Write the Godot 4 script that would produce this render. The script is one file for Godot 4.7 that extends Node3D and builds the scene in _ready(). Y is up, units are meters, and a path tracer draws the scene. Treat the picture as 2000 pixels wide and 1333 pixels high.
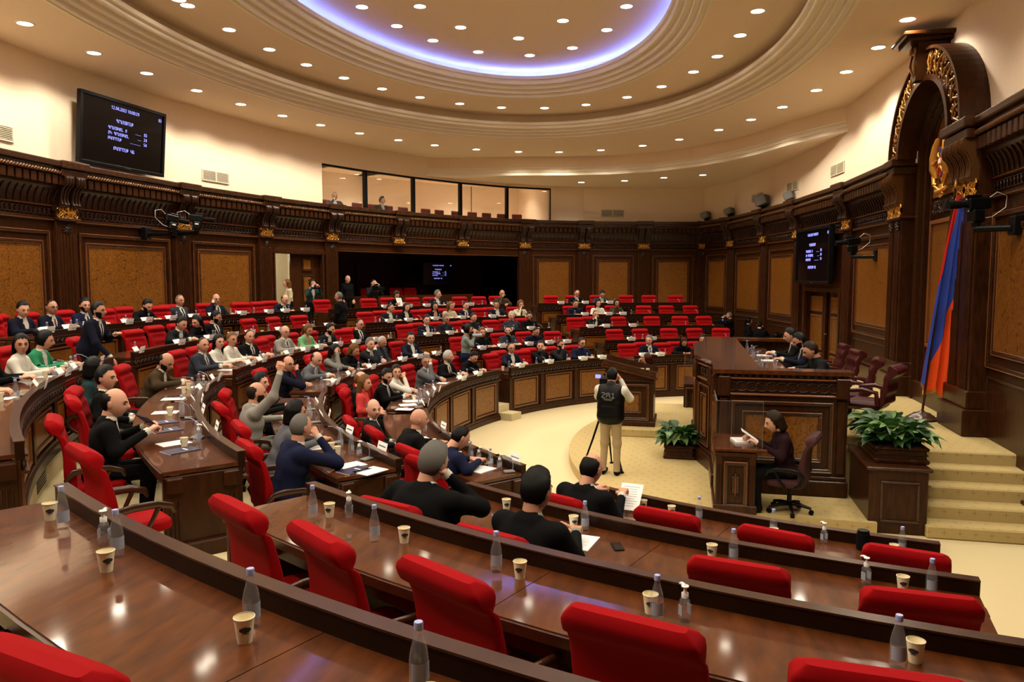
extends Node3D
# A parliament chamber. Origin: centre of the curved benches on the well floor; +x towards the presidium wall, +z towards the side the picture is taken from.
const ROW_R := [0.0, 8.207, 9.858, 11.46, 13.137, 14.675]      # radius of the front of each row of benches
const FLOOR_Y := [0.0, 0.337, 0.652, 0.96, 1.27, 1.617]        # carpet level of each row
const DESK_H := 0.785
const PARAPET_H := 0.872
const STAGE_Y := 0.875
const CEIL_1 := 8.1
const CEIL_2 := 8.75
const CEIL_3 := 9.45
const OVAL := Vector3(-7.6, 0, 0)
var M := {}
var taken := {}
var rng := RandomNumberGenerator.new()

class G:
	var v := PackedVector3Array()
	var n := PackedVector3Array()
	var ix := PackedInt32Array()
	func tri(a: Vector3, b: Vector3, c: Vector3, na: Vector3, nb: Vector3, nc: Vector3) -> void:
		var k := v.size()
		if (c - a).cross(b - a).dot(na + nb + nc) < 0.0:
			v.append_array([a, c, b]); n.append_array([na, nc, nb])
		else:
			v.append_array([a, b, c]); n.append_array([na, nb, nc])
		ix.append_array([k, k + 1, k + 2])
	func quadn(a: Vector3, b: Vector3, c: Vector3, d: Vector3, na: Vector3, nb: Vector3, nc: Vector3, nd: Vector3) -> void:
		tri(a, b, c, na, nb, nc); tri(a, c, d, na, nc, nd)
	func quad(a: Vector3, b: Vector3, c: Vector3, d: Vector3, out: Vector3) -> void:
		var nn := (c - a).cross(d - b).normalized()
		if nn.dot(out) < 0.0: nn = -nn
		quadn(a, b, c, d, nn, nn, nn, nn)
	func box(c: Vector3, s: Vector3, e := 0.0, b := Basis.IDENTITY) -> G:
		# a box; e is the width of its chamfered edges
		var h := s * 0.5
		e = minf(e, minf(h.x, minf(h.y, h.z)) * 0.9)
		var P := func(sx: float, sy: float, sz: float, ax: int) -> Vector3:
			var q := Vector3(sx * (h.x - (0.0 if ax == 0 else e)), sy * (h.y - (0.0 if ax == 1 else e)), sz * (h.z - (0.0 if ax == 2 else e)))
			return c + b * q
		for sg in [-1.0, 1.0]:
			quad(P.call(sg, -1, -1, 0), P.call(sg, 1, -1, 0), P.call(sg, 1, 1, 0), P.call(sg, -1, 1, 0), b * Vector3(sg, 0, 0))
			quad(P.call(-1, sg, -1, 1), P.call(1, sg, -1, 1), P.call(1, sg, 1, 1), P.call(-1, sg, 1, 1), b * Vector3(0, sg, 0))
			quad(P.call(-1, -1, sg, 2), P.call(1, -1, sg, 2), P.call(1, 1, sg, 2), P.call(-1, 1, sg, 2), b * Vector3(0, 0, sg))
		if e > 0.0:
			for s1 in [-1.0, 1.0]:
				for s2 in [-1.0, 1.0]:
					quad(P.call(s1, s2, -1, 0), P.call(s1, s2, 1, 0), P.call(s1, s2, 1, 1), P.call(s1, s2, -1, 1), b * Vector3(s1, s2, 0))
					quad(P.call(s1, -1, s2, 0), P.call(s1, 1, s2, 0), P.call(s1, 1, s2, 2), P.call(s1, -1, s2, 2), b * Vector3(s1, 0, s2))
					quad(P.call(-1, s1, s2, 1), P.call(1, s1, s2, 1), P.call(1, s1, s2, 2), P.call(-1, s1, s2, 2), b * Vector3(0, s1, s2))
					for s3 in [-1.0, 1.0]:
						var o: Vector3 = (b * Vector3(s1, s2, s3)).normalized()
						tri(P.call(s1, s2, s3, 0), P.call(s1, s2, s3, 1), P.call(s1, s2, s3, 2), o, o, o)
		return self
	func sheet(R: Array, closed := false, out := Vector3.ZERO, flip := false) -> G:
		# smooth surface over rows of points; rows may close on themselves
		var h := R.size()
		var w: int = R[0].size()
		var N := []
		for i in h:
			var row := PackedVector3Array()
			for j in w:
				var i0: int = maxi(i - 1, 0); var i1: int = mini(i + 1, h - 1)
				var j0: int = posmod(j - 1, w) if closed else maxi(j - 1, 0)
				var j1: int = posmod(j + 1, w) if closed else mini(j + 1, w - 1)
				var d: Vector3 = (R[i1][j] - R[i0][j]).cross(R[i][j1] - R[i][j0])
				if d.length() < 1e-9:
					var k: int = 1 if i == 0 else h - 2
					d = (R[mini(k + 1, h - 1)][j] - R[maxi(k - 1, 0)][j]).cross(R[k][j1] - R[k][j0])
				d = d.normalized()
				row.append(-d if flip else d)
			N.append(row)
		for i in h - 1:
			for j in (w if closed else w - 1):
				var q: int = posmod(j + 1, w)
				quadn(R[i][j], R[i][q], R[i + 1][q], R[i + 1][j], N[i][j], N[i][q], N[i + 1][q], N[i + 1][j])
		return self
	func ring(c: Vector3, x: Vector3, y: Vector3, seg: int) -> PackedVector3Array:
		var o := PackedVector3Array()
		for j in seg:
			var a := TAU * j / seg
			o.append(c + x * cos(a) + y * sin(a))
		return o
	func cap(r: PackedVector3Array, out: Vector3) -> void:
		var c := Vector3.ZERO
		for p in r: c += p
		c /= r.size()
		for j in r.size():
			tri(c, r[j], r[(j + 1) % r.size()], out, out, out)
	func tube(pts: Array, rad, seg := 8, caps := true, flat := 1.0, up := Vector3.UP) -> G:
		# a round (or flattened) bar through points
		var R := []
		var m := pts.size()
		var last := Vector3.ZERO
		for i in m:
			var d: Vector3 = (pts[mini(i + 1, m - 1)] - pts[maxi(i - 1, 0)]).normalized()
			var u: Vector3 = up if i == 0 else last
			var x := d.cross(u)
			if x.length() < 0.05: x = d.cross(Vector3(0.3, 0.2, 0.9))
			x = x.normalized()
			var y := x.cross(d).normalized()
			last = y
			var r: float = rad[i] if rad is Array else rad
			R.append(ring(pts[i], x * r, y * r * flat, seg))
		sheet(R, true, Vector3.ZERO, orient(R))
		if caps:
			cap(R[0], (pts[0] - pts[1]).normalized()); cap(R[m - 1], (pts[m - 1] - pts[m - 2]).normalized())
		return self
	func orient(R: Array) -> bool:
		# whether a closed sheet's normals must be turned to face outwards
		var i: int = R.size() / 2
		var i0: int = maxi(i - 1, 0)
		var c := Vector3.ZERO
		for p in R[i]: c += p
		c /= R[i].size()
		var d: Vector3 = (R[i][0] - R[i0][0]).cross(R[i][1] - R[i][0]) if i > i0 else (R[i + 1][0] - R[i][0]).cross(R[i][1] - R[i][0])
		return d.dot(R[i][0] - c) < 0.0
	func lathe(prof: Array, seg := 16, at := Vector3.ZERO, sx := 1.0, sz := 1.0) -> G:
		# profile of Vector2(radius, height) turned about the vertical; repeat a point for a crease
		var part := [prof[0]]
		for i in range(1, prof.size() + 1):
			if i == prof.size() or prof[i].distance_to(prof[i - 1]) < 1e-7:
				if part.size() > 1:
					var R := []
					for p in part: R.append(ring(at + Vector3(0, p.y, 0), Vector3(p.x * sx, 0, 0), Vector3(0, 0, p.x * sz), seg))
					var d: Vector2 = part[1] - part[0]
					# profile runs bottom to top on the outside
					sheet(R, true, Vector3.ZERO, false)
				part = []
			if i < prof.size(): part.append(prof[i])
		return self
	func arc(r0: float, r1: float, a0: float, a1: float, y0: float, y1: float, seg := 0) -> G:
		# a curved block between two radii, two angles (degrees) and two heights
		if seg == 0: seg = maxi(1, int(absf(a1 - a0) * r1 * PI / 180.0 / 0.35))
		var P := func(r: float, a: float, y: float) -> Vector3: return Vector3(-r * cos(deg_to_rad(a)), y, -r * sin(deg_to_rad(a)))
		for i in seg:
			var b0 := lerpf(a0, a1, float(i) / seg); var b1 := lerpf(a0, a1, float(i + 1) / seg)
			var n0: Vector3 = P.call(1, b0, 0); var n1: Vector3 = P.call(1, b1, 0)
			quadn(P.call(r0, b0, y0), P.call(r0, b1, y0), P.call(r0, b1, y1), P.call(r0, b0, y1), -n0, -n1, -n1, -n0)
			quadn(P.call(r1, b0, y0), P.call(r1, b1, y0), P.call(r1, b1, y1), P.call(r1, b0, y1), n0, n1, n1, n0)
			quad(P.call(r0, b0, y1), P.call(r0, b1, y1), P.call(r1, b1, y1), P.call(r1, b0, y1), Vector3.UP)
			quad(P.call(r0, b0, y0), P.call(r0, b1, y0), P.call(r1, b1, y0), P.call(r1, b0, y0), Vector3.DOWN)
		for e in [[a0, -1.0], [a1, 1.0]]:
			var a: float = e[0]
			var o := Vector3(sin(deg_to_rad(a)), 0, -cos(deg_to_rad(a))) * float(e[1])
			quad(P.call(r0, a, y0), P.call(r1, a, y0), P.call(r1, a, y1), P.call(r0, a, y1), o)
		return self
	func extrude(poly: PackedVector2Array, z0: float, z1: float, b := Transform3D.IDENTITY) -> G:
		# polygon in x-y, pulled from z0 to z1
		var t := Geometry2D.triangulate_polygon(poly)
		for z in [[z0, Vector3(0, 0, -1)], [z1, Vector3(0, 0, 1)]]:
			var zz: float = z[0]
			var o: Vector3 = b.basis * z[1] * signf(z1 - z0)
			for i in range(0, t.size(), 3):
				tri(b * Vector3(poly[t[i]].x, poly[t[i]].y, zz), b * Vector3(poly[t[i + 1]].x, poly[t[i + 1]].y, zz), b * Vector3(poly[t[i + 2]].x, poly[t[i + 2]].y, zz), o, o, o)
		var area := 0.0
		for i in poly.size(): area += poly[i].cross(poly[(i + 1) % poly.size()])
		for i in poly.size():
			var p := poly[i]; var q := poly[(i + 1) % poly.size()]
			var d := Vector2(q.y - p.y, p.x - q.x) * signf(area)
			quad(b * Vector3(p.x, p.y, z0), b * Vector3(q.x, q.y, z0), b * Vector3(q.x, q.y, z1), b * Vector3(p.x, p.y, z1), b.basis * Vector3(d.x, d.y, 0))
		return self
	func run(prof: PackedVector2Array, path: Array, closed := false) -> G:
		# a moulding: profile Vector2(inward, height) carried along points of a path; the inward side is to the left of travel
		var m := path.size()
		var R := []
		for i in m:
			var a: Vector3 = path[posmod(i - 1, m)] if closed or i > 0 else path[i]
			var c: Vector3 = path[(i + 1) % m] if closed or i < m - 1 else path[i]
			var d := (c - a); d.y = 0; d = d.normalized()
			var inw := Vector3(d.z, 0, -d.x)
			var row := PackedVector3Array()
			for p in prof: row.append(path[i] + inw * p.x + Vector3(0, p.y, 0))
			R.append(row)
		for i in (m if closed else m - 1):
			var q := (i + 1) % m
			for j in prof.size() - 1:
				var e := prof[j + 1] - prof[j]
				var on: Vector3 = R[i][j + 1] - R[i][j]
				var nn: Vector3 = on.cross(R[q][j] - R[i][j]).normalized()
				# profile goes from bottom to top, its face looks inwards
				var want: Vector3 = (R[i][j] - path[i]); want.y = 0
				var inw2 := Vector3((path[q] - path[i]).z, 0, -(path[q] - path[i]).x).normalized()
				var o := inw2 * e.y - Vector3.UP * e.x
				if nn.dot(o) < 0.0: nn = -nn
				quadn(R[i][j], R[q][j], R[q][j + 1], R[i][j + 1], nn, nn, nn, nn)
		return self
	func add(m: G, t: Transform3D) -> G:
		var k := v.size()
		var flip := t.basis.determinant() < 0.0
		for p in m.v: v.append(t * p)
		var nb := t.basis.inverse().transposed()
		for p in m.n: n.append((nb * p).normalized())
		if flip:
			for i in range(0, m.ix.size(), 3): ix.append_array([m.ix[i] + k, m.ix[i + 2] + k, m.ix[i + 1] + k])
		else:
			for i in m.ix: ix.append(i + k)
		return self
	func mesh() -> ArrayMesh:
		var a := []
		a.resize(Mesh.ARRAY_MAX)
		a[Mesh.ARRAY_VERTEX] = v; a[Mesh.ARRAY_NORMAL] = n; a[Mesh.ARRAY_INDEX] = ix
		var am := ArrayMesh.new()
		am.add_surface_from_arrays(Mesh.PRIMITIVE_TRIANGLES, a)
		return am

# ---------- naming and placing ----------
func numbered(called: String) -> String:
	var k: int = taken.get(called, 0)
	taken[called] = k + 1
	return called if k == 0 else "%s_%03d" % [called, k]
func tag(o: Node, label: String, category: String, group := "") -> Node:
	o.set_meta("label", label); o.set_meta("category", category)
	if group != "": o.set_meta("group", group)
	return o
func thing(called: String, label: String, category: String, at := Vector3.ZERO, turn := 0.0, group := "") -> Node3D:
	var o := Node3D.new()
	o.name = numbered(called); add_child(o)
	o.position = at; o.rotation.y = turn
	tag(o, label, category, group)
	return o
func part(called: String, g, m: Material, parent: Node3D, world := false) -> MeshInstance3D:
	# a named mesh under its thing; world: the shape was drawn in room coordinates
	var o := MeshInstance3D.new()
	o.name = called
	o.mesh = g.mesh() if g is G else g
	o.material_override = m
	parent.add_child(o, true)
	if world and parent != self: o.position = -parent.position
	return o
func struct(called: String, g, m: Material) -> MeshInstance3D:
	var o := part(numbered(called), g, m, self)
	o.set_meta("kind", "structure")
	return o
func struct_root(called: String, at := Vector3.ZERO) -> Node3D:
	var o := Node3D.new()
	o.name = called; add_child(o); o.position = at
	o.set_meta("kind", "structure")
	return o
func copy(src: Node3D, at: Vector3, turn: float, label := "", group := "") -> Node3D:
	var o: Node3D = src.duplicate()
	o.name = numbered(String(src.get_meta("stem", src.name)))
	add_child(o)
	o.position = at; o.rotation = Vector3(0, turn, 0)
	if label != "": o.set_meta("label", label)
	if group != "": o.set_meta("group", group)
	return o
func pol(r: float, a: float, y := 0.0) -> Vector3:
	return Vector3(-r * cos(deg_to_rad(a)), y, -r * sin(deg_to_rad(a)))
func face_in(p: Vector3) -> float:
	return atan2(p.x, p.z)
func inst(called: String, m: Mesh, mat: Material, parent: Node3D, t: Transform3D) -> MeshInstance3D:
	var o := MeshInstance3D.new()
	o.name = called; o.mesh = m; o.material_override = mat; o.transform = t
	parent.add_child(o, true)
	return o

# ---------- materials ----------
func noise_tex(freq: float, seed_: int, ramp: Array, size := 512, kind := FastNoiseLite.TYPE_SIMPLEX, oct := 4, normal := false) -> NoiseTexture2D:
	var f := FastNoiseLite.new()
	f.noise_type = kind; f.frequency = freq; f.seed = seed_; f.fractal_octaves = oct
	var t := NoiseTexture2D.new()
	t.width = size; t.height = size; t.seamless = true; t.noise = f; t.as_normal_map = normal
	if ramp.size() > 0:
		var gr := Gradient.new()
		gr.offsets = PackedFloat32Array(); gr.colors = PackedColorArray()
		var offs := PackedFloat32Array(); var cols := PackedColorArray()
		for i in ramp.size():
			offs.append(float(i) / (ramp.size() - 1)); cols.append(ramp[i])
		gr.offsets = offs; gr.colors = cols
		t.color_ramp = gr
	return t
func mat(c: Color, rough := 0.6, metal := 0.0) -> StandardMaterial3D:
	var m := StandardMaterial3D.new()
	m.albedo_color = c; m.roughness = rough; m.metallic = metal
	return m
func tex_mat(t: Texture2D, rough: float, scale: Vector3, tint := Color.WHITE) -> StandardMaterial3D:
	var m := mat(tint, rough)
	m.albedo_texture = t; m.uv1_triplanar = true; m.uv1_world_triplanar = true; m.uv1_scale = scale
	return m
func make_materials() -> void:
	var dark := [Color(0.16, 0.083, 0.034), Color(0.215, 0.113, 0.048), Color(0.265, 0.14, 0.06)]
	M.wood = tex_mat(noise_tex(0.012, 3, dark, 512), 0.28, Vector3(2.2, 0.35, 2.2))
	M.wood.metallic_specular = 0.32
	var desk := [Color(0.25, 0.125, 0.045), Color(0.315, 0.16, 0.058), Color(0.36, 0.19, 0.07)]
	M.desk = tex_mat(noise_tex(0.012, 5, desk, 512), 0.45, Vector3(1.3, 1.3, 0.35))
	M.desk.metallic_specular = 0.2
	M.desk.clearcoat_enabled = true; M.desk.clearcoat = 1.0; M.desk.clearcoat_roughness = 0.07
	M.trim = tex_mat(noise_tex(0.012, 9, [Color(0.19, 0.1, 0.044), Color(0.26, 0.14, 0.062)], 256), 0.26, Vector3(2, 2, 2))
	M.edge = mat(Color(0.46, 0.28, 0.14), 0.28)  # lighter brown: the highlight along bead edges is painted into this colour
	M.carve = mat(Color(0.17, 0.085, 0.042), 0.3)
	M.burl = tex_mat(noise_tex(0.02, 21, [Color(0.2, 0.11, 0.028), Color(0.36, 0.215, 0.06), Color(0.52, 0.325, 0.1), Color(0.38, 0.225, 0.06), Color(0.58, 0.38, 0.13)], 512, FastNoiseLite.TYPE_SIMPLEX_SMOOTH, 6), 0.3, Vector3(0.8, 0.8, 0.8))
	M.gold = mat(Color(0.86, 0.63, 0.27), 0.34, 0.75)
	M.oldgold = mat(Color(0.58, 0.4, 0.17), 0.36, 0.65)
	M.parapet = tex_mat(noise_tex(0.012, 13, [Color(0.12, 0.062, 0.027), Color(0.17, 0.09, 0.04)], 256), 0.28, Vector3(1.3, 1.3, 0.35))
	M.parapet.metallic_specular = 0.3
	M.bronze = mat(Color(0.36, 0.225, 0.1), 0.32, 0.35)
	M.wall = tex_mat(noise_tex(0.05, 31, [Color(0.925, 0.84, 0.73), Color(0.94, 0.86, 0.75)], 256), 0.85, Vector3(0.6, 0.6, 0.6))
	M.ceil = M.wall
	M.plaster = mat(Color(0.94, 0.9, 0.81), 0.5)
	M.carpet = tex_mat(noise_tex(0.2, 41, [Color(0.76, 0.7, 0.53), Color(0.81, 0.75, 0.58)], 256), 0.95, Vector3(2.4, 2.4, 2.4))
	M.riser = tex_mat(noise_tex(0.2, 42, [Color(0.74, 0.68, 0.52), Color(0.79, 0.73, 0.57)], 256), 0.95, Vector3(2.4, 2.4, 2.4))
	# woven carpet with rows of small darker motifs
	var im := Image.create(256, 256, false, Image.FORMAT_RGB8)
	var r2 := RandomNumberGenerator.new(); r2.seed = 5
	for y in 256:
		for x in 256:
			var k := r2.randf_range(-0.025, 0.025)
			im.set_pixel(x, y, Color(0.7 + k, 0.62 + k, 0.41 + k))
	for j in 4:
		for i in 4:
			var cx := i * 64 + (32 if j % 2 else 0); var cy := j * 64 + 32
			for a in range(-14, 15):
				for b in range(-14, 15):
					var d := absf(a) + absf(b)
					if (d < 7) or (d > 10 and d < 14 and (absf(a) < 3 or absf(b) < 3)):
						var px := posmod(cx + a, 256); var py := posmod(cy + b, 256)
						var o := im.get_pixel(px, py)
						im.set_pixel(px, py, o.lerp(Color(0.56, 0.43, 0.2), 0.6))
	im.generate_mipmaps()
	M.pattern = tex_mat(ImageTexture.create_from_image(im), 0.95, Vector3(1.35, 1.35, 1.35))
	M.red = mat(Color(0.6, 0.004, 0.03), 0.85)
	M.red.metallic_specular = 0.25
	M.red.albedo_texture = noise_tex(0.25, 51, [Color(0.86, 0.86, 0.86), Color(1, 1, 1)], 256)
	M.red.uv1_triplanar = true; M.red.uv1_scale = Vector3(6, 6, 6)
	M.leather = mat(Color(0.24, 0.035, 0.04), 0.35)
	M.black = mat(Color(0.025, 0.025, 0.027), 0.42); M.black.metallic_specular = 0.3
	M.rubber = mat(Color(0.03, 0.03, 0.03), 0.8); M.rubber.metallic_specular = 0.25
	M.steel = mat(Color(0.55, 0.55, 0.56), 0.3, 0.9)
	M.white = mat(Color(0.9, 0.9, 0.88), 0.5)
	M.paper = mat(Color(0.92, 0.92, 0.91), 0.8)
	M.ink = mat(Color(0.25, 0.26, 0.3), 0.7)
	M.cup = mat(Color(0.93, 0.89, 0.76), 0.55)
	M.print = mat(Color(0.2, 0.21, 0.2), 0.6)
	M.navy = mat(Color(0.11, 0.1, 0.25), 0.45)
	M.bottlecap = mat(Color(0.62, 0.66, 0.84), 0.4)
	M.label = mat(Color(0.6, 0.62, 0.68), 0.5)
	M.grey = mat(Color(0.45, 0.45, 0.43), 0.6)
	M.vent = mat(Color(0.86, 0.82, 0.72), 0.5)
	M.water = mat(Color(0.88, 0.92, 0.95, 0.07), 0.04)
	M.water.transparency = BaseMaterial3D.TRANSPARENCY_ALPHA
	M.glass = mat(Color(0.5, 0.56, 0.54, 0.02), 0.02)
	M.glass.transparency = BaseMaterial3D.TRANSPARENCY_ALPHA
	M.gallery_seat = mat(Color(0.45, 0.07, 0.08), 0.7)
	M.screen = mat(Color(0.012, 0.012, 0.016), 0.12)
	M.screen.emission_enabled = true; M.screen.emission = Color(0.1, 0.1, 0.16); M.screen.emission_energy_multiplier = 0.05
	M.screen_text = mat(Color(0.1, 0.1, 0.2), 0.4)
	M.screen_text.emission_enabled = true; M.screen_text.emission = Color(0.6, 0.6, 1.0); M.screen_text.emission_energy_multiplier = 1.6
	M.lamp = mat(Color(1, 0.97, 0.88), 0.4)
	M.lamp.emission_enabled = true; M.lamp.emission = Color(1.0, 0.95, 0.85); M.lamp.emission_energy_multiplier = 20.0
	M.blue = mat(Color(0.7, 0.75, 1.0), 0.4)
	M.blue.emission_enabled = true; M.blue.emission = Color(0.36, 0.45, 1.0); M.blue.emission_energy_multiplier = 0.8
	M.leaf = mat(Color(0.1, 0.25, 0.075), 0.5)
	M.leaf.backlight_enabled = true; M.leaf.backlight = Color(0.1, 0.2, 0.05)
	M.leaf2 = mat(Color(0.4, 0.52, 0.3), 0.5)
	M.leaf2.backlight_enabled = true; M.leaf2.backlight = Color(0.1, 0.2, 0.05)
	M.soil = mat(Color(0.06, 0.04, 0.03), 0.9)
# ---------- the room ----------
const BACK := [[-16.88, 0.70], [-16.78, -3.14], [-16.27, -6.43], [-15.47, -9.32], [-14.18, -12.27], [-12.47, -15.01], [-10.34, -17.33], [-7.94, -18.77], [-5.37, -19.66], [-2.75, -20.3]]
const FRONT := [[-2.75, -20.3], [-1.56, -17.98], [-0.57, -14.57], [0.17, -11.34], [0.86, -7.0]]
const NEAR_BACK := [[-16.45, 4.6], [-15.3, 8.8], [-13.3, 12.9], [-10.4, 16.6], [-6.6, 19.2], [-2.6, 20.3]]
const NEAR_FRONT := [[1.22, 5.0], [0.86, 9.2], [0.0, 13.2], [-1.2, 17.0], [-2.6, 20.3]]
func p2(a, y := 0.0) -> Vector3: return Vector3(a[0], y, a[1])
func oval(ax: float, az: float, y: float, seg := 120) -> Array:
	# counter-clockwise as seen from above, so that the inside is on the left
	var o := []
	for i in seg:
		var t := -TAU * i / seg
		o.append(OVAL + Vector3(ax * cos(t), y, az * sin(t)))
	return o
func oval_band(g: G, a0: float, b0: float, a1: float, b1: float, y: float, seg := 120) -> void:
	for i in seg:
		var t := TAU * i / seg; var u := TAU * (i + 1) / seg
		g.quad(OVAL + Vector3(a0 * cos(t), y, b0 * sin(t)), OVAL + Vector3(a0 * cos(u), y, b0 * sin(u)), OVAL + Vector3(a1 * cos(u), y, b1 * sin(u)), OVAL + Vector3(a1 * cos(t), y, b1 * sin(t)), Vector3.DOWN)
func stepped(ins: float, up: float, n: int, lip: float) -> PackedVector2Array:
	# a stepped plaster moulding that climbs inwards, small rounds between the steps
	var o := PackedVector2Array([Vector2(-0.02, 0.05), Vector2(-0.02, -0.03), Vector2(0.05, -0.03), Vector2(0.05, 0.0)])
	for i in n:
		var x := 0.05 + (ins - 0.05) * i / n; var y := up * i / n
		var dx := (ins - 0.05) / n; var dy := up / n
		o.append_array([Vector2(x + dx * 0.5, y), Vector2(x + dx * 0.5, y - dy * 0.35), Vector2(x + dx * 0.78, y - dy * 0.35), Vector2(x + dx * 0.9, y - dy * 0.1), Vector2(x + dx * 0.9, y + dy), Vector2(x + dx, y + dy)])
	o.append_array([Vector2(ins + lip, up), Vector2(ins + lip, up + 0.09)])
	return o
func build_ceiling() -> void:
	var g := G.new()
	oval_band(g, 24, 30, 6.93, 10.68, CEIL_1)
	struct("ceiling", g, M.ceil)
	var roof := G.new()
	roof.box(Vector3(-7.6, CEIL_3 + 0.6, 0), Vector3(30, 0.2, 46))
	struct("ceiling", roof, M.ceil)
	g = G.new(); g.run(stepped(0.62, 0.3, 4, 0.06), oval(6.93, 10.68, CEIL_1), true)
	struct("trim", g, M.plaster)
	g = G.new(); g.run(PackedVector2Array([Vector2(0.0, 0.3), Vector2(0.0, 0.66)]), oval(6.55, 10.3, CEIL_1), true)
	oval_band(g, 6.56, 10.31, 4.55, 7.77, CEIL_2)
	struct("ceiling", g, M.ceil)
	g = G.new(); g.run(stepped(0.6, 0.38, 4, 0.05), oval(4.55, 7.77, CEIL_2), true)
	struct("trim", g, M.plaster)
	g = G.new()
	g.run(PackedVector2Array([Vector2(0.0, 0.36), Vector2(-0.4, 0.36), Vector2(-0.4, 0.7)]), oval(3.95, 7.17, CEIL_2), true)
	struct("trim", g, M.plaster)
	g = G.new()
	oval_band(g, 4.4, 7.6, 0.01, 0.01, CEIL_3)
	struct("ceiling", g, M.ceil)
	# blue light strip lying in the cove
	g = G.new(); g.run(PackedVector2Array([Vector2(0.06, 0.372), Vector2(0.06, 0.4), Vector2(0.0, 0.4)]), oval(4.2, 7.42, CEIL_2), true)
	tag(part("light_strip", g, M.blue, self), "blue glowing light strip in the oval ceiling cove", "light strip")
	for i in 32:
		var t := TAU * (i + 0.5) / 32
		var l := AreaLight3D.new()
		l.name = "cove_light"; l.light_color = Color(0.36, 0.45, 1.0); l.light_energy = BLUE_E; l.shadow_enabled = true; l.area_range = 30.0
		var tang := Vector3(-4.15 * sin(t), 0, 7.37 * cos(t))
		l.area_size = Vector2(tang.length() * TAU / 32, 0.05)
		add_child(l, true)
		var x := tang.normalized()
		l.transform = Transform3D(Basis(x, x.cross(Vector3.DOWN) * -1.0, Vector3.DOWN), OVAL + Vector3(4.15 * cos(t), CEIL_2 + 0.42, 7.37 * sin(t)))
	# lowered soffit over the far end of the benches
	var edge := [[-13.6, -13.6], [-12.6, -14.0], [-11.4, -14.15], [-10.05, -14.0], [-9.1, -14.45], [-8.2, -14.7], [-6.4, -14.8], [-4.65, -14.4], [-3.3, -13.6], [-2.15, -12.5], [-1.2, -11.1], [-0.53, -9.7], [0.25, -8.4], [0.9, -7.6]]
	edge[3] = [-10.2, -14.25]
	var poly := PackedVector2Array()
	for e in edge: poly.append(Vector2(e[0], e[1]))
	for e in [[1.0, -12.0], [-0.4, -16.5], [-2.4, -20.9], [-7.0, -20.2], [-11.5, -17.8]]: poly.append(Vector2(e[0], e[1]))
	g = G.new()
	g.extrude(poly, 0.0, 0.72, Transform3D(Basis(Vector3(1, 0, 0), Vector3(0, 0, 1), Vector3(0, 1, 0)), Vector3(0, 7.4, 0)))
	struct("ceiling", g, M.wall)
	var path := []
	for e in edge: path.append(Vector3(e[0], 7.38, e[1]))
	path.reverse()
	g = G.new()
	g.run(PackedVector2Array([Vector2(-0.15, 0.0), Vector2(0.1, 0.0), Vector2(0.1, 0.05), Vector2(0.07, 0.06), Vector2(0.07, 0.12), Vector2(0.11, 0.13), Vector2(0.11, 0.18), Vector2(0.06, 0.19), Vector2(0.06, 0.25), Vector2(0.09, 0.26), Vector2(0.09, 0.3), Vector2(0.0, 0.31)]), path)
	struct("trim", g, M.plaster)
func downlight(at: Vector3, energy: float, where: String, grp: String, ang := 60.0) -> void:
	if lamp_mesh == null:
		lamp_mesh = G.new().lathe([Vector2(0.13, -0.012), Vector2(0.155, -0.012), Vector2(0.165, 0.0), Vector2(0.165, 0.012)], 18).mesh()
		var d := G.new(); d.lathe([Vector2(0.001, -0.006), Vector2(0.132, -0.006)], 18); glow_mesh = d.mesh()
		for i in 0: pass
	var t := thing("ceiling_downlight", "round white recessed downlight in the " + where, "downlight", at, 0, grp)
	inst("rim", lamp_mesh, M.white, t, Transform3D.IDENTITY)
	inst("diffuser", glow_mesh, M.lamp, t, Transform3D.IDENTITY)
	var l := SpotLight3D.new()
	l.name = "lamp"; l.light_color = LAMP_C; l.light_energy = energy; l.light_size = 0.12; l.shadow_enabled = true
	l.spot_range = 40.0; l.spot_attenuation = 2.0; l.spot_angle = ang; l.spot_angle_attenuation = 0.45
	t.add_child(l, true); l.position = Vector3(0, -0.03, 0); l.rotation.x = -PI / 2
var lamp_mesh: Mesh
var glow_mesh: Mesh
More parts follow.
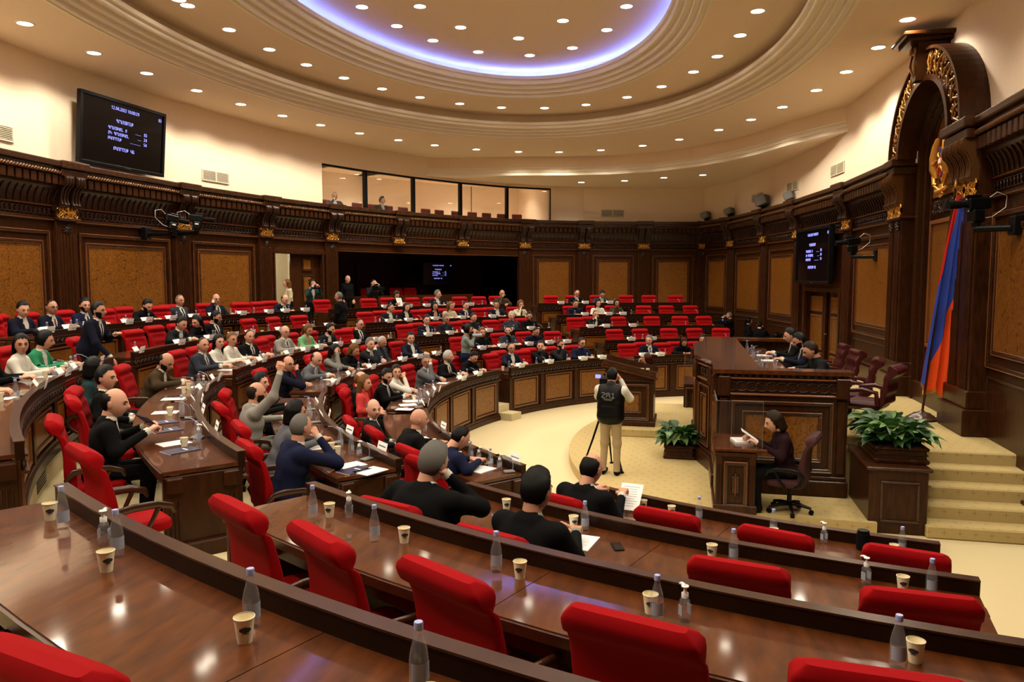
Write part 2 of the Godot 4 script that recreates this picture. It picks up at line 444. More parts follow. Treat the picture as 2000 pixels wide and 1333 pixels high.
func build_lamps() -> void:
	var t1 := [168.0, 175.9, -177.3, -170.2, -163.3, -156.2, -149.2, -141.5, -133.3, -125.1, -115.2, -104.6, -94.0, -82.8, -71.4, -61.4, -50.7, -42.1, -33.9, -25.2, -17.7, -9.8, -2.6]
	for t in t1 + t1.filter(func(a): return a < -15.0 and a > -165.0).map(func(a): return -a):
		downlight(OVAL + Vector3(8.01 * cos(deg_to_rad(t)), CEIL_1, 13.54 * sin(deg_to_rad(t))), LAMP_E * 3.0, "outer ring of the ceiling", "downlights of the outer ceiling ring", 70.0)
	var t2 := [171.7, -179.0, -169.7, -160.8, -151.4, -141.4, -130.9, -119.4, -106.7, -93.0, -79.2, -64.9, -52.3, -40.0, -30.1, -19.5, -9.7, 0.0]
	for t in t2 + t2.filter(func(a): return a < -8.0 and a > -175.0).map(func(a): return -a):
		downlight(OVAL + Vector3(5.54 * cos(deg_to_rad(t)), CEIL_2, 9.1 * sin(deg_to_rad(t))), LAMP_E, "middle ring of the ceiling", "downlights of the middle ceiling ring")
	var t3 := [-166.1, -151.6, -136.4, -116.5, -91.9, -68.7, -45.9, -27.5, -8.0]
	for t in t3 + t3.map(func(a): return -a):
		downlight(OVAL + Vector3(3.1 * cos(deg_to_rad(t)), CEIL_3, 5.86 * sin(deg_to_rad(t))), LAMP_E, "central oval of the ceiling", "downlights of the central oval")
	var t4 := [-157.5, -132.2, -92.4, -49.5, -18.0]
	for t in t4 + t4.map(func(a): return -a):
		downlight(OVAL + Vector3(1.88 * cos(deg_to_rad(t)), CEIL_3, 4.36 * sin(deg_to_rad(t))), LAMP_E, "inner ring of the central oval", "downlights of the inner oval ring")
	for a in [[-6.0, -16.9], [-4.4, -16.3], [-2.9, -15.8], [-7.8, -17.0]]:
		downlight(Vector3(a[0], 7.4, a[1]), LAMP_E * 0.5, "lowered soffit", "downlights of the lowered soffit")
# --- carved pieces shared by all bays ---
var dentil_mesh: Mesh
var rope_mesh: Mesh
var corbel_mesh: Mesh
var scroll_mesh: Mesh
var rosette_mesh: Mesh
func curl(g: G, at: Vector3, r: float, turns: float, dirn: float, thick: float, a0 := 0.0) -> void:
	var pts := []; var rad := []
	for i in 13:
		var k := i / 12.0
		var a := a0 + dirn * TAU * turns * k
		var q := r * (1.0 - 0.82 * k)
		pts.append(at + Vector3(cos(a) * q, sin(a) * q, 0.006 * k)); rad.append(thick * (1.0 - 0.35 * k))
	g.tube(pts, rad, 5, true, 1.0, Vector3(0, 0, 1))
func make_carvings() -> void:
	dentil_mesh = G.new().box(Vector3.ZERO, Vector3(0.15, 0.2, 0.12), 0.012).mesh()
	rope_mesh = G.new().tube([Vector3(-0.05, -0.035, 0), Vector3(-0.02, -0.02, 0.02), Vector3(0.02, 0.02, 0.02), Vector3(0.05, 0.035, 0)], [0.012, 0.03, 0.03, 0.012], 6).mesh()
	# S-shaped corbel with a rolled top and a leaf foot
	var prof := PackedVector2Array()
	for q in [[0, 5.6], [0.34, 5.6], [0.36, 5.55], [0.36, 5.45], [0.33, 5.4], [0.27, 5.37], [0.22, 5.3], [0.19, 5.2], [0.17, 5.1], [0.18, 5.04], [0.21, 5.0], [0.2, 4.95], [0.15, 4.93], [0, 4.93]]:
		prof.append(Vector2(q[0], q[1] - 5.25))
	var g := G.new()
	for s in [-1.0, 1.0]:
		g.extrude(prof, s * 0.15 - 0.115, s * 0.15 + 0.115, Transform3D(Basis(Vector3(0, 0, 1), Vector3(0, 1, 0), Vector3(-1, 0, 0)), Vector3.ZERO))
		for k in [-1.0, 0.0, 1.0]:
			var pts := []
			for q in [[0.35, 5.58], [0.372, 5.5], [0.345, 5.4], [0.27, 5.35], [0.215, 5.26], [0.185, 5.14], [0.195, 5.04], [0.215, 4.99]]:
				pts.append(Vector3(s * 0.15 + k * 0.085, q[1] - 5.25, q[0]))
			g.tube(pts, 0.018, 5)
	corbel_mesh = g.mesh()
	# gilded acanthus block
	g = G.new()
	for sx in [-1.0, 1.0]:
		for sy in [-1.0, 1.0]:
			curl(g, Vector3(sx * 0.185, sy * 0.055, 0.02), 0.085, 1.4, sx * sy, 0.016, 0.0 if sx > 0 else PI)
			curl(g, Vector3(sx * 0.075, sy * 0.065, 0.02), 0.06, 1.3, -sx * sy, 0.014, PI if sx > 0 else 0.0)
			g.tube([Vector3(sx * 0.02, 0, 0.03), Vector3(sx * 0.13, sy * 0.02, 0.035), Vector3(sx * 0.25, sy * 0.11, 0.02)], [0.02, 0.016, 0.006], 5)
	g.tube([Vector3(0, -0.11, 0.02), Vector3(0, 0, 0.045), Vector3(0, 0.11, 0.02)], [0.01, 0.03, 0.01], 6)
	scroll_mesh = g.mesh()
	g = G.new()
	g.lathe([Vector2(0.0, 0.03), Vector2(0.05, 0.025), Vector2(0.07, 0.0)], 12)
	for k in 10:
		var a := TAU * k / 10
		g.tube([Vector3(cos(a) * 0.05, 0.02, sin(a) * 0.05), Vector3(cos(a) * 0.09, 0.025, sin(a) * 0.09), Vector3(cos(a) * 0.12, 0.0, sin(a) * 0.12)], [0.008, 0.02, 0.006], 5)
	rosette_mesh = g.mesh()
func wall_frame(a: Vector3, b: Vector3) -> Transform3D:
	# local x along the wall, y up, z into the room; a -> b runs with the room on the left
	var d := (b - a); d.y = 0; d = d.normalized()
	var z := Vector3(d.z, 0, -d.x)
	var x := Vector3.UP.cross(z)
	return Transform3D(Basis(x, Vector3.UP, z), Vector3((a.x + b.x) / 2, 0, (a.z + b.z) / 2))
func frame_bars(g: G, x0: float, x1: float, y0: float, y1: float, w: float, z: float, d: float) -> void:
	g.box(Vector3((x0 + x1) / 2, y0 + w / 2, z), Vector3(x1 - x0, w, d), 0.008)
	g.box(Vector3((x0 + x1) / 2, y1 - w / 2, z), Vector3(x1 - x0, w, d), 0.008)
	g.box(Vector3(x0 + w / 2, (y0 + y1) / 2, z), Vector3(w, y1 - y0 - 2 * w, d), 0.008)
	g.box(Vector3(x1 - w / 2, (y0 + y1) / 2, z), Vector3(w, y1 - y0 - 2 * w, d), 0.008)
func pb(called: String, g: G, m: Material, par: Node3D, sub := "") -> MeshInstance3D:
	return part(called, g, m, par)
func entablature(bay: Node3D, w: float) -> void:
	var h := w / 2
	var g := G.new()
	g.box(Vector3(0, 5.83, 0.06), Vector3(w + 0.02, 0.12, 0.72), 0.02)
	g.box(Vector3(0, 5.73, 0.03), Vector3(w, 0.09, 0.6), 0.01)
	pb("cornice", g, M.trim, bay)
	g = G.new()
	# cove behind the dentils, with fine upright ribs
	var prof := PackedVector2Array([Vector2(0.07, 4.98), Vector2(0.08, 5.08), Vector2(0.11, 5.18), Vector2(0.16, 5.27), Vector2(0.23, 5.34), Vector2(0.23, 5.69)])
	g.run(prof, [Vector3(h, 0, 0), Vector3(-h, 0, 0)])
	var nr := int(w / 0.2)
	for i in nr:
		var x := -h + 0.3 + (w - 0.6) * i / (nr - 1.0)
		g.tube([Vector3(x, 4.99, 0.085), Vector3(x, 5.1, 0.1), Vector3(x, 5.2, 0.135), Vector3(x, 5.3, 0.2)], 0.018, 5)
	pb("cove", g, M.carve, bay)
	var nd := int((w - 0.5) / 0.195)
	for i in nd:
		inst("dentil", dentil_mesh, M.wood, bay, Transform3D(Basis.IDENTITY, Vector3(-h + 0.34 + (w - 0.68) * i / (nd - 1.0), 5.49, 0.29)))
	g = G.new()
	var rp := G.new(); rp.tube([Vector3(-0.05, -0.035, 0), Vector3(-0.02, -0.02, 0.02), Vector3(0.02, 0.02, 0.02), Vector3(0.05, 0.035, 0)], [0.012, 0.03, 0.03, 0.012], 5)
	var nb := int((w - 0.6) / 0.08)
	for i in nb: g.add(rp, Transform3D(Basis.IDENTITY, Vector3(-h + 0.34 + (w - 0.68) * i / (nb - 1.0), 5.65, 0.35)))
	pb("rope_moulding", g, M.bronze, bay).set_meta("kind", "stuff")
	g = G.new()
	g.run(PackedVector2Array([Vector2(0.0, 4.62), Vector2(0.06, 4.63), Vector2(0.09, 4.66), Vector2(0.09, 4.69), Vector2(0.05, 4.71), Vector2(0.05, 4.72), Vector2(0.03, 4.73), Vector2(0.03, 4.92), Vector2(0.07, 4.93), Vector2(0.08, 4.97), Vector2(0.06, 4.99)]), [Vector3(h, 0, 0), Vector3(-h, 0, 0)])
	pb("frieze", g, M.wood, bay)
	g = G.new()
	g.box(Vector3(0, 4.655, 0.095), Vector3(w - 0.5, 0.012, 0.012)); g.box(Vector3(0, 4.955, 0.085), Vector3(w - 0.5, 0.012, 0.012))
	pb("ledge_edge", g, M.edge, bay)
	# interlaced rings of the carved band
	g = G.new()
	var nk := int((w - 0.62) / 0.125)
	for i in nk:
		var x := -h + 0.36 + (w - 0.72) * i / (nk - 1.0)
		var pts := []
		for k in 13: pts.append(Vector3(x + 0.085 * cos(TAU * k / 12), 4.825 + 0.075 * sin(TAU * k / 12), 0.045 + (0.012 if k % 4 < 2 else 0.0)))
		g.tube(pts, 0.014, 4, false, 1.0, Vector3(0, 0, 1))
	pb("carved_band", g, M.carve, bay).set_meta("kind", "stuff")
func panel_bay(bay: Node3D, w: float, y0 := 0.0, ptop := 4.41, pbot := 2.0) -> void:
	var x := w / 2 - 0.44
	var g := G.new()
	g.box(Vector3(0, 2.95, -0.15), Vector3(w, 5.9, 0.34))
	pb("wall_board", g, M.wood, bay)
	g = G.new(); frame_bars(g, -x, x, pbot, ptop, 0.07, 0.03, 0.07)
	pb("outer_frame", g, M.trim, bay)
	g = G.new(); frame_bars(g, -x + 0.2, x - 0.2, pbot + 0.22, ptop - 0.22, 0.05, 0.03, 0.06)
	pb("inner_frame", g, M.trim, bay)
	g = G.new(); frame_bars(g, -x + 0.255, x - 0.255, pbot + 0.275, ptop - 0.275, 0.014, 0.032, 0.045)
	frame_bars(g, -x - 0.005, x + 0.005, pbot - 0.005, ptop + 0.005, 0.016, 0.05, 0.045)
	frame_bars(g, -x + 0.185, x - 0.185, pbot + 0.205, ptop - 0.205, 0.015, 0.035, 0.055)
	pb("frame_bead", g, M.edge, bay)
	g = G.new(); g.box(Vector3(0, (ptop + pbot) / 2, 0.022), Vector3(2 * x - 0.54, ptop - pbot - 0.58, 0.02))
	pb("burl_panel", g, M.burl, bay)
	g = G.new()
	g.box(Vector3(0, y0 + 0.2, 0.1), Vector3(w, 0.4, 0.2), 0.015); g.box(Vector3(0, y0 + 0.44, 0.07), Vector3(w, 0.06, 0.14), 0.015)
	pb("skirting", g, M.wood, bay)
	if y0 < 1.2:
		g = G.new(); frame_bars(g, -x, x, y0 + 0.58, pbot - 0.14, 0.05, 0.02, 0.05)
		pb("dado_frame", g, M.trim, bay)
func pilaster(at: Vector3, par: Node3D, f: Basis, y0 := 0.0, shaft := true, wide := 0.56) -> void:
	var o := Node3D.new(); o.name = "pilaster"; par.add_child(o, true)
	o.transform = Transform3D(f, at)
	var g := G.new()
	if shaft:
		g.box(Vector3(0, 2.33, 0.05), Vector3(wide, 4.66, 0.22), 0.015)
		for i in 5: g.box(Vector3((i - 2) * wide * 0.15, (y0 + 4.36 + 0.9) / 2, 0.165), Vector3(wide * 0.085, 4.36 - y0 - 0.9, 0.03), 0.012)
		pb("shaft", g, M.wood, o)
		g = G.new()
		g.box(Vector3(0, y0 + 0.22, 0.12), Vector3(wide + 0.14, 0.44, 0.38), 0.02); g.box(Vector3(0, y0 + 0.56, 0.1), Vector3(wide + 0.08, 0.26, 0.3), 0.02)
		pb("plinth", g, M.wood, o)
		inst("rosette", rosette_mesh, M.carve, o, Transform3D(Basis(Vector3(1, 0, 0), PI / 2), Vector3(0, 4.48, 0.16)))
	g = G.new()
	g.box(Vector3(0, 4.68, 0.1), Vector3(wide + 0.06, 0.06, 0.34), 0.015)
	g.box(Vector3(0, 4.83, 0.05), Vector3(wide, 0.3, 0.26), 0.01)
	g.box(Vector3(0, 5.25, 0.03), Vector3(wide + 0.1, 0.8, 0.24))
	g.box(Vector3(0, 5.66, 0.16), Vector3(wide + 0.14, 0.16, 0.56), 0.015); g.box(Vector3(0, 5.83, 0.18), Vector3(wide + 0.2, 0.16, 0.66), 0.02)
	pb("capital", g, M.trim, o)
	inst("corbel", corbel_mesh, M.carve, o, Transform3D(Basis.from_scale(Vector3(wide / 0.56, 1, 1)), Vector3(0, 5.25, 0.1)))
	inst("gilded_scroll", scroll_mesh, M.gold, o, Transform3D(Basis.from_scale(Vector3(wide / 0.56, 1.05, 1)), Vector3(0, 4.83, 0.18)))
func upper_wall(g: G, a: Vector3, b: Vector3, y0: float, y1: float, thick := 0.3) -> void:
	var f := wall_frame(a, b)
	var w := Vector2(a.x - b.x, a.z - b.z).length()
	g.box(f * Vector3(0, (y0 + y1) / 2, -thick / 2), Vector3(w + 0.03, y1 - y0, thick), 0.0, f.basis)
func build_walls() -> void:
	make_carvings()
	var back := struct_root("wall_back"); var front := struct_root("wall_front"); var rear := struct_root("wall_near")
	var up := G.new()
	# back wall, from the far corner round to the near side (room on the left of travel)
	var bp := BACK.duplicate(); bp.reverse()
	for i in bp.size() - 1:
		var a := p2(bp[i]); var b := p2(bp[i + 1])
		var f := wall_frame(a, b); var w := a.distance_to(b)
		var k := 8 - i                                     # bay index counted from the near end
		var bay := Node3D.new(); bay.name = "wall_bay"; back.add_child(bay, true); bay.transform = f
		entablature(bay, w)
		if k == 2: door_bay(bay, w)
		elif k >= 3 and k <= 5: alcove_bay(bay, w)
		else: panel_bay(bay, w, 1.617)
	for i in BACK.size():
		var a := p2(BACK[maxi(i - 1, 0)]); var b := p2(BACK[mini(i + 1, BACK.size() - 1)])
		pilaster(p2(BACK[i]), back, wall_frame(b, a).basis, 1.617, not (i == 4 or i == 5))
	# upper plaster wall with the gallery opening
	var ends := [[-15.57, -9.08], [-14.79, -11.03], [-13.72, -13.09], [-12.43, -15.07], [-10.91, -16.83], [-9.25, -18.03]]
	var runs := [[BACK[0], BACK[1]], [BACK[1], BACK[2]], [BACK[2], ends[0]], [ends[5], BACK[7]], [BACK[7], BACK[8]], [BACK[8], BACK[9]]]
	for q in runs: upper_wall(up, p2(q[1]), p2(q[0]), 5.8, 8.3)
	for i in 5: upper_wall(up, p2(ends[i + 1]), p2(ends[i]), 7.3, 8.3)
	gallery(ends)
	# front wall
	var fp := FRONT
	for i in fp.size() - 1:
		var a := p2(fp[i + 1]); var b := p2(fp[i])
		var f := wall_frame(a, b); var w := a.distance_to(b)
		var bay := Node3D.new(); bay.name = "wall_bay"; front.add_child(bay, true); bay.transform = f
		entablature(bay, w)
		if i == 3: front_door_bay(bay, w)
		else: panel_bay(bay, w, 0.0, 4.41, 1.9)
	for i in range(1, fp.size()): pilaster(p2(fp[i]), front, wall_frame(p2(fp[i]), p2(fp[i - 1])).basis)
	for q in [[[0.86, -7.0], [1.16, -2.95]], [[1.28, 1.1], [1.22, 5.0]], [[1.22, 5.0], [0.86, 9.2]]]:
		var a := p2(q[1]); var b := p2(q[0])
		var bay := Node3D.new(); bay.name = "wall_bay"; front.add_child(bay, true); bay.transform = wall_frame(a, b)
		entablature(bay, a.distance_to(b)); panel_bay(bay, a.distance_to(b), STAGE_Y if q[0][1] < 1.0 else 0.0)
	pilaster(p2([1.22, 5.0]), front, wall_frame(p2([1.22, 5.2]), p2([1.22, 4.8])).basis)
	arch(front)
	for i in fp.size() - 1: upper_wall(up, p2(fp[i + 1]), p2(fp[i]), 5.8, 8.3)
	for q in [[[0.86, -7.0], [1.16, -2.95]], [[1.16, -2.95], [1.19, -2.65]], [[1.26, 0.35], [1.28, 2.2]], [[1.28, 2.2], [1.22, 5.0]]]: upper_wall(up, p2(q[1]), p2(q[0]), 5.8, 8.3)
	upper_wall(up, p2([1.26, 0.35]), p2([1.19, -2.65]), 7.12, 8.3)
	var uw := struct("wall_upper", up, M.wall)
	# the side behind the camera closes the room
	var g := G.new(); var gu := G.new()
	var nb := [BACK[0]] + NEAR_BACK
	for i in nb.size() - 1:
		upper_wall(g, p2(nb[i]), p2(nb[i + 1]), 0.0, 5.8); upper_wall(gu, p2(nb[i]), p2(nb[i + 1]), 5.8, 8.3)
	for i in range(1, NEAR_FRONT.size() - 1): upper_wall(g, p2(NEAR_FRONT[i + 1]), p2(NEAR_FRONT[i]), 0.0, 5.8)
	for i in NEAR_FRONT.size() - 1: upper_wall(gu, p2(NEAR_FRONT[i + 1]), p2(NEAR_FRONT[i]), 5.8, 8.3)
	part("wall_board", g, M.wood, rear); part("plaster", gu, M.wall, rear)
	var bay0 := Node3D.new(); bay0.name = "wall_bay"; back.add_child(bay0, true)
	bay0.transform = wall_frame(p2(BACK[0]), p2(NEAR_BACK[0]))
	entablature(bay0, p2(BACK[0]).distance_to(p2(NEAR_BACK[0]))); panel_bay(bay0, p2(BACK[0]).distance_to(p2(NEAR_BACK[0])), 1.617)
	pilaster(p2(NEAR_BACK[0]), back, wall_frame(p2(NEAR_BACK[0]), p2(NEAR_BACK[1])).basis, 1.617)
func door_bay(bay: Node3D, w: float) -> void:
	# opening on the left half (seen from the room) with the door leaf swung back on the right
	var g := G.new()
	var h := w / 2
	g.box(Vector3(0, 5.1, -0.15), Vector3(w, 1.6, 0.34)); g.box(Vector3(-h + 0.2, 2.2, -0.15), Vector3(0.4, 4.4, 0.34)); g.box(Vector3(h - 0.2, 2.2, -0.15), Vector3(0.4, 4.4, 0.34))
	g.box(Vector3(0, 4.25, -0.1), Vector3(w, 0.12, 0.4), 0.02)
	pb("door_surround", g, M.wood, bay)
	g = G.new(); frame_bars(g, -h + 0.36, h - 0.36, 1.55, 4.36, 0.07, 0.06, 0.08)
	pb("door_frame", g, M.trim, bay)
	g = G.new(); g.box(Vector3(0.42, 2.92, -0.12), Vector3(1.35, 2.62, 0.06), 0.01)
	pb("door_leaf", g, M.wood, bay)
	for k in 3:
		g = G.new(); g.box(Vector3(0.5, [3.85, 3.05, 2.1][k], -0.085), Vector3(0.34, [0.32, 0.8, 0.7][k], 0.03), 0.01)
		var bp_ := pb("burl_panel", g, M.burl, bay)
		g = G.new(); frame_bars(g, 0.27, 0.73, [3.85, 3.05, 2.1][k] - [0.32, 0.8, 0.7][k] / 2 - 0.06, [3.85, 3.05, 2.1][k] + [0.32, 0.8, 0.7][k] / 2 + 0.06, 0.05, -0.08, 0.05)
		pb("inner_frame", g, M.trim, bay)
	# bright lobby behind: pale wall with fluted board
	g = G.new(); g.box(Vector3(-0.4, 2.9, -1.3), Vector3(2.6, 2.9, 0.1)); g.box(Vector3(-1.75, 2.9, -0.7), Vector3(0.1, 2.9, 1.2)); g.box(Vector3(0.85, 2.9, -0.7), Vector3(0.1, 2.9, 1.2))
	g.box(Vector3(-0.4, 4.35, -0.75), Vector3(2.8, 0.1, 1.3)); g.box(Vector3(-0.4, 1.57, -0.75), Vector3(2.8, 0.1, 1.3))
	pb("lobby_wall", g, M.plaster, bay)
	g = G.new()
	for i in 9: g.box(Vector3(-1.25 + i * 0.09, 2.9, -1.2), Vector3(0.06, 2.6, 0.08), 0.01)
	pb("fluted_board", g, M.white, bay)
	var l := OmniLight3D.new(); l.name = "lobby_lamp"; l.light_energy = 0.6; l.light_color = Color(1, 0.95, 0.85); l.light_size = 0.15; l.shadow_enabled = true; l.omni_range = 20
	bay.add_child(l, true); l.position = Vector3(-0.9, 4.1, -0.75)
	var lm := G.new(); lm.box(Vector3(-0.9, 4.28, -0.75), Vector3(0.3, 0.03, 0.3), 0.01)
	pb("lobby_lamp_panel", lm, M.lamp, bay)
func front_door_bay(bay: Node3D, w: float) -> void:
	var g := G.new()
	g.box(Vector3(0, 4.5, -0.15), Vector3(w, 2.9, 0.34)); g.box(Vector3(-w / 2 + 0.35, 1.6, -0.12), Vector3(0.7, 3.2, 0.3)); g.box(Vector3(w / 2 - 0.35, 1.6, -0.12), Vector3(0.7, 3.2, 0.3))
	g.box(Vector3(0, 1.6, -0.28), Vector3(w, 3.2, 0.06))
	pb("door_surround", g, M.wood, bay)
	g = G.new(); frame_bars(g, -w / 2 + 0.6, w / 2 - 0.6, -0.1, 3.12, 0.12, 0.03, 0.1)
	pb("door_frame", g, M.trim, bay)
	for s in [-1.0, 1.0]:
		var d := G.new(); d.box(Vector3(s * (w / 4 - 0.18), 1.5, -0.2), Vector3(w / 2 - 0.74, 3.0, 0.08), 0.01)
		pb("door_leaf", d, M.wood, bay)
		for k in 3:
			var cy: float = [2.62, 1.75, 0.7][k]; var hh: float = [0.36, 0.95, 0.75][k]
			d = G.new(); d.box(Vector3(s * (w / 4 - 0.18), cy, -0.155), Vector3(w / 2 - 1.25, hh, 0.02))
			pb("burl_panel", d, M.burl, bay)
			d = G.new(); frame_bars(d, s * (w / 4 - 0.18) - w / 4 + 0.56, s * (w / 4 - 0.18) + w / 4 - 0.56, cy - hh / 2 - 0.06, cy + hh / 2 + 0.06, 0.06, -0.15, 0.05)
			pb("inner_frame", d, M.edge, bay)
	var hd := G.new(); hd.tube([Vector3(0.06, 1.75, -0.14), Vector3(0.06, 1.75, -0.06), Vector3(0.16, 1.74, -0.06)], 0.014, 6)
	pb("door_handle", hd, M.gold, bay)
func alcove_bay(bay: Node3D, w: float) -> void:
	var g := G.new()
	g.box(Vector3(0, 5.12, -0.15), Vector3(w, 1.56, 0.34)); g.box(Vector3(0, 4.4, -0.15), Vector3(w, 0.1, 0.4), 0.02)
	pb("beam", g, M.wood, bay)
	g = G.new(); g.box(Vector3(0, 4.355, 0.05), Vector3(w, 0.015, 0.02))
	pb("beam_edge", g, M.edge, bay)
	# deep recess behind
	g = G.new()
	g.box(Vector3(0, 2.9, -4.4), Vector3(w * 1.35, 3.4, 0.2)); g.box(Vector3(0, 4.62, -2.3), Vector3(w * 1.35, 0.2, 4.2)); g.box(Vector3(0, 1.75, -2.3), Vector3(w * 1.35, 0.25, 4.2))
	pb("recess", g, M.wood, bay)
	g = G.new(); g.box(Vector3(0, 3.1, -4.27), Vector3(1.2, 2.0, 0.06), 0.01)
	pb("recess_panel", g, M.wood, bay)
	g = G.new(); g.box(Vector3(0, 4.12, -4.22), Vector3(1.3, 0.03, 0.05))
	pb("recess_panel_edge", g, M.carve, bay)
func gallery(ends: Array) -> void:
	# glazed gallery above the cornice
	var t := struct_root("window_1")
	for i in 5:
		var a := p2(ends[i + 1]); var b := p2(ends[i])
		var f := wall_frame(a, b); var w := a.distance_to(b)
		var g := G.new(); g.box(f * Vector3(0, 6.55, -0.12), Vector3(w - 0.1, 1.5, 0.012), 0.0, f.basis)
		part("pane", g, M.glass, t)
		g = G.new()
		g.box(f * Vector3(0, 7.27, -0.1), Vector3(w, 0.07, 0.12), 0.01, f.basis); g.box(f * Vector3(0, 5.86, -0.1), Vector3(w, 0.06, 0.12), 0.01, f.basis)
		part("window_frame", g, M.black, t)
		g = G.new()
		g.box(f * Vector3(0, 6.4, -3.6), Vector3(w * 1.35, 3.4, 0.2), 0.0, f.basis); g.box(f * Vector3(0, 5.1, -1.8), Vector3(w * 1.35, 0.2, 3.4), 0.0, f.basis); g.box(f * Vector3(0, 7.75, -1.95), Vector3(w * 1.35, 0.2, 3.3), 0.0, f.basis)
		part("gallery_room", g, M.wall, t)
		for k in (2 if i % 2 == 0 else 3):
			var l := SpotLight3D.new(); l.name = "gallery_lamp"; l.light_energy = LAMP_E * 1.1; l.light_color = LAMP_C; l.light_size = 0.1; l.shadow_enabled = true; l.spot_angle = 62; l.spot_range = 30; l.rotation.x = -PI / 2
			add_child(l, true); l.position = f * Vector3(-0.5 + k * 0.6, 7.6, -1.4 - 0.5 * k)
			var d := G.new(); d.lathe([Vector2(0.001, 0), Vector2(0.09, 0), Vector2(0.1, 0.02)], 14, f * Vector3(-0.5 + k * 0.6, 7.63, -1.4 - 0.5 * k))
			part("gallery_downlight", d, M.lamp, t)
	for i in 6:
		var a := p2(ends[i])
		var f := wall_frame(p2(ends[mini(i + 1, 5)]), p2(ends[maxi(i - 1, 0)]))
		var g := G.new(); g.box(Vector3(a.x, 6.55, a.z) + f.basis * Vector3(0, 0, -0.1), Vector3(0.12 if i > 0 and i < 5 else 0.06, 1.5, 0.16), 0.01, f.basis)
		part("mullion", g, M.black, t)
	for i in [0, 5]:
		var f := wall_frame(p2(ends[mini(i + 1, 5)]), p2(ends[maxi(i - 1, 0)]))
		var g := G.new(); g.box(p2(ends[i]) + f.basis * Vector3(0, 6.5, -1.9), Vector3(0.2, 2.8, 3.6), 0.0, f.basis)
		part("gallery_room", g, M.wall, t)
	# seats of the gallery
	var sg := G.new(); sg.box(Vector3(0, 0.42, 0), Vector3(0.46, 0.1, 0.46), 0.03); sg.box(Vector3(0, 0.74, 0.22), Vector3(0.48, 0.6, 0.08), 0.03); sg.box(Vector3(0, 0.2, 0), Vector3(0.08, 0.4, 0.3), 0.02)
	var sm := sg.mesh()
	var arm := G.new(); arm.box(Vector3(-0.26, 0.56, 0.02), Vector3(0.05, 0.05, 0.4), 0.01); arm.box(Vector3(0.26, 0.56, 0.02), Vector3(0.05, 0.05, 0.4), 0.01)
	var am := arm.mesh()
	for q in [[0, [0.04, 0.3, 0.55, 0.8]], [1, [0.2, 0.5, 0.85]], [2, [0.12, 0.6, 0.9]], [3, [0.2, 0.55, 0.87]], [4, [0.1, 0.45]]]:
		var a := p2(ends[q[0]]); var b := p2(ends[q[0] + 1])
		var f := wall_frame(b, a)
		for k in q[1]:
			var pos: Vector3 = a.lerp(b, k) + f.basis * Vector3(0, 0, -0.95)
			var s := thing("gallery_seat", "dark red upholstered seat behind the gallery window", "seat", pos + Vector3(0, 5.2, 0), atan2(-f.basis.z.x, -f.basis.z.z), "seats of the glazed gallery")
			inst("seat_shell", sm, M.gallery_seat, s, Transform3D.IDENTITY); inst("armrests", am, M.edge, s, Transform3D.IDENTITY)
func arch_path(r: float, y: float, n: int) -> Array:
	var o := []
	for i in n + 1:
		var a := PI * i / n
		o.append(Vector2(cos(a) * r, y + sin(a) * r * 0.8))
	return o
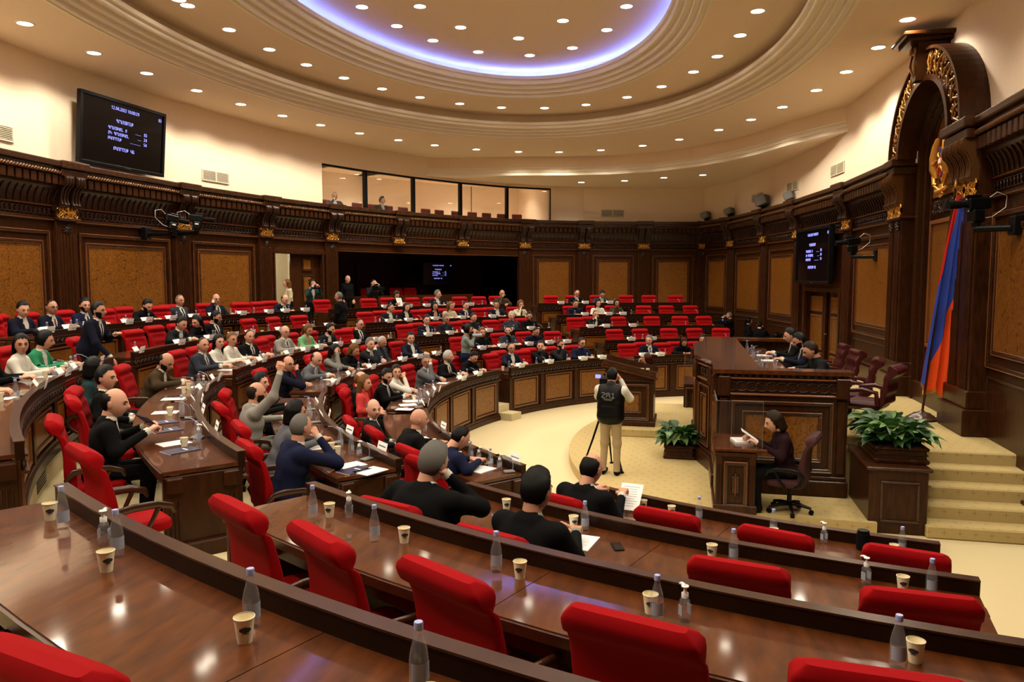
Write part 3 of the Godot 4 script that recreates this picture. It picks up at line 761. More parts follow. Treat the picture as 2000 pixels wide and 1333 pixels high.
func arch(front: Node3D) -> void:
	# arched niche with the emblem; local x along the wall (towards -z of the room), z into the room
	var o := Node3D.new(); o.name = "arch"; front.add_child(o, true)
	o.transform = Transform3D(Basis(Vector3(0, 0, -1), Vector3.UP, Vector3(-1, 0, 0)), Vector3(1.28, 0, -1.15))
	var PX_ := 2.15
	var g := G.new()
	for s in [-1.0, 1.0]:
		g.box(Vector3(s * PX_, 2.95, 0.06), Vector3(1.05, 5.9, 0.44))
		for k in [-1.0, 1.0]:
			for i in 4: g.box(Vector3(s * PX_ + k * 0.26 + (i - 1.5) * 0.08, 3.0, 0.29), Vector3(0.045, 2.8, 0.03), 0.012)
		g.box(Vector3(s * PX_, STAGE_Y + 0.22, 0.12), Vector3(1.25, 0.44, 0.54), 0.02); g.box(Vector3(s * PX_, STAGE_Y + 0.58, 0.1), Vector3(1.15, 0.3, 0.46), 0.02)
		g.box(Vector3(s * PX_, 4.68, 0.1), Vector3(1.15, 0.06, 0.52), 0.015)
		g.box(Vector3(s * PX_, 5.66, 0.17), Vector3(1.12, 0.16, 0.66), 0.015); g.box(Vector3(s * PX_, 5.83, 0.19), Vector3(1.2, 0.16, 0.74), 0.02)
	pb("pier", g, M.wood, o)
	for s in [-1.0, 1.0]:
		for k in [-1.0, 1.0]:
			inst("corbel", corbel_mesh, M.bronze, o, Transform3D(Basis.from_scale(Vector3(0.88, 1, 0.75)), Vector3(s * PX_ + k * 0.265, 5.25, 0.26)))
			inst("rosette", rosette_mesh, M.carve, o, Transform3D(Basis(Vector3(1, 0, 0), PI / 2), Vector3(s * PX_ + k * 0.26, 4.5, 0.3)))
			inst("gilded_scroll", scroll_mesh, M.gold, o, Transform3D(Basis.from_scale(Vector3(0.95, 1.1, 1)), Vector3(s * PX_ + k * 0.27, 4.83, 0.3)))
	# round arch: outer band, carved face, inner band
	g = G.new()
	var N := 36
	var y0 := 5.88; var z1 := 0.44
	for q in [[2.17, 2.24, 0.0, z1 + 0.03], [1.5, 1.62, 0.0, z1 + 0.02], [1.6, 2.19, 0.0, z1 - 0.06]]:
		var a: Array = arch_path(q[0], y0, N); var b: Array = arch_path(q[1], y0, N)
		for i in N:
			var fz: float = q[3]
			g.quad(Vector3(a[i].x, a[i].y, fz), Vector3(a[i + 1].x, a[i + 1].y, fz), Vector3(b[i + 1].x, b[i + 1].y, fz), Vector3(b[i].x, b[i].y, fz), Vector3(0, 0, 1))
			var ob := Vector3(b[i].x, b[i].y - y0, 0).normalized()
			g.quad(Vector3(b[i].x, b[i].y, -0.1), Vector3(b[i + 1].x, b[i + 1].y, -0.1), Vector3(b[i + 1].x, b[i + 1].y, fz), Vector3(b[i].x, b[i].y, fz), ob)
			g.quad(Vector3(a[i].x, a[i].y, -0.1), Vector3(a[i + 1].x, a[i + 1].y, -0.1), Vector3(a[i + 1].x, a[i + 1].y, fz), Vector3(a[i].x, a[i].y, fz), -ob)
	pb("arch_ring", g, M.wood, o)
	g = G.new()
	for i in 26:
		var a := PI * (i + 0.5) / 26
		var c := Vector3(cos(a) * 1.9, y0 + sin(a) * 1.9 * 0.8, z1 - 0.03)
		var q := Basis(Vector3(0, 0, 1), a)
		var sc := G.new()
		var s := 1.0 if i % 2 else -1.0
		curl(sc, Vector3(s * 0.08, 0, 0), 0.13, 1.3, s, 0.022, 0.0)
		curl(sc, Vector3(-s * 0.15, 0.03, 0), 0.09, 1.2, -s, 0.018, PI)
		sc.tube([Vector3(-s * 0.18, -0.1, 0), Vector3(0, -0.06, 0.03), Vector3(s * 0.22, 0.05, 0)], [0.01, 0.024, 0.01], 5)
		g.add(sc, Transform3D(q, c))
	pb("carved_foliage", g, M.oldgold, o).set_meta("kind", "stuff")
	g = G.new()
	g.box(Vector3(0, 7.88, 0.4), Vector3(0.95, 0.08, 1.0), 0.02); g.box(Vector3(0, 7.81, 0.38), Vector3(0.75, 0.08, 0.84), 0.02)
	g.extrude(PackedVector2Array([Vector2(-0.12, 7.1), Vector2(0.12, 7.1), Vector2(0.22, 7.8), Vector2(-0.22, 7.8)]), 0.0, 0.6)
	pb("keystone", g, M.wood, o)
	g = G.new()
	for s in [-1.0, 1.0]:
		curl(g, Vector3(s * 0.1, 7.65, 0.62), 0.1, 1.4, s, 0.025, 0.0)
		g.tube([Vector3(s * 0.05, 7.2, 0.6), Vector3(s * 0.11, 7.4, 0.64), Vector3(s * 0.13, 7.6, 0.61)], [0.015, 0.03, 0.015], 6)
	pb("keystone_leaf", g, M.oldgold, o)
	# niche: burl ground, stepped reveal and a carved band
	g = G.new(); g.box(Vector3(0, 3.0, -0.2), Vector3(3.4, 6.0, 0.1))
	var ap := PackedVector2Array(arch_path(1.62, 5.88, 30))
	g.extrude(ap, -0.25, -0.15)
	pb("niche_back", g, M.wood, o)
	g = G.new()
	g.box(Vector3(0, 3.26, -0.13), Vector3(1.9, 2.5, 0.06), 0.01)
	pb("burl_panel", g, M.burl, o)
	g = G.new()
	var pl := PackedVector2Array([Vector2(-0.95, 5.0), Vector2(0.95, 5.0)])
	for i in 25: pl.append(Vector2(cos(PI * i / 24) * 0.95, 5.88 + sin(PI * i / 24) * 0.76))
	g.extrude(pl, -0.16, -0.1)
	pb("burl_panel", g, M.burl, o)
	g = G.new()
	for q in [[0.96, 1.08, 0.0], [1.1, 1.24, 0.08], [1.27, 1.46, 0.16]]:
		var a: Array = arch_path(q[0], 5.88, N); var b: Array = arch_path(q[1], 5.88, N)
		var fz: float = -0.08 + q[2]
		a.push_front(Vector2(q[0], STAGE_Y)); a.push_back(Vector2(-q[0], STAGE_Y)); b.push_front(Vector2(q[1], STAGE_Y)); b.push_back(Vector2(-q[1], STAGE_Y))
		for i in a.size() - 1:
			g.quad(Vector3(a[i].x, a[i].y, fz), Vector3(a[i + 1].x, a[i + 1].y, fz), Vector3(b[i + 1].x, b[i + 1].y, fz), Vector3(b[i].x, b[i].y, fz), Vector3(0, 0, 1))
			var inn := -Vector3(a[i].x, maxf(a[i].y - 5.95, 0.0), 0).normalized()
			g.quad(Vector3(a[i].x, a[i].y, -0.2), Vector3(a[i + 1].x, a[i + 1].y, -0.2), Vector3(a[i + 1].x, a[i + 1].y, fz), Vector3(a[i].x, a[i].y, fz), inn)
	pb("niche_moulding", g, M.trim, o)
	g = G.new(); frame_bars(g, -0.95, 0.95, 2.0, 4.55, 0.08, -0.09, 0.07)
	pb("inner_frame", g, M.edge, o)
	for k in [-1.0, 0.0, 1.0]: inst("carved_scroll", scroll_mesh, M.carve, o, Transform3D(Basis.from_scale(Vector3(1.05, 1, 1)), Vector3(k * 0.56, 4.8, -0.1)))
	g = G.new(); g.box(Vector3(0, STAGE_Y + 0.2, -0.05), Vector3(2.9, 0.4, 0.2), 0.015)
	pb("skirting", g, M.wood, o)
func build_floor() -> void:
	var g := G.new(); g.box(Vector3(-7.6, -0.1, 0), Vector3(24, 0.2, 46))
	struct("floor", g, M.carpet)
	for k in range(1, 6):
		g = G.new()
		g.arc(ROW_R[k] - 0.02 if k > 1 else ROW_R[k] + 0.02, ROW_R[k + 1] if k < 5 else 22.0, -81.0, 81.0, 0.0 if k < 5 else 0.0, FLOOR_Y[k], 90)
		struct("floor", g, M.carpet)
		# half-height steps in the aisles
		for q in [[-57.2, -50.4], [-20.6, -17.2], [18.7, 21.8], [48.7, 53.8]]:
			g = G.new()
			var lo: float = FLOOR_Y[k - 1]
			g.arc(ROW_R[k] - 0.36, ROW_R[k], q[0], q[1], lo - 0.1, (lo + FLOOR_Y[k]) / 2)
			var s := struct("floor", g, M.riser)
	# slotted air grilles in the curved risers beside the benches
	for q in [[4, -30.0], [4, -38.0], [4, -46.0], [3, -36.0]]:
		g = G.new()
		for i in 6:
			var y: float = FLOOR_Y[q[0] - 1] + 0.07 + i * 0.03
			g.arc(ROW_R[q[0]] - 0.03, ROW_R[q[0]], q[1], q[1] + 2.6, y, y + 0.012)
		struct("trim", g, M.carve)
	# low patterned platform in the well
	g = G.new()
	var poly := PackedVector2Array([Vector2(0.9, 4.6)])
	poly = PackedVector2Array()
	for i in 41:
		var a := deg_to_rad(lerpf(146.0, 214.0, i / 40.0))
		poly.append(Vector2(2.22 + 7.85 * cos(a), -0.35 + 7.85 * sin(a)))
	poly.append_array([Vector2(-0.9, -4.6), Vector2(-0.9, 4.2)])
	g.extrude(poly, 0.0, 0.16, Transform3D(Basis(Vector3(1, 0, 0), Vector3(0, 0, 1), Vector3(0, 1, 0)), Vector3.ZERO))
	struct("floor", g, M.pattern)
	g = G.new(); g.box(Vector3(-3.95, 0.24, -2.3), Vector3(1.9, 0.17, 3.4), 0.02)
	struct("floor", g, M.pattern)
	# stage and its steps
	g = G.new(); g.box(Vector3(0.2, STAGE_Y / 2, -2.6), Vector3(2.8, STAGE_Y, 10.8), 0.02)
	struct("floor", g, M.pattern)
	for k in 4:
		g = G.new()
		var zf: float = [4.2, 3.86, 3.5, 3.15][k]
		g.box(Vector3(0.5, STAGE_Y / 5 * (k + 1) / 2, (zf + 2.75) / 2), Vector3(1.6, STAGE_Y / 5 * (k + 1), zf - 2.75), 0.02)
		struct("floor", g, M.pattern)
# ---------- benches and chairs ----------
const BLOCKS := {"N": [-80.6, -57.2, "facing the stage steps"], "L": [-50.3, -20.7, "beside the slotted cream riser"], "M": [-17.0, 18.6, "below the hanging screen"], "C": [22.0, 48.6, "before the dark alcove"], "R": [54.0, 79.0, "in the far corner"]}
const ROW_WORD := ["", "front", "second", "third", "fourth", "rear"]
const EMPTY := {"N4": [-68.7, -64.9], "N3": [-61.5, -65.3, -69.2, -73.2, -77.0], "N2": [-73.3, -78.1], "N1": [-67.3, -73.0, -78.6], "L3": [-37.8, -51.0], "L1": [-49.3],
	"M5": [-15.8, -3.4, 2.8, 13.0, 15.6], "M4": [-16.2, -8.7, 8.0, 11.8, 15.4], "M3": [0.0, 14.5], "M2": [-3.9], "C5": [24.0, 30.6, 37.2, 43.9, 46.9], "C4": [25.5, 33.9, 43.5], "C3": [25.5, 34.8, 40.8], "C2": [28.0, 46.8], "C1": [25.5, 33.0],
	"R5": [57.6, 68.7, 71.9, 75.6], "R4": [69.3, 73.0, 76.8], "R3": [55.3, 63.1, 68.3, 72.8, 77.1], "R2": [58.6, 63.6, 68.5, 73.4, 77.4], "R1": [56.0, 63.6]}
const NTH := ["first", "second", "third", "fourth", "fifth"]
var chair0: Node3D
func bench(blk: String, k: int) -> void:
	var a0: float = BLOCKS[blk][0]; var a1: float = BLOCKS[blk][1]
	if blk == "R" and k >= 4: a1 -= 2.0
	var r: float = ROW_R[k]; var fl: float = FLOOR_Y[k]
	var top := fl + DESK_H; var par := fl + PARAPET_H
	var bottom := 0.0 if k == 1 else fl - 0.03
	var o := thing("curved_bench", "curved dark wood bench, %s row of the block %s" % [ROW_WORD[k], BLOCKS[blk][2]], "bench", pol(r + 0.3, (a0 + a1) / 2, fl))
	var deg := 180.0 / PI / r
	var n := maxi(2, int(round((a1 - a0) / deg / 2.3)))
	for i in n:
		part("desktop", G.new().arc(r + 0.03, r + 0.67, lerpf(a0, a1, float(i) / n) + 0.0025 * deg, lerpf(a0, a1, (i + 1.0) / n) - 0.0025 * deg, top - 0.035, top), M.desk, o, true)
	part("nosing", G.new().arc(r + 0.665, r + 0.69, a0, a1, top - 0.06, top - 0.006), M.trim, o, true)
	part("underframe", G.new().arc(r + 0.6, r + 0.63, a0 + deg * 0.05, a1 - deg * 0.05, top - 0.16, top - 0.03), M.wood, o, true)
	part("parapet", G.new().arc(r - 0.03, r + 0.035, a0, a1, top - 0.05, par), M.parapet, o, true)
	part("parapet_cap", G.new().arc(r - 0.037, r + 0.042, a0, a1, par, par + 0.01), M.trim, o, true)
	part("front_board", G.new().arc(r, r + 0.03, a0, a1, bottom, top - 0.04), M.wood, o, true)
	part("ledge", G.new().arc(r - 0.06, r, a0, a1, par - 0.25, par - 0.225).arc(r - 0.05, r, a0, a1, par - 0.115, par - 0.095), M.trim, o, true)
	part("skirting", G.new().arc(r - 0.06, r, a0, a1, bottom, bottom + 0.1).arc(r - 0.035, r, a0, a1, bottom + 0.1, bottom + 0.15), M.wood, o, true)
	# carved band of small upright leaves
	var g := G.new()
	var nl := int((a1 - a0) / deg / 0.075)
	for i in nl:
		var a := lerpf(a0, a1, (i + 0.5) / nl)
		var c := pol(r - 0.02, a, par - 0.17)
		var b := Basis(Vector3.UP, face_in(c))
		g.box(c, Vector3(0.05, 0.09, 0.04), 0.012, b * Basis(Vector3(0, 0, 1), 0.5 if i % 2 else -0.5))
	part("carved_band", g, M.carve, o, true).set_meta("kind", "stuff")
	var ni := maxi(2, int(round((a1 - a0) / deg / 1.25)))
	var y0 := bottom + 0.2; var y1 := par - 0.3
	for i in ni:
		var c0 := lerpf(a0, a1, float(i) / ni) + 0.16 * deg; var c1 := lerpf(a0, a1, (i + 1.0) / ni) - 0.16 * deg
		var bp := part("burl_panel", G.new().arc(r - 0.012, r, c0 + 0.06 * deg, c1 - 0.06 * deg, y0 + 0.06, y1 - 0.06, 3), M.burl, o, true)
		g = G.new()
		g.arc(r - 0.03, r, c0, c1, y0, y0 + 0.028, 3).arc(r - 0.03, r, c0, c1, y1 - 0.028, y1, 3)
		g.arc(r - 0.03, r, c0, c0 + 0.028 * deg, y0 + 0.028, y1 - 0.028, 1).arc(r - 0.03, r, c1 - 0.028 * deg, c1, y0 + 0.028, y1 - 0.028, 1)
		part("panel_frame", g, M.edge, bp)
		if i > 0: part("stile", G.new().arc(r - 0.04, r, lerpf(a0, a1, float(i) / ni) - 0.05 * deg, lerpf(a0, a1, float(i) / ni) + 0.05 * deg, bottom + 0.15, par - 0.25, 1), M.wood, o, true)
	for e in [[a0, 1.0], [a1, -1.0]]:
		var a: float = e[0]
		g = G.new()
		var f := Basis(Vector3.UP, face_in(pol(1, a)))
		var at := pol(r + 0.34, a, 0)
		var side := Vector3(sin(deg_to_rad(a)), 0, -cos(deg_to_rad(a))) * float(e[1])
		var lo := bottom if k == 1 else fl
		g.box(at + side * 0.03 + Vector3(0, (lo + top - 0.05) / 2, 0), Vector3(0.06, top - 0.05 - lo, 0.66), 0.01, f)
		g.box(at - side * 0.01 + Vector3(0, lo + 0.07, 0), Vector3(0.1, 0.14, 0.68), 0.012, f)
		for q in [-0.24, 0.24]:
			g.box(at - side * 0.012 + f * Vector3(0, 0, q) + Vector3(0, top - 0.13, 0), Vector3(0.05, 0.14, 0.14), 0.012, f)
			for w in 3: g.box(at - side * 0.004 + f * Vector3(0, 0, q + (w - 1) * 0.035) + Vector3(0, (lo + top) / 2 - 0.06, 0), Vector3(0.02, top - lo - 0.4, 0.018), 0.005, f)
		part("end_panel", g, M.wood, o, true)
func build_benches() -> void:
	for b in BLOCKS:
		for k in range(1, 6):
			if b == "N" and k == 5: continue
			if b == "L" and k == 5: continue
			bench(b, k)
	# last desk inside the alcove
	var o := thing("alcove_bench", "straight dark bench inside the dark alcove", "bench", Vector3(-14.2, 1.87, -14.1))
	var d := Vector3(1.71, 0, -2.74).normalized(); var z := Vector3(-d.z, 0, d.x)
	var f := Basis(d, Vector3.UP, z)
	part("desktop", G.new().box(Vector3(0, 0.76, 0), Vector3(6.0, 0.04, 0.6), 0.01, f), M.desk, o)
	part("front_board", G.new().box(f * Vector3(0, 0.42, 0.28), Vector3(6.0, 0.88, 0.06), 0.01, f), M.wood, o)
func soft(w: float, h: float, d: float, e := 0.35) -> PackedVector2Array:
	# rounded rectangle, superellipse
	var o := PackedVector2Array()
	for i in 40:
		var a := TAU * i / 40
		var c := cos(a); var s := sin(a)
		o.append(Vector2(signf(c) * pow(absf(c), e) * w, signf(s) * pow(absf(s), e) * h))
	return o
func back_cushion(tufted: bool) -> G:
	var g := G.new()
	var R := []
	var H := 0.71
	for i in 25:
		var k := i / 24.0
		var w := 0.285 + 0.012 * sin(k * PI) - 0.02 * (1.0 - k)
		var t := 0.045 + 0.012 * sin(k * PI * 2.2)
		if k > 0.8: t = 0.045 + 0.032 * sin((k - 0.8) / 0.2 * PI)           # head roll
		if k > 0.765 and k < 0.81: t -= 0.016
		if k > 0.9: w -= 0.05 * pow((k - 0.9) / 0.1, 2.0)
		if k > 0.96: t *= 0.55
		if k < 0.04: t *= 0.6
		var zc := -0.032 * (1.0 - smoothstep(0.72, 0.84, k)) + 0.05 * pow(k, 2.0) + 0.03 * sin(k * PI) * -1.0 + (-0.012 if k > 0.8 else 0.0) * sin((k - 0.8) / 0.2 * PI)
		var row := PackedVector3Array()
		for p in soft(w, t, 0, 0.32):
			var z := p.y
			if tufted and z < 0.0 and k < 0.78:
				for cx in [-0.16, 0.0, 0.16]:
					for cy in [0.18, 0.42, 0.64]:
						var dd := Vector2(p.x - cx - (0.0), (k - cy) * H).length()
						z += 0.022 * exp(-pow(dd / 0.05, 2.0))
			row.append(Vector3(p.x, k * H, zc + z))
		R.append(row)
	# the two ends closed
	var lo: PackedVector3Array = R[0]; var hi: PackedVector3Array = R[24]
	g.sheet(R, true, Vector3.ZERO, g.orient(R))
	g.cap(lo, Vector3.DOWN); g.cap(hi, Vector3.UP)
	return g
func make_chair(cloth: Material, arms: Material) -> Node3D:
	var t := thing("swivel_chair", "red swivel chair", "chair")
	t.set_meta("stem", "swivel_chair")
	var b := Basis(Vector3(1, 0, 0), deg_to_rad(5.0))
	var back := inst("backrest", back_cushion(true).mesh(), cloth, t, Transform3D(b, Vector3(0, 0.43, 0.22)))
	var g := G.new()
	var R := []
	for i in 9:
		var k := i / 8.0
		var q: float = [0.9, 0.98, 1.0, 1.0, 1.0, 1.0, 0.99, 0.95, 0.85][i]
		var row := PackedVector3Array()
		for p in soft(0.27 * q, 0.255 * q, 0, 0.35): row.append(Vector3(p.x, 0.395 + k * 0.1, p.y - 0.03))
		R.append(row)
	g.sheet(R, true, Vector3.ZERO, g.orient(R)); g.cap(R[8], Vector3.UP); g.cap(R[0], Vector3.DOWN)
	part("seat", g, cloth, t)
	for s in [-1.0, 1.0]:
		g = G.new()
		g.tube([Vector3(s * 0.285, 0.4, 0.1), Vector3(s * 0.305, 0.48, 0.19), Vector3(s * 0.31, 0.57, 0.22), Vector3(s * 0.31, 0.635, 0.16), Vector3(s * 0.31, 0.65, 0.05), Vector3(s * 0.31, 0.645, -0.13), Vector3(s * 0.31, 0.61, -0.24), Vector3(s * 0.305, 0.55, -0.265)], [0.02, 0.024, 0.028, 0.034, 0.036, 0.034, 0.028, 0.016], 10, true, 0.62, Vector3(0, 0.6, 0.8))
		g.tube([Vector3(s * 0.285, 0.4, -0.02), Vector3(s * 0.305, 0.5, -0.08), Vector3(s * 0.31, 0.62, -0.14)], [0.018, 0.018, 0.02], 8)
		part("armrest", g, arms, t)
	g = G.new(); g.tube([Vector3(0, 0.1, 0), Vector3(0, 0.24, 0)], 0.032, 10).tube([Vector3(0, 0.24, 0), Vector3(0, 0.37, 0)], 0.02, 10)
	g.box(Vector3(0, 0.375, 0), Vector3(0.24, 0.03, 0.26), 0.01)
	part("column", g, M.black, t)
	for i in 5:
		var a := TAU * i / 5 + 0.3
		var d := Vector3(cos(a), 0, sin(a))
		g = G.new(); g.tube([Vector3(0, 0.125, 0), d * 0.15 + Vector3(0, 0.115, 0), d * 0.29 + Vector3(0, 0.085, 0)], [0.032, 0.026, 0.018], 7)
		g.lathe([Vector2(0.0, -0.024), Vector2(0.03, -0.02), Vector2(0.034, 0.0), Vector2(0.03, 0.02), Vector2(0.0, 0.024)], 10)
		var bl := part("base_leg", G.new().tube([Vector3(0, 0.125, 0), d * 0.15 + Vector3(0, 0.115, 0), d * 0.29 + Vector3(0, 0.085, 0)], [0.032, 0.026, 0.018], 7), M.black, t)
		var w := G.new(); w.tube([d * 0.29 + Vector3(-d.z, 0, d.x) * 0.025 + Vector3(0, 0.034, 0), d * 0.29 - Vector3(-d.z, 0, d.x) * 0.025 + Vector3(0, 0.034, 0)], 0.033, 10)
		part("caster", w, M.rubber, bl)
	return t
func chair_at(p: Vector3, turn: float, label: String, grp: String) -> Node3D:
	if chair0 == null:
		chair0 = make_chair(M.red, M.trim)
		chair0.position = p; chair0.rotation.y = turn
		chair0.set_meta("label", label); chair0.set_meta("group", grp)
		return chair0
	return copy(chair0, p, turn, label, grp)
func build_chairs() -> void:
	for key in EMPTY:
		var k := int(key[1]); var blk: String = key[0]
		for a in EMPTY[key]:
			var nth: int = EMPTY[key].size() - EMPTY[key].find(a) - 1
			var p := pol(ROW_R[k] + (0.72 if not key in ["L3", "L2", "L1", "M1"] else 0.98), a, FLOOR_Y[k])
			chair_at(p, face_in(p) + rng.randf_range(-0.22, 0.22), ("empty red swivel chair, %s row, benches %s" % [ROW_WORD[k], BLOCKS[blk][2]]) if blk != "N" else ("%s empty red chair from the passage end, %s row facing the stage steps" % [NTH[nth], ROW_WORD[k]]), "empty red chairs, %s row %s" % [ROW_WORD[k], BLOCKS[blk][2]])
	# three on the rear bench of the alcove
	for s in [0.12, 0.52, 0.72]:
		var p := Vector3(-15.4, 1.87, -12.2).lerp(Vector3(-13.6, 1.87, -15.2), s) + Vector3(-0.3, 0, -0.2)
		chair_at(p, face_in(p), "empty red swivel chair at the straight bench inside the alcove", "empty red chairs inside the alcove")
# ---------- presidium side ----------
func panelled_face(par: Node3D, f: Transform3D, w: float, y0: float, y1: float) -> void:
	var g := G.new(); frame_bars(g, -w / 2, w / 2, y0, y1, 0.05, 0.02, 0.05)
	var p := part("outer_frame", G.new().add(g, f), M.trim, par, true)
	g = G.new(); frame_bars(g, -w / 2 - 0.006, w / 2 + 0.006, y0 - 0.006, y1 + 0.006, 0.014, 0.04, 0.02); frame_bars(g, -w / 2 + 0.15, w / 2 - 0.15, y0 + 0.15, y1 - 0.15, 0.012, 0.04, 0.02)
	part("frame_bead", G.new().add(g, f), M.edge, p)
	g = G.new(); frame_bars(g, -w / 2 + 0.16, w / 2 - 0.16, y0 + 0.16, y1 - 0.16, 0.04, 0.02, 0.05)
	part("inner_frame", G.new().add(g, f), M.trim, par, true)
	g = G.new(); g.box(Vector3(0, (y0 + y1) / 2, 0.012), Vector3(w - 0.4, y1 - y0 - 0.4, 0.02))
	part("burl_panel", G.new().add(g, f), M.burl, par, true)
func build_front() -> void:
	var o := thing("presidium_desk", "tall dark wood presidium desk with burl panels before the flag", "desk", Vector3(-2.1, 0.16, 0))
	var Y := 2.03
	# outline of the counter, room side bowed out in three facets
	var outer := [Vector3(-1.08, 0, 3.02), Vector3(-2.93, 0, 3.02), Vector3(-2.93, 0, 1.9), Vector3(-3.2, 0, 0.9), Vector3(-3.2, 0, -1.5), Vector3(-2.93, 0, -2.5), Vector3(-2.93, 0, -3.4), Vector3(-1.08, 0, -3.4)]
	for i in outer.size() - 1:
		var a: Vector3 = outer[i]; var b: Vector3 = outer[i + 1]
		var f := wall_frame(a, b); var w := a.distance_to(b)
		# wall_frame looks to the left of travel, the outside here
		f = Transform3D(Basis(-f.basis.x, Vector3.UP, -f.basis.z), f.origin)
		if f.basis.z.dot(f.origin - Vector3(-1.9, 0, -0.2)) < 0.0: f = Transform3D(Basis(-f.basis.x, Vector3.UP, -f.basis.z), f.origin)
		var g := G.new()
		g.box(Vector3(0, (0.16 + Y) / 2, -0.04), Vector3(w, Y - 0.2, 0.08))
		part("front_board", G.new().add(g, f), M.wood, o, true)
		g = G.new(); g.box(Vector3(0, 0.28, 0.03), Vector3(w + 0.04, 0.24, 0.1), 0.015); g.box(Vector3(0, 0.43, 0.01), Vector3(w, 0.06, 0.06), 0.012)
		part("skirting", G.new().add(g, f), M.wood, o, true)
		g = G.new(); g.box(Vector3(0, 1.66, 0.02), Vector3(w, 0.03, 0.08), 0.008); g.box(Vector3(0, 1.9, 0.02), Vector3(w, 0.025, 0.07), 0.008)
		part("ledge", G.new().add(g, f), M.edge, o, true)
		g = G.new()
		var nk := int((w - 0.3) / 0.14)
		for k in nk:
			var pts := []
			for q in 11: pts.append(Vector3(-w / 2 + 0.2 + (w - 0.4) * k / maxf(nk - 1.0, 1.0) + 0.09 * cos(TAU * q / 10), 1.775 + 0.07 * sin(TAU * q / 10), 0.01))
			g.tube(pts, 0.013, 4, false, 1.0, Vector3(0, 0, 1))
		part("carved_band", G.new().add(g, f), M.carve, o, true).set_meta("kind", "stuff")
		g = G.new()
		var nt := int(w / 0.1)
		for k in nt: g.box(Vector3(-w / 2 + w * (k + 0.5) / nt, 1.945, 0.015), Vector3(0.055, 0.05, 0.05), 0.006)
		part("dentil_row", G.new().add(g, f), M.carve, o, true).set_meta("kind", "stuff")
		for s in [-1.0, 1.0]:
			g = G.new(); g.box(Vector3(s * (w / 2 - 0.09), 1.78, 0.04), Vector3(0.18, 0.3, 0.1), 0.012); g.box(Vector3(s * (w / 2 - 0.09), 1.05, 0.015), Vector3(0.12, 1.1, 0.05), 0.012)
			part("corner_post", G.new().add(g, f), M.wood, o, true)
		panelled_face(o, f, w - 0.42, 0.52, 1.56)
	# counter top: wide along the room side, narrow at both ends
	var g2 := G.new()
	var T := Transform3D(Basis(Vector3(1, 0, 0), Vector3(0, 0, 1), Vector3(0, 1, 0)), Vector3(0, Y - 0.06, 0))
	g2.extrude(PackedVector2Array([Vector2(-1.02, 3.09), Vector2(-3.0, 3.09), Vector2(-3.0, 1.9), Vector2(-3.27, 0.9), Vector2(-3.27, -1.5), Vector2(-3.0, -2.5), Vector2(-3.0, -3.47), Vector2(-1.02, -3.47), Vector2(-1.02, -3.1), Vector2(-2.3, -3.1), Vector2(-2.3, 2.72), Vector2(-1.02, 2.72)]), 0.0, 0.06, T)
	part("counter_top", g2, M.desk, o, true)
	g2 = G.new(); g2.box(Vector3(-2.05, 1.8, -0.2), Vector3(0.75, 0.04, 5.8), 0.01)
	part("desktop", g2, M.desk, o, true)
	g2 = G.new(); g2.box(Vector3(-2.32, 1.9, -0.2), Vector3(0.04, 0.2, 5.8), 0.008)
	part("inner_board", g2, M.wood, o, true)
	# lectern for speakers
	o = thing("lectern", "broad wooden speaker's lectern with sloping top and burl side panel", "lectern", Vector3(-4.55, 0.325, -1.35))
	var prof := PackedVector2Array([Vector2(-5.05, 0.325), Vector2(-4.05, 0.325), Vector2(-4.05, 1.33), Vector2(-5.05, 1.56)])
	part("body", G.new().extrude(prof, -1.85, -0.92), M.wood, o, true)
	var g := G.new(); g.extrude(PackedVector2Array([Vector2(-5.13, 1.57), Vector2(-3.97, 1.305), Vector2(-3.97, 1.35), Vector2(-5.13, 1.615)]), -1.92, -0.86)
	part("sloping_top", g, M.desk, o, true)
	g = G.new(); g.extrude(PackedVector2Array([Vector2(-5.1, 1.6), Vector2(-4.0, 1.35), Vector2(-4.0, 1.47), Vector2(-5.1, 1.72)]), -0.9, -0.86); g.extrude(PackedVector2Array([Vector2(-5.1, 1.6), Vector2(-4.0, 1.35), Vector2(-4.0, 1.47), Vector2(-5.1, 1.72)]), -1.92, -1.88)
	part("side_rail", g, M.trim, o, true)
	panelled_face(o, Transform3D(Basis.IDENTITY, Vector3(-4.55, 0, -0.92)), 0.8, 0.46, 1.2)
	g = G.new(); g.box(Vector3(-4.55, 0.38, -1.38), Vector3(1.08, 0.11, 1.02), 0.012); g.box(Vector3(-4.55, 1.27, -0.91), Vector3(1.0, 0.03, 0.05), 0.008)
	part("skirting", g, M.wood, o, true)
	# glazed display stand at the far end of the presidium
	o = thing("display_stand", "slim wooden stand with a glazed box at the far end of the presidium", "stand", Vector3(-3.15, 0.0, -4.2))
	g = G.new(); g.box(Vector3(-3.15, 0.45, -4.2), Vector3(0.6, 0.9, 1.4), 0.015)
	part("body", g, M.wood, o, true)
	panelled_face(o, Transform3D(Basis.IDENTITY, Vector3(-3.15, 0, -3.5)), 0.5, 0.1, 0.8)
	g = G.new(); g.box(Vector3(-3.15, 1.2, -4.2), Vector3(0.56, 0.6, 1.36))
	part("glass_box", g, M.glass, o, true)
	g = G.new()
	for sx in [-1, 1]:
		for sz in [-1, 1]: g.box(Vector3(-3.15 + sx * 0.285, 1.2, -4.2 + sz * 0.685), Vector3(0.02, 0.62, 0.02))
	part("corner_bead", g, M.edge, o, true)
	# stenographer's desk with glass screens
	o = thing("clerk_desk", "small wooden clerk's desk with clear glass screens", "desk", Vector3(-2.7, 0.16, 3.75))
	g = G.new(); g.box(Vector3(-2.72, 0.6, 3.72), Vector3(0.52, 0.88, 0.9), 0.015)
	part("body", g, M.wood, o, true)
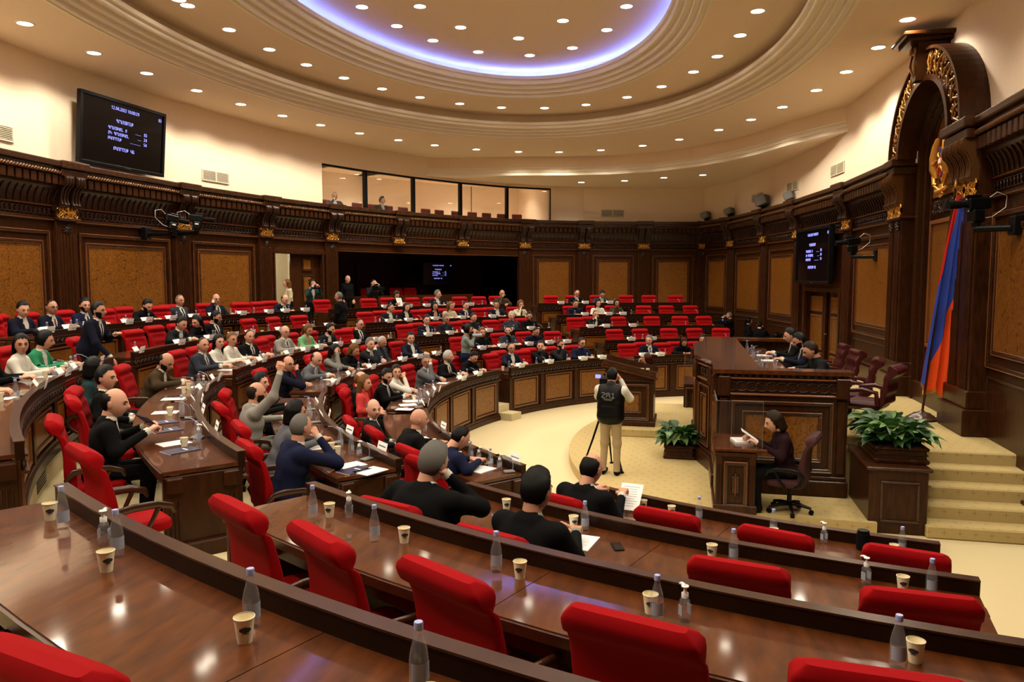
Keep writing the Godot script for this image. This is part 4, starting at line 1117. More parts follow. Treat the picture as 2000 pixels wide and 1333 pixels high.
	for s in [-1.0, 1.0]:
		g = G.new(); g.box(Vector3(-2.72 + s * 0.22, 0.6, 4.18), Vector3(0.09, 0.8, 0.04), 0.01)
		for k in 3: g.box(Vector3(-2.72 + s * 0.22 + (k - 1) * 0.025, 0.55, 4.205), Vector3(0.014, 0.6, 0.014), 0.004)
		part("pilaster", g, M.wood, o, true)
	panelled_face(o, Transform3D(Basis.IDENTITY, Vector3(-2.72, 0, 4.165)), 0.3, 0.24, 0.88)
	g = G.new(); g.box(Vector3(-2.72, 0.22, 3.73), Vector3(0.58, 0.12, 0.98), 0.012); g.box(Vector3(-2.72, 0.98, 3.73), Vector3(0.56, 0.06, 0.96), 0.01)
	part("moulding", g, M.wood, o, true)
	g = G.new(); g.box(Vector3(-2.66, 1.05, 3.72), Vector3(0.7, 0.05, 1.0), 0.012)
	part("desktop", g, M.desk, o, true)
	g = G.new(); g.box(Vector3(-2.99, 1.4, 3.72), Vector3(0.012, 0.65, 0.98))
	part("glass_screen", g, M.glass, o, true)
	g = G.new(); g.box(Vector3(-2.68, 1.4, 4.2), Vector3(0.6, 0.65, 0.012))
	part("glass_screen", g, M.glass, o, true)
	g = G.new(); g.box(Vector3(-2.68, 1.728, 4.2), Vector3(0.6, 0.008, 0.016)); g.box(Vector3(-2.99, 1.728, 3.72), Vector3(0.016, 0.008, 0.98)); g.box(Vector3(-2.38, 1.4, 4.2), Vector3(0.008, 0.65, 0.016))
	part("screen_edge", g, M.steel, o, true)
	# planter wall beside the stage steps
	o = thing("planter_wall", "wooden planter wall with a framed panel beside the stage steps", "planter", Vector3(-0.65, 0, 3.5))
	g = G.new(); g.box(Vector3(-0.64, 0.43, 3.5), Vector3(0.72, 0.86, 1.24), 0.01)
	part("body", g, M.wood, o, true)
	g = G.new(); g.box(Vector3(-0.64, 0.88, 3.5), Vector3(0.8, 0.05, 1.32), 0.012)
	part("top", g, M.trim, o, true)
	g = G.new(); frame_bars(g, -0.24, 0.24, 0.16, 0.72, 0.035, 0.015, 0.03)
	part("panel_frame", G.new().add(g, Transform3D(Basis.IDENTITY, Vector3(-0.62, 0, 4.12))), M.trim, o, true)
	plant_box(Vector3(-0.55, 0.905, 3.35), Vector3(0.62, 0.22, 1.05), 46, 0.42, "long wooden planter box of variegated leaves beside the stage steps", 3)
	plant_box(Vector3(-3.5, 0.16, 0.9), Vector3(0.5, 0.24, 0.5), 30, 0.36, "square wooden planter box of green leaves on the low platform", 8)
	var dg := G.new(); dg.box(Vector3(-1.3, STAGE_Y + 0.075, -0.2), Vector3(1.9, 0.15, 5.8), 0.02)
	struct("floor", dg, M.pattern)
	# maroon presidium chairs
	for q in [[-0.72, -1.3, 0.0], [-0.74, 0.0, 0.1], [-0.72, 1.35, -0.25], [-0.65, 2.3, -0.5]]:
		presidium_chair(Vector3(q[0], STAGE_Y + 0.15, q[1]), PI / 2 + q[2])
	# clerk's office chair and a second one tucked under the desk
	var cc := make_chair(mat(Color(0.2, 0.02, 0.035), 0.8), M.black)
	cc.name = numbered("office_chair"); cc.position = Vector3(-1.98, 0.16, 3.95); cc.rotation.y = PI / 2 - 0.3
	cc.set_meta("label", "dark maroon office chair with black base at the clerk's desk"); cc.set_meta("group", "")
	cc.remove_meta("group")
	flag()
func presidium_chair(at: Vector3, turn: float) -> void:
	var t := thing("leather_armchair", "maroon leather armchair with rolled top behind the presidium desk", "armchair", at, turn, "maroon armchairs of the presidium")
	var g := G.new()
	var R := []
	for i in 21:
		var k := i / 20.0
		var th := 0.06 + (0.05 * sin(clampf((k - 0.72) / 0.28, 0, 1) * PI)) + 0.012 * sin(k * 20.0)
		if i == 0 or i == 20: th *= 0.5
		var row := PackedVector3Array()
		for p in soft(0.3 - 0.03 * k, th, 0, 0.4): row.append(Vector3(p.x, 0.45 + k * 0.62, 0.25 + 0.12 * k + p.y + (0.05 * sin(clampf((k - 0.72) / 0.28, 0, 1) * PI))))
		R.append(row)
	g.sheet(R, true, Vector3.ZERO, g.orient(R)); g.cap(R[20], Vector3.UP)
	part("backrest", g, M.leather, t)
	g = G.new(); g.box(Vector3(0, 0.44, -0.02), Vector3(0.56, 0.14, 0.54), 0.05)
	part("seat", g, M.leather, t)
	for s in [-1.0, 1.0]: part("armrest", G.new().tube([Vector3(s * 0.31, 0.46, 0.22), Vector3(s * 0.32, 0.66, 0.2), Vector3(s * 0.32, 0.69, 0.0), Vector3(s * 0.32, 0.66, -0.22), Vector3(s * 0.31, 0.46, -0.2)], 0.036, 8), M.leather, t)
	part("column", G.new().tube([Vector3(0, 0.1, 0), Vector3(0, 0.38, 0)], 0.035, 8), M.black, t)
	for i in 5:
		var d := Vector3(cos(TAU * i / 5), 0, sin(TAU * i / 5))
		part("base_leg", G.new().tube([Vector3(0, 0.12, 0), d * 0.3 + Vector3(0, 0.05, 0)], [0.035, 0.022], 6), M.black, t)
func leaf_mesh(l: float, w: float, bend: float) -> G:
	var g := G.new()
	var R := []
	for i in 7:
		var k := i / 6.0
		var ww := w * sin(PI * pow(k, 0.75)) + 0.002
		var c := Vector3(0, sin(k * 1.2) * l * 0.35 - bend * k * k * l, -k * l)
		R.append(PackedVector3Array([c + Vector3(-ww, ww * 0.3, 0), c + Vector3(-ww * 0.5, 0.0, 0), c + Vector3(0, -ww * 0.12, 0), c + Vector3(ww * 0.5, 0.0, 0), c + Vector3(ww, ww * 0.3, 0)]))
	g.sheet(R)
	return g
func plant_box(at: Vector3, s: Vector3, n: int, spread: float, label: String, sd: int) -> void:
	var o := thing("leafy_planter", label, "plant", at)
	var g := G.new()
	g.box(Vector3(0, s.y / 2, 0), s, 0.02); g.box(Vector3(0, 0.03, 0), Vector3(s.x + 0.06, 0.06, s.z + 0.06), 0.015); g.box(Vector3(0, s.y - 0.02, 0), Vector3(s.x + 0.05, 0.05, s.z + 0.05), 0.015); g.box(Vector3(0, s.y * 0.55, 0), Vector3(s.x + 0.03, 0.02, s.z + 0.03), 0.006)
	part("box", g, M.wood, o)
	g = G.new(); g.box(Vector3(0, s.y + 0.005, 0), Vector3(s.x - 0.04, 0.02, s.z - 0.04))
	part("soil", g, M.soil, o)
	var r := RandomNumberGenerator.new(); r.seed = sd
	var kinds := [leaf_mesh(0.25, 0.085, 0.55).mesh(), leaf_mesh(0.21, 0.08, 0.3).mesh(), leaf_mesh(0.27, 0.095, 0.85).mesh()]
	for i in n * 4:
		var p := Vector3(r.randf_range(-0.5, 0.5) * s.x, s.y + r.randf_range(0.03, 0.24), r.randf_range(-0.5, 0.5) * s.z)
		var out := atan2(-p.x / s.x + r.randf_range(-0.35, 0.35), -p.z / s.z + r.randf_range(-0.35, 0.35))
		var b := Basis(Vector3.UP, out) * Basis(Vector3(1, 0, 0), r.randf_range(-0.2, 0.75) - (p.y - s.y) * 0.2) * Basis(Vector3(0, 0, 1), r.randf_range(-0.4, 0.4))
		inst("leaf", kinds[i % 3], M.leaf if r.randf() < 0.6 else M.leaf2, o, Transform3D(b.scaled(Vector3.ONE * r.randf_range(0.75, 1.15)), p))
	for i in 9:
		part("stem", G.new().tube([Vector3(r.randf_range(-0.3, 0.3) * s.x, s.y, r.randf_range(-0.3, 0.3) * s.z), Vector3(r.randf_range(-0.5, 0.5) * s.x, s.y + 0.26, r.randf_range(-0.5, 0.5) * s.z)], [0.01, 0.006], 5), M.leaf2, o)
func flag() -> void:
	var at := Vector3(0.72, STAGE_Y, 0.15)
	var o := thing("flag", "red, blue and orange flag with gold fringe on a standing pole", "flag", at)
	part("base", G.new().lathe([Vector2(0.0, 0.0), Vector2(0.27, 0.0), Vector2(0.27, 0.0), Vector2(0.27, 0.03), Vector2(0.25, 0.045), Vector2(0.22, 0.05), Vector2(0.2, 0.08), Vector2(0.17, 0.09), Vector2(0.14, 0.12), Vector2(0.06, 0.14), Vector2(0.03, 0.17), Vector2(0.0, 0.17)], 20), M.trim, o)
	var lean := Vector3(0.14, 4.0, 0.75)
	part("pole", G.new().tube([Vector3(0, 0.1, 0), lean], 0.022, 8), M.trim, o)
	part("finial", G.new().lathe([Vector2(0.0, 0.0), Vector2(0.03, 0.02), Vector2(0.02, 0.08), Vector2(0.0, 0.16)], 8, lean), M.gold, o)
	# the cloth hangs gathered from the pole; three bands run down its folds
	var cols := [mat(Color(0.75, 0.03, 0.02), 0.75), mat(Color(0.15, 0.26, 0.66), 0.75), mat(Color(0.93, 0.3, 0.02), 0.75)]
	var NB := 14
	var W := func(u: float, k: float) -> Vector3:
		# hangs broadside to the hall
		# u across the cloth (0 red edge .. 1 orange edge at the bottom), k down the cloth
		var y := lerpf(3.9, 0.42, k) + 0.42 * (1.0 - u) * k * 0.0 + 0.28 * k * (1.0 - u) - 0.1 * k * sin(u * 7.0)
		var wide := lerpf(0.08, 0.4, pow(k, 0.55))
		var x := (u - 0.55) * wide + 0.03 * k * sin(u * 13.0 + 1.0)
		var z := (u - 0.5) * wide * 0.25 + 0.07 * k * sin(u * 15.0)
		return Vector3(x + 0.09, y, z + 0.06) + Vector3(0.14, 0, 0.75) * (y / 4.0)
	for c in 3:
		var g := G.new()
		var R := []
		for i in 33:
			var k := i / 32.0
			var row := PackedVector3Array()
			# the bands slant across the gathered cloth
			var u1 := clampf(0.5 - 1.05 * k, 0.004, 1.0); var u2 := clampf(1.0 - (k - 0.42) * 1.5, 0.12, 0.985)
			var e0: float = [0.0, u1, u2][c]
			var e1: float = [u1, u2, 1.0][c]
			for j in NB: row.append(W.call(lerpf(e0, e1, j / (NB - 1.0)), k))
			R.append(row)
		g.sheet(R)
		part(["red_band", "blue_band", "orange_band"][c], g, cols[c], o)
	var fr := G.new()
	var pts := []
	for j in 25: pts.append(W.call(j / 24.0, 1.0) + Vector3(0, -0.02, 0))
	for j in 24: fr.quad(pts[j] + Vector3(0, 0.02, 0), pts[j + 1] + Vector3(0, 0.02, 0), pts[j + 1] - Vector3(0, 0.05, 0), pts[j] - Vector3(0, 0.05, 0), Vector3(-1, 0, 0.3))
	part("fringe", fr, M.gold, o)
# ---------- screens, wall cameras, speakers, vents, emblem ----------
# capital letters of the notice on the screens, as strokes on a 4 x 6 grid
const GLYPH := {"Գ": [[0, 4, 0, 5, 1, 6, 2, 6, 3, 5, 3, 0], [3, 3, 4, 3], [0, 4, 1, 3, 3, 3]], "Ր": [[0, 0, 0, 5, 1, 6, 3, 6, 4, 5, 4, 4]], "Ա": [[0, 6, 0, 1, 1, 0, 2, 0, 3, 1, 3, 6], [3, 1, 4, 0]], "Ն": [[0, 6, 1, 6, 1, 1, 2, 0, 3, 0, 4, 1], [1, 4, 3, 4, 4, 6]],
	"Ց": [[0, 1, 1, 0, 3, 0, 4, 1, 4, 2, 0, 4, 0, 5, 1, 6, 3, 6, 4, 5, 4, 4, 0, 2, 0, 1]], "Ո": [[0, 0, 0, 5, 1, 6, 3, 6, 4, 5, 4, 0]], "Ւ": [[0, 6, 2, 6, 2, 0], [2, 0, 4, 0]], "Մ": [[0, 6, 0, 1, 1, 0, 2, 1, 2, 6], [2, 2, 4, 2, 4, 6]], "Վ": [[0, 6, 0, 3, 1, 2, 3, 2], [3, 6, 3, 0, 4, 0]], "Ե": [[0, 6, 0, 0], [0, 1, 1, 0, 4, 0], [0, 5, 1, 6, 3, 6, 3, 3, 0, 3]],
	"Լ": [[0, 6, 0, 0, 4, 0]], "Է": [[0, 6, 0, 0, 3, 0], [0, 4, 2, 4, 3, 6], [0, 3, 4, 3]], "Չ": [[0, 5, 1, 6, 3, 6, 4, 5, 3, 3, 1, 3, 0, 2, 1, 0, 4, 0]], "Ի": [[0, 6, 0, 2], [0, 3, 1, 4, 3, 4, 4, 3, 4, 0]], "Ք": [[0, 0, 0, 5, 1, 6, 3, 6, 4, 5, 4, 4, 3, 3, 0, 3], [0, 1, 4, 1]], "Կ": [[0, 6, 0, 3, 1, 2, 4, 2], [4, 6, 4, 0]]}
func letters(par: Node3D, words: String, at: Vector3, h: float, m: Material, centred := true) -> void:
	var g := G.new()
	var step := h * 0.95
	var x := 0.0 - (words.length() * step / 2 if centred else 0.0)
	for ch in words:
		if GLYPH.has(ch):
			for s in GLYPH[ch]:
				for i in range(0, s.size() - 2, 2):
					var a := Vector3(s[i], s[i + 1], 0) * h / 6.0; var b := Vector3(s[i + 2], s[i + 3], 0) * h / 6.0
					var d := b - a
					if d.length() > 0.0: g.box((a + b) / 2 + Vector3(x, 0, 0) + at, Vector3(d.length() + h * 0.1, h * 0.13, 0.004), 0.0, Basis(Vector3(0, 0, 1), atan2(d.y, d.x)))
		elif ch == ".":
			g.box(Vector3(x + step * 0.4, h * 0.08, 0) + at, Vector3(h * 0.16, h * 0.14, 0.004))
		x += step * (0.55 if ch == "." else 1.0)
	part("lettering", g, m, par)
func digits(par: Node3D, s: String, at: Vector3, h: float, m: Material) -> void:
	var f := SystemFont.new(); f.font_names = PackedStringArray(["Droid Sans"])
	var t := TextMesh.new()
	t.text = s; t.font = f; t.font_size = 32; t.pixel_size = h / 23.0; t.depth = 0.004
	inst("lettering", t, m, par, Transform3D(Basis.IDENTITY, at))
func board(par: Node3D, w: float, h: float, k: float) -> void:
	# the notice shown on every screen: registration and quorum counts
	var m: Material = M.screen_text
	digits(par, "12.04.2022 10:00:29", Vector3(0, h * 0.37, k), h * 0.045, m); digits(par, "83", Vector3(w * 0.43, h * 0.37, k), h * 0.045, m)
	letters(par, "ԳՐԱՆՑՈՒՄ", Vector3(0, h * 0.17, k), h * 0.045, m)
	var x := -w * 0.19
	letters(par, "ԳՐԱՆՑՎԵԼ Է", Vector3(x, h * 0.06, k), h * 0.04, m, false); letters(par, "ՉԻ ԳՐԱՆՑՎԵԼ", Vector3(x, -h * 0.015, k), h * 0.04, m, false); letters(par, "ՔՎՈՐՈՒՄ", Vector3(x, -h * 0.09, k), h * 0.04, m, false)
	for i in 3:
		digits(par, ["83", "24", "54"][i], Vector3(w * 0.25, h * (0.085 - i * 0.075), k), h * 0.045, m)
		letters(par, ["......", "....", "..........."][i], Vector3([w * 0.12, w * 0.15, w * 0.06][i], h * (0.06 - i * 0.075), k), h * 0.04, m, false)
	letters(par, "ՔՎՈՐՈՒՄ ԿԱ", Vector3(0, -h * 0.23, k), h * 0.045, m)
func tv(at: Transform3D, w: float, h: float, label: String, brand: String) -> void:
	var o := thing("display_screen", label, "screen", at.origin)
	o.transform = at
	var g := G.new()
	frame_bars(g, -w / 2, w / 2, -h / 2, h / 2, 0.075, 0.0, 0.12); g.box(Vector3(0, 0, -0.05), Vector3(w - 0.05, h - 0.05, 0.1), 0.02)
	part("bezel", g, M.black, o)
	g = G.new(); g.box(Vector3(0, 0, 0.012), Vector3(w - 0.14, h - 0.14, 0.02))
	part("panel", g, M.screen, o)
	g = G.new(); g.box(Vector3(0, 0.1, -0.2), Vector3(0.4, 0.3, 0.3), 0.02)
	part("bracket", g, M.black, o)
	board(o, w, h, 0.026)
	if brand != "":
		var f := SystemFont.new(); f.font_names = PackedStringArray(["Droid Sans"])
		var t := TextMesh.new(); t.text = brand; t.font = f; t.font_size = 32; t.pixel_size = 0.0014; t.depth = 0.003
		inst("maker_mark", t, M.steel, o, Transform3D(Basis.IDENTITY, Vector3(0.1, -h / 2 + 0.04, 0.064)))
	var l := AreaLight3D.new(); l.name = "screen_light"; l.area_size = Vector2(w - 0.2, h - 0.2); l.light_energy = 0.05; l.light_color = Color(0.6, 0.6, 1.0); l.shadow_enabled = true; l.area_range = 30
	o.add_child(l, true); l.transform = Transform3D(Basis(Vector3.UP, PI), Vector3(0, 0, 0.08))
func wall_camera(at: Vector3, base: Vector3, aim: Vector3, label: String) -> void:
	var o := thing("broadcast_camera", label, "camera", at)
	var f := Basis.looking_at(aim)
	var P := func(called: String, g: G, m: Material) -> void: part(called, G.new().add(g, Transform3D(f, Vector3.ZERO)), m, o)
	P.call("body", G.new().box(Vector3(0, 0.12, 0.05), Vector3(0.14, 0.17, 0.34), 0.02).box(Vector3(0, 0.23, -0.02), Vector3(0.06, 0.05, 0.24), 0.01), M.black)
	P.call("lens", G.new().tube([Vector3(0, 0.12, -0.12), Vector3(0, 0.12, -0.2), Vector3(0, 0.12, -0.22), Vector3(0, 0.12, -0.4)], [0.05, 0.05, 0.06, 0.062], 14), M.rubber)
	P.call("pan_head", G.new().box(Vector3(0, -0.06, 0.02), Vector3(0.18, 0.2, 0.2), 0.03).tube([Vector3(0, -0.22, 0.02), Vector3(0, -0.12, 0.02)], 0.06, 10), M.black)
	P.call("plate", G.new().box(Vector3(0.092, -0.03, 0.02), Vector3(0.004, 0.035, 0.09)), M.white)
	P.call("cable", G.new().tube([Vector3(0, 0.2, 0.22), Vector3(0.02, 0.28, 0.35), Vector3(0.05, 0.22, 0.52), Vector3(0.05, 0.05, 0.5), Vector3(0.03, -0.08, 0.28), Vector3(0, -0.1, 0.12)], 0.005, 6), M.white)
	var d := base - at
	part("bracket", G.new().tube([Vector3(0, -0.25, 0), d + Vector3(0, -0.25, 0)], 0.05, 8).box(d + Vector3(0, -0.22, 0), Vector3(0.22, 0.28, 0.22), 0.02), M.black, o)
func build_fittings() -> void:
	# hanging screen on the left wall, tilted down into the room
	var f := wall_frame(Vector3(-16.85, 0, -2.6), Vector3(-16.9, 0, 0.1))
	var tb := f.basis * Basis(Vector3(1, 0, 0), deg_to_rad(5.0))
	tv(Transform3D(tb, Vector3(-16.5, 6.76, -0.9)), 2.72, 1.58, "large black screen hanging on the cream wall above the cornice", "Panasonic")
	var d := Vector3(0.17 - 0.86, 0, -11.34 + 7.0)
	var f2 := wall_frame(Vector3(0.86, 0, -7.0), Vector3(0.17, 0, -11.34))
	tv(Transform3D(f2.basis, f2 * Vector3(-0.05, 4.07, 0.3)), 3.05, 1.66, "large black screen over the double door of the front wall", "Panasonic")
	var f3 := wall_frame(p2(BACK[6]), p2(BACK[5]))
	var sm := thing("alcove_screen", "small dark screen deep inside the alcove", "screen", Vector3(-14.35, 3.6, -17.7)); sm.transform.basis = f3.basis
	part("panel", G.new().box(Vector3.ZERO, Vector3(1.5, 1.0, 0.05), 0.01), M.screen, sm)
	board(sm, 1.5, 1.0, 0.028)
	wall_camera(Vector3(-15.9, 4.75, -1.75), Vector3(-16.7, 4.75, -1.75), Vector3(0.35, -0.15, -0.9), "black broadcast camera with white cable loop on the left wall")
	wall_camera(Vector3(-16.0, 4.85, -2.9), Vector3(-16.7, 4.85, -2.9), Vector3(0.9, -0.1, -0.45), "black broadcast camera on a wall arm beside the left gilded scroll")
	wall_camera(Vector3(0.47, 4.17, -5.1), Vector3(1.05, 4.17, -4.9), Vector3(-0.95, -0.12, 0.3), "black broadcast camera on a wall arm beside the front screen")
	wall_camera(Vector3(0.72, 4.38, 2.25), Vector3(1.22, 4.38, 2.5), Vector3(-0.96, -0.05, 0.25), "black broadcast camera on a wall arm right of the flag")
	# loudspeakers on the cornice
	for q in [[[-2.65, -19.6], 0.1], [[-1.75, -17.9], 0.5], [[-0.75, -14.5], 0.9], [[-0.1, -12.2], 0.9]]:
		var p := Vector3(q[0][0], 5.92, q[0][1])
		var big: bool = q[0][1] > -16.0 and q[0][1] < -13.0
		var o := thing("loudspeaker", ["grey loudspeaker on the cornice at the far corner", "small grey loudspeaker on the cornice next to the far corner", "large tilted grey loudspeaker below the wall vent", "low grey loudspeaker on the cornice above the front screen"][[-19.6, -17.9, -14.5, -12.2].find(q[0][1])], "loudspeaker", p, -PI / 2 - 0.4)
		var sc := 1.35 if big else 1.0
		var b := Basis(Vector3(1, 0, 0), 0.35)
		part("cabinet", G.new().box(Vector3(0, 0.22 * sc, 0), Vector3(0.62, 0.26, 0.3) * sc, 0.02, b), M.grey, o)
		part("grille", G.new().box(Vector3(0, 0.22 * sc, 0) + b * Vector3(0, 0, 0.15 * sc), Vector3(0.56, 0.2, 0.02) * sc, 0.005, b), M.black, o)
		part("bracket", G.new().box(Vector3(0, 0.05 * sc, 0), Vector3(0.1, 0.12, 0.16), 0.01), M.black, o)
	# ventilation grilles
	for q in [[-16.5, 2.45, 0.0], [-16.62, -4.55, 1.0], [-6.71, -19.25, 2.0], [-0.85, -15.6, 3.0], [-0.02, -12.2, 4.0], [0.68, -8.27, 5.0]]:
		var at := Vector3(q[0], 6.28 if q[2] < 3.0 else 6.46, q[1])
		var fr: Transform3D
		if q[2] < 3.0:
			var i: int = [0, 1, 7][int(q[2])]
			fr = wall_frame(p2(BACK[i + 1]), p2(BACK[i])) if i > 0 else wall_frame(p2(BACK[0]), p2(NEAR_BACK[0]))
		else:
			var i: int = [1, 2, 3][int(q[2]) - 3]
			fr = wall_frame(p2(FRONT[i + 1]), p2(FRONT[i]))
		# push onto the wall plane
		at += fr.basis.z * ((fr.origin - Vector3(at.x, 0, at.z)).dot(fr.basis.z) + 0.02)
		var o := thing("wall_vent", ["white vent grille on the cream wall at the left frame edge", "white double vent grille right of the hanging screen", "white double vent grille right of the gallery window", "white vent grille behind the tilted loudspeaker", "white vent grille left of the front screen", "white vent grille above the front screen's right side"][int(q[2])], "vent", at)
		o.transform = Transform3D(fr.basis, at)
		var g := G.new(); frame_bars(g, -0.52, 0.52, -0.16, 0.16, 0.035, 0.0, 0.04); g.box(Vector3.ZERO, Vector3(0.04, 0.26, 0.04))
		part("frame", g, M.vent, o)
		part("backing", G.new().box(Vector3(0, 0, -0.012), Vector3(1.0, 0.3, 0.01)), M.grey, o)
		for k in 7: part("slat", G.new().box(Vector3(0, -0.105 + k * 0.035, 0.006), Vector3(0.98, 0.012, 0.03), 0.0), M.vent, o)
	emblem()
func emblem() -> void:
	# gilt emblem in the niche: two beasts beside a quartered shield, sword, ribbon and wheat below
	var o := thing("coat_of_arms", "gilded coat of arms with a coloured quartered shield in the arched niche", "emblem", Vector3(1.34, 5.62, -1.3))
	o.transform = Transform3D(Basis(Vector3(0, 0, -1), Vector3.UP, Vector3(-1, 0, 0)), Vector3(1.34, 5.62, -1.3))
	var sh := PackedVector2Array([Vector2(-0.22, 0.3), Vector2(0.22, 0.3), Vector2(0.23, -0.02), Vector2(0.15, -0.22), Vector2(0, -0.36), Vector2(-0.15, -0.22), Vector2(-0.23, -0.02)])
	part("shield", G.new().extrude(sh, 0.0, 0.06), M.gold, o)
	var cs := [mat(Color(0.75, 0.06, 0.05), 0.4), mat(Color(0.1, 0.16, 0.5), 0.4), mat(Color(0.1, 0.16, 0.5), 0.4), mat(Color(0.75, 0.06, 0.05), 0.4)]
	for i in 4:
		var s := Vector2(-1 if i % 2 == 0 else 1, 1 if i < 2 else -1)
		var q := PackedVector2Array([Vector2(s.x * 0.02, 0.02 * s.y), Vector2(s.x * 0.19, 0.02 * s.y), Vector2(s.x * 0.19, 0.27) if s.y > 0 else Vector2(s.x * 0.12, -0.2), Vector2(s.x * 0.02, 0.27) if s.y > 0 else Vector2(s.x * 0.02, -0.3)])
		part("shield_quarter", G.new().extrude(q, 0.05, 0.08), cs[i], o)
		part("shield_charge", G.new().tube([Vector3(s.x * 0.06, s.y * 0.08, 0.09), Vector3(s.x * 0.11, s.y * 0.13, 0.1), Vector3(s.x * 0.13, s.y * 0.2, 0.09)], [0.012, 0.025, 0.01], 6), M.gold, o)
	part("inner_shield", G.new().extrude(PackedVector2Array([Vector2(-0.08, 0.09), Vector2(0.08, 0.09), Vector2(0.07, -0.06), Vector2(0, -0.12), Vector2(-0.07, -0.06)]), 0.06, 0.1), mat(Color(0.85, 0.4, 0.05), 0.4), o)
	part("mountain", G.new().extrude(PackedVector2Array([Vector2(-0.07, -0.03), Vector2(0.07, -0.03), Vector2(0.03, 0.05), Vector2(0.0, 0.02), Vector2(-0.03, 0.06)]), 0.1, 0.115), M.white, o)
	for s in [-1.0, 1.0]:
		var g := G.new()
		g.tube([Vector3(s * 0.3, -0.3, 0.05), Vector3(s * 0.38, -0.1, 0.07), Vector3(s * 0.36, 0.12, 0.08), Vector3(s * 0.3, 0.32, 0.08), Vector3(s * 0.22, 0.44, 0.07), Vector3(s * 0.16, 0.46, 0.07)], [0.06, 0.1, 0.1, 0.08, 0.06, 0.025], 10)
		g.tube([Vector3(s * 0.36, 0.05, 0.1), Vector3(s * 0.28, -0.02, 0.13), Vector3(s * 0.21, 0.06, 0.1)], [0.05, 0.035, 0.025], 7)
		g.tube([Vector3(s * 0.35, -0.25, 0.08), Vector3(s * 0.28, -0.4, 0.1), Vector3(s * 0.2, -0.42, 0.08)], [0.06, 0.045, 0.03], 7)
		if s < 0:
			for k in 6: g.tube([Vector3(-0.38, 0.3 - k * 0.05, 0.06), Vector3(-0.48 - 0.02 * k, 0.36 - k * 0.1, 0.05), Vector3(-0.5, 0.18 - k * 0.11, 0.03)], [0.04, 0.035, 0.01], 6)
		else:
			for k in 7: g.tube([Vector3(0.28 + 0.02 * k, 0.42 - k * 0.05, 0.09), Vector3(0.4 + 0.01 * k, 0.36 - k * 0.06, 0.09)], [0.04, 0.02], 6)
			g.tube([Vector3(0.4, -0.15, 0.05), Vector3(0.52, -0.1, 0.05), Vector3(0.54, 0.1, 0.05), Vector3(0.48, 0.18, 0.05)], [0.03, 0.025, 0.022, 0.035], 6)
		part(["eagle", "lion"][0 if s < 0 else 1], g, M.gold, o)
	var g2 := G.new()
	g2.tube([Vector3(-0.34, -0.5, 0.05), Vector3(-0.15, -0.56, 0.08), Vector3(0.15, -0.56, 0.08), Vector3(0.34, -0.5, 0.05)], [0.03, 0.05, 0.05, 0.03], 8)
	part("ribbon", g2, M.gold, o)
	part("sword", G.new().tube([Vector3(0.3, -0.42, 0.1), Vector3(-0.26, -0.62, 0.1)], [0.03, 0.012], 6), M.gold, o)
	g2 = G.new()
	for k in 9: g2.tube([Vector3((k - 4) * 0.02, -0.42, 0.06), Vector3((k - 4) * 0.05, -0.68 + 0.012 * absf(k - 4), 0.06)], [0.012, 0.022], 5)
	part("wheat_sheaf", g2, M.gold, o)
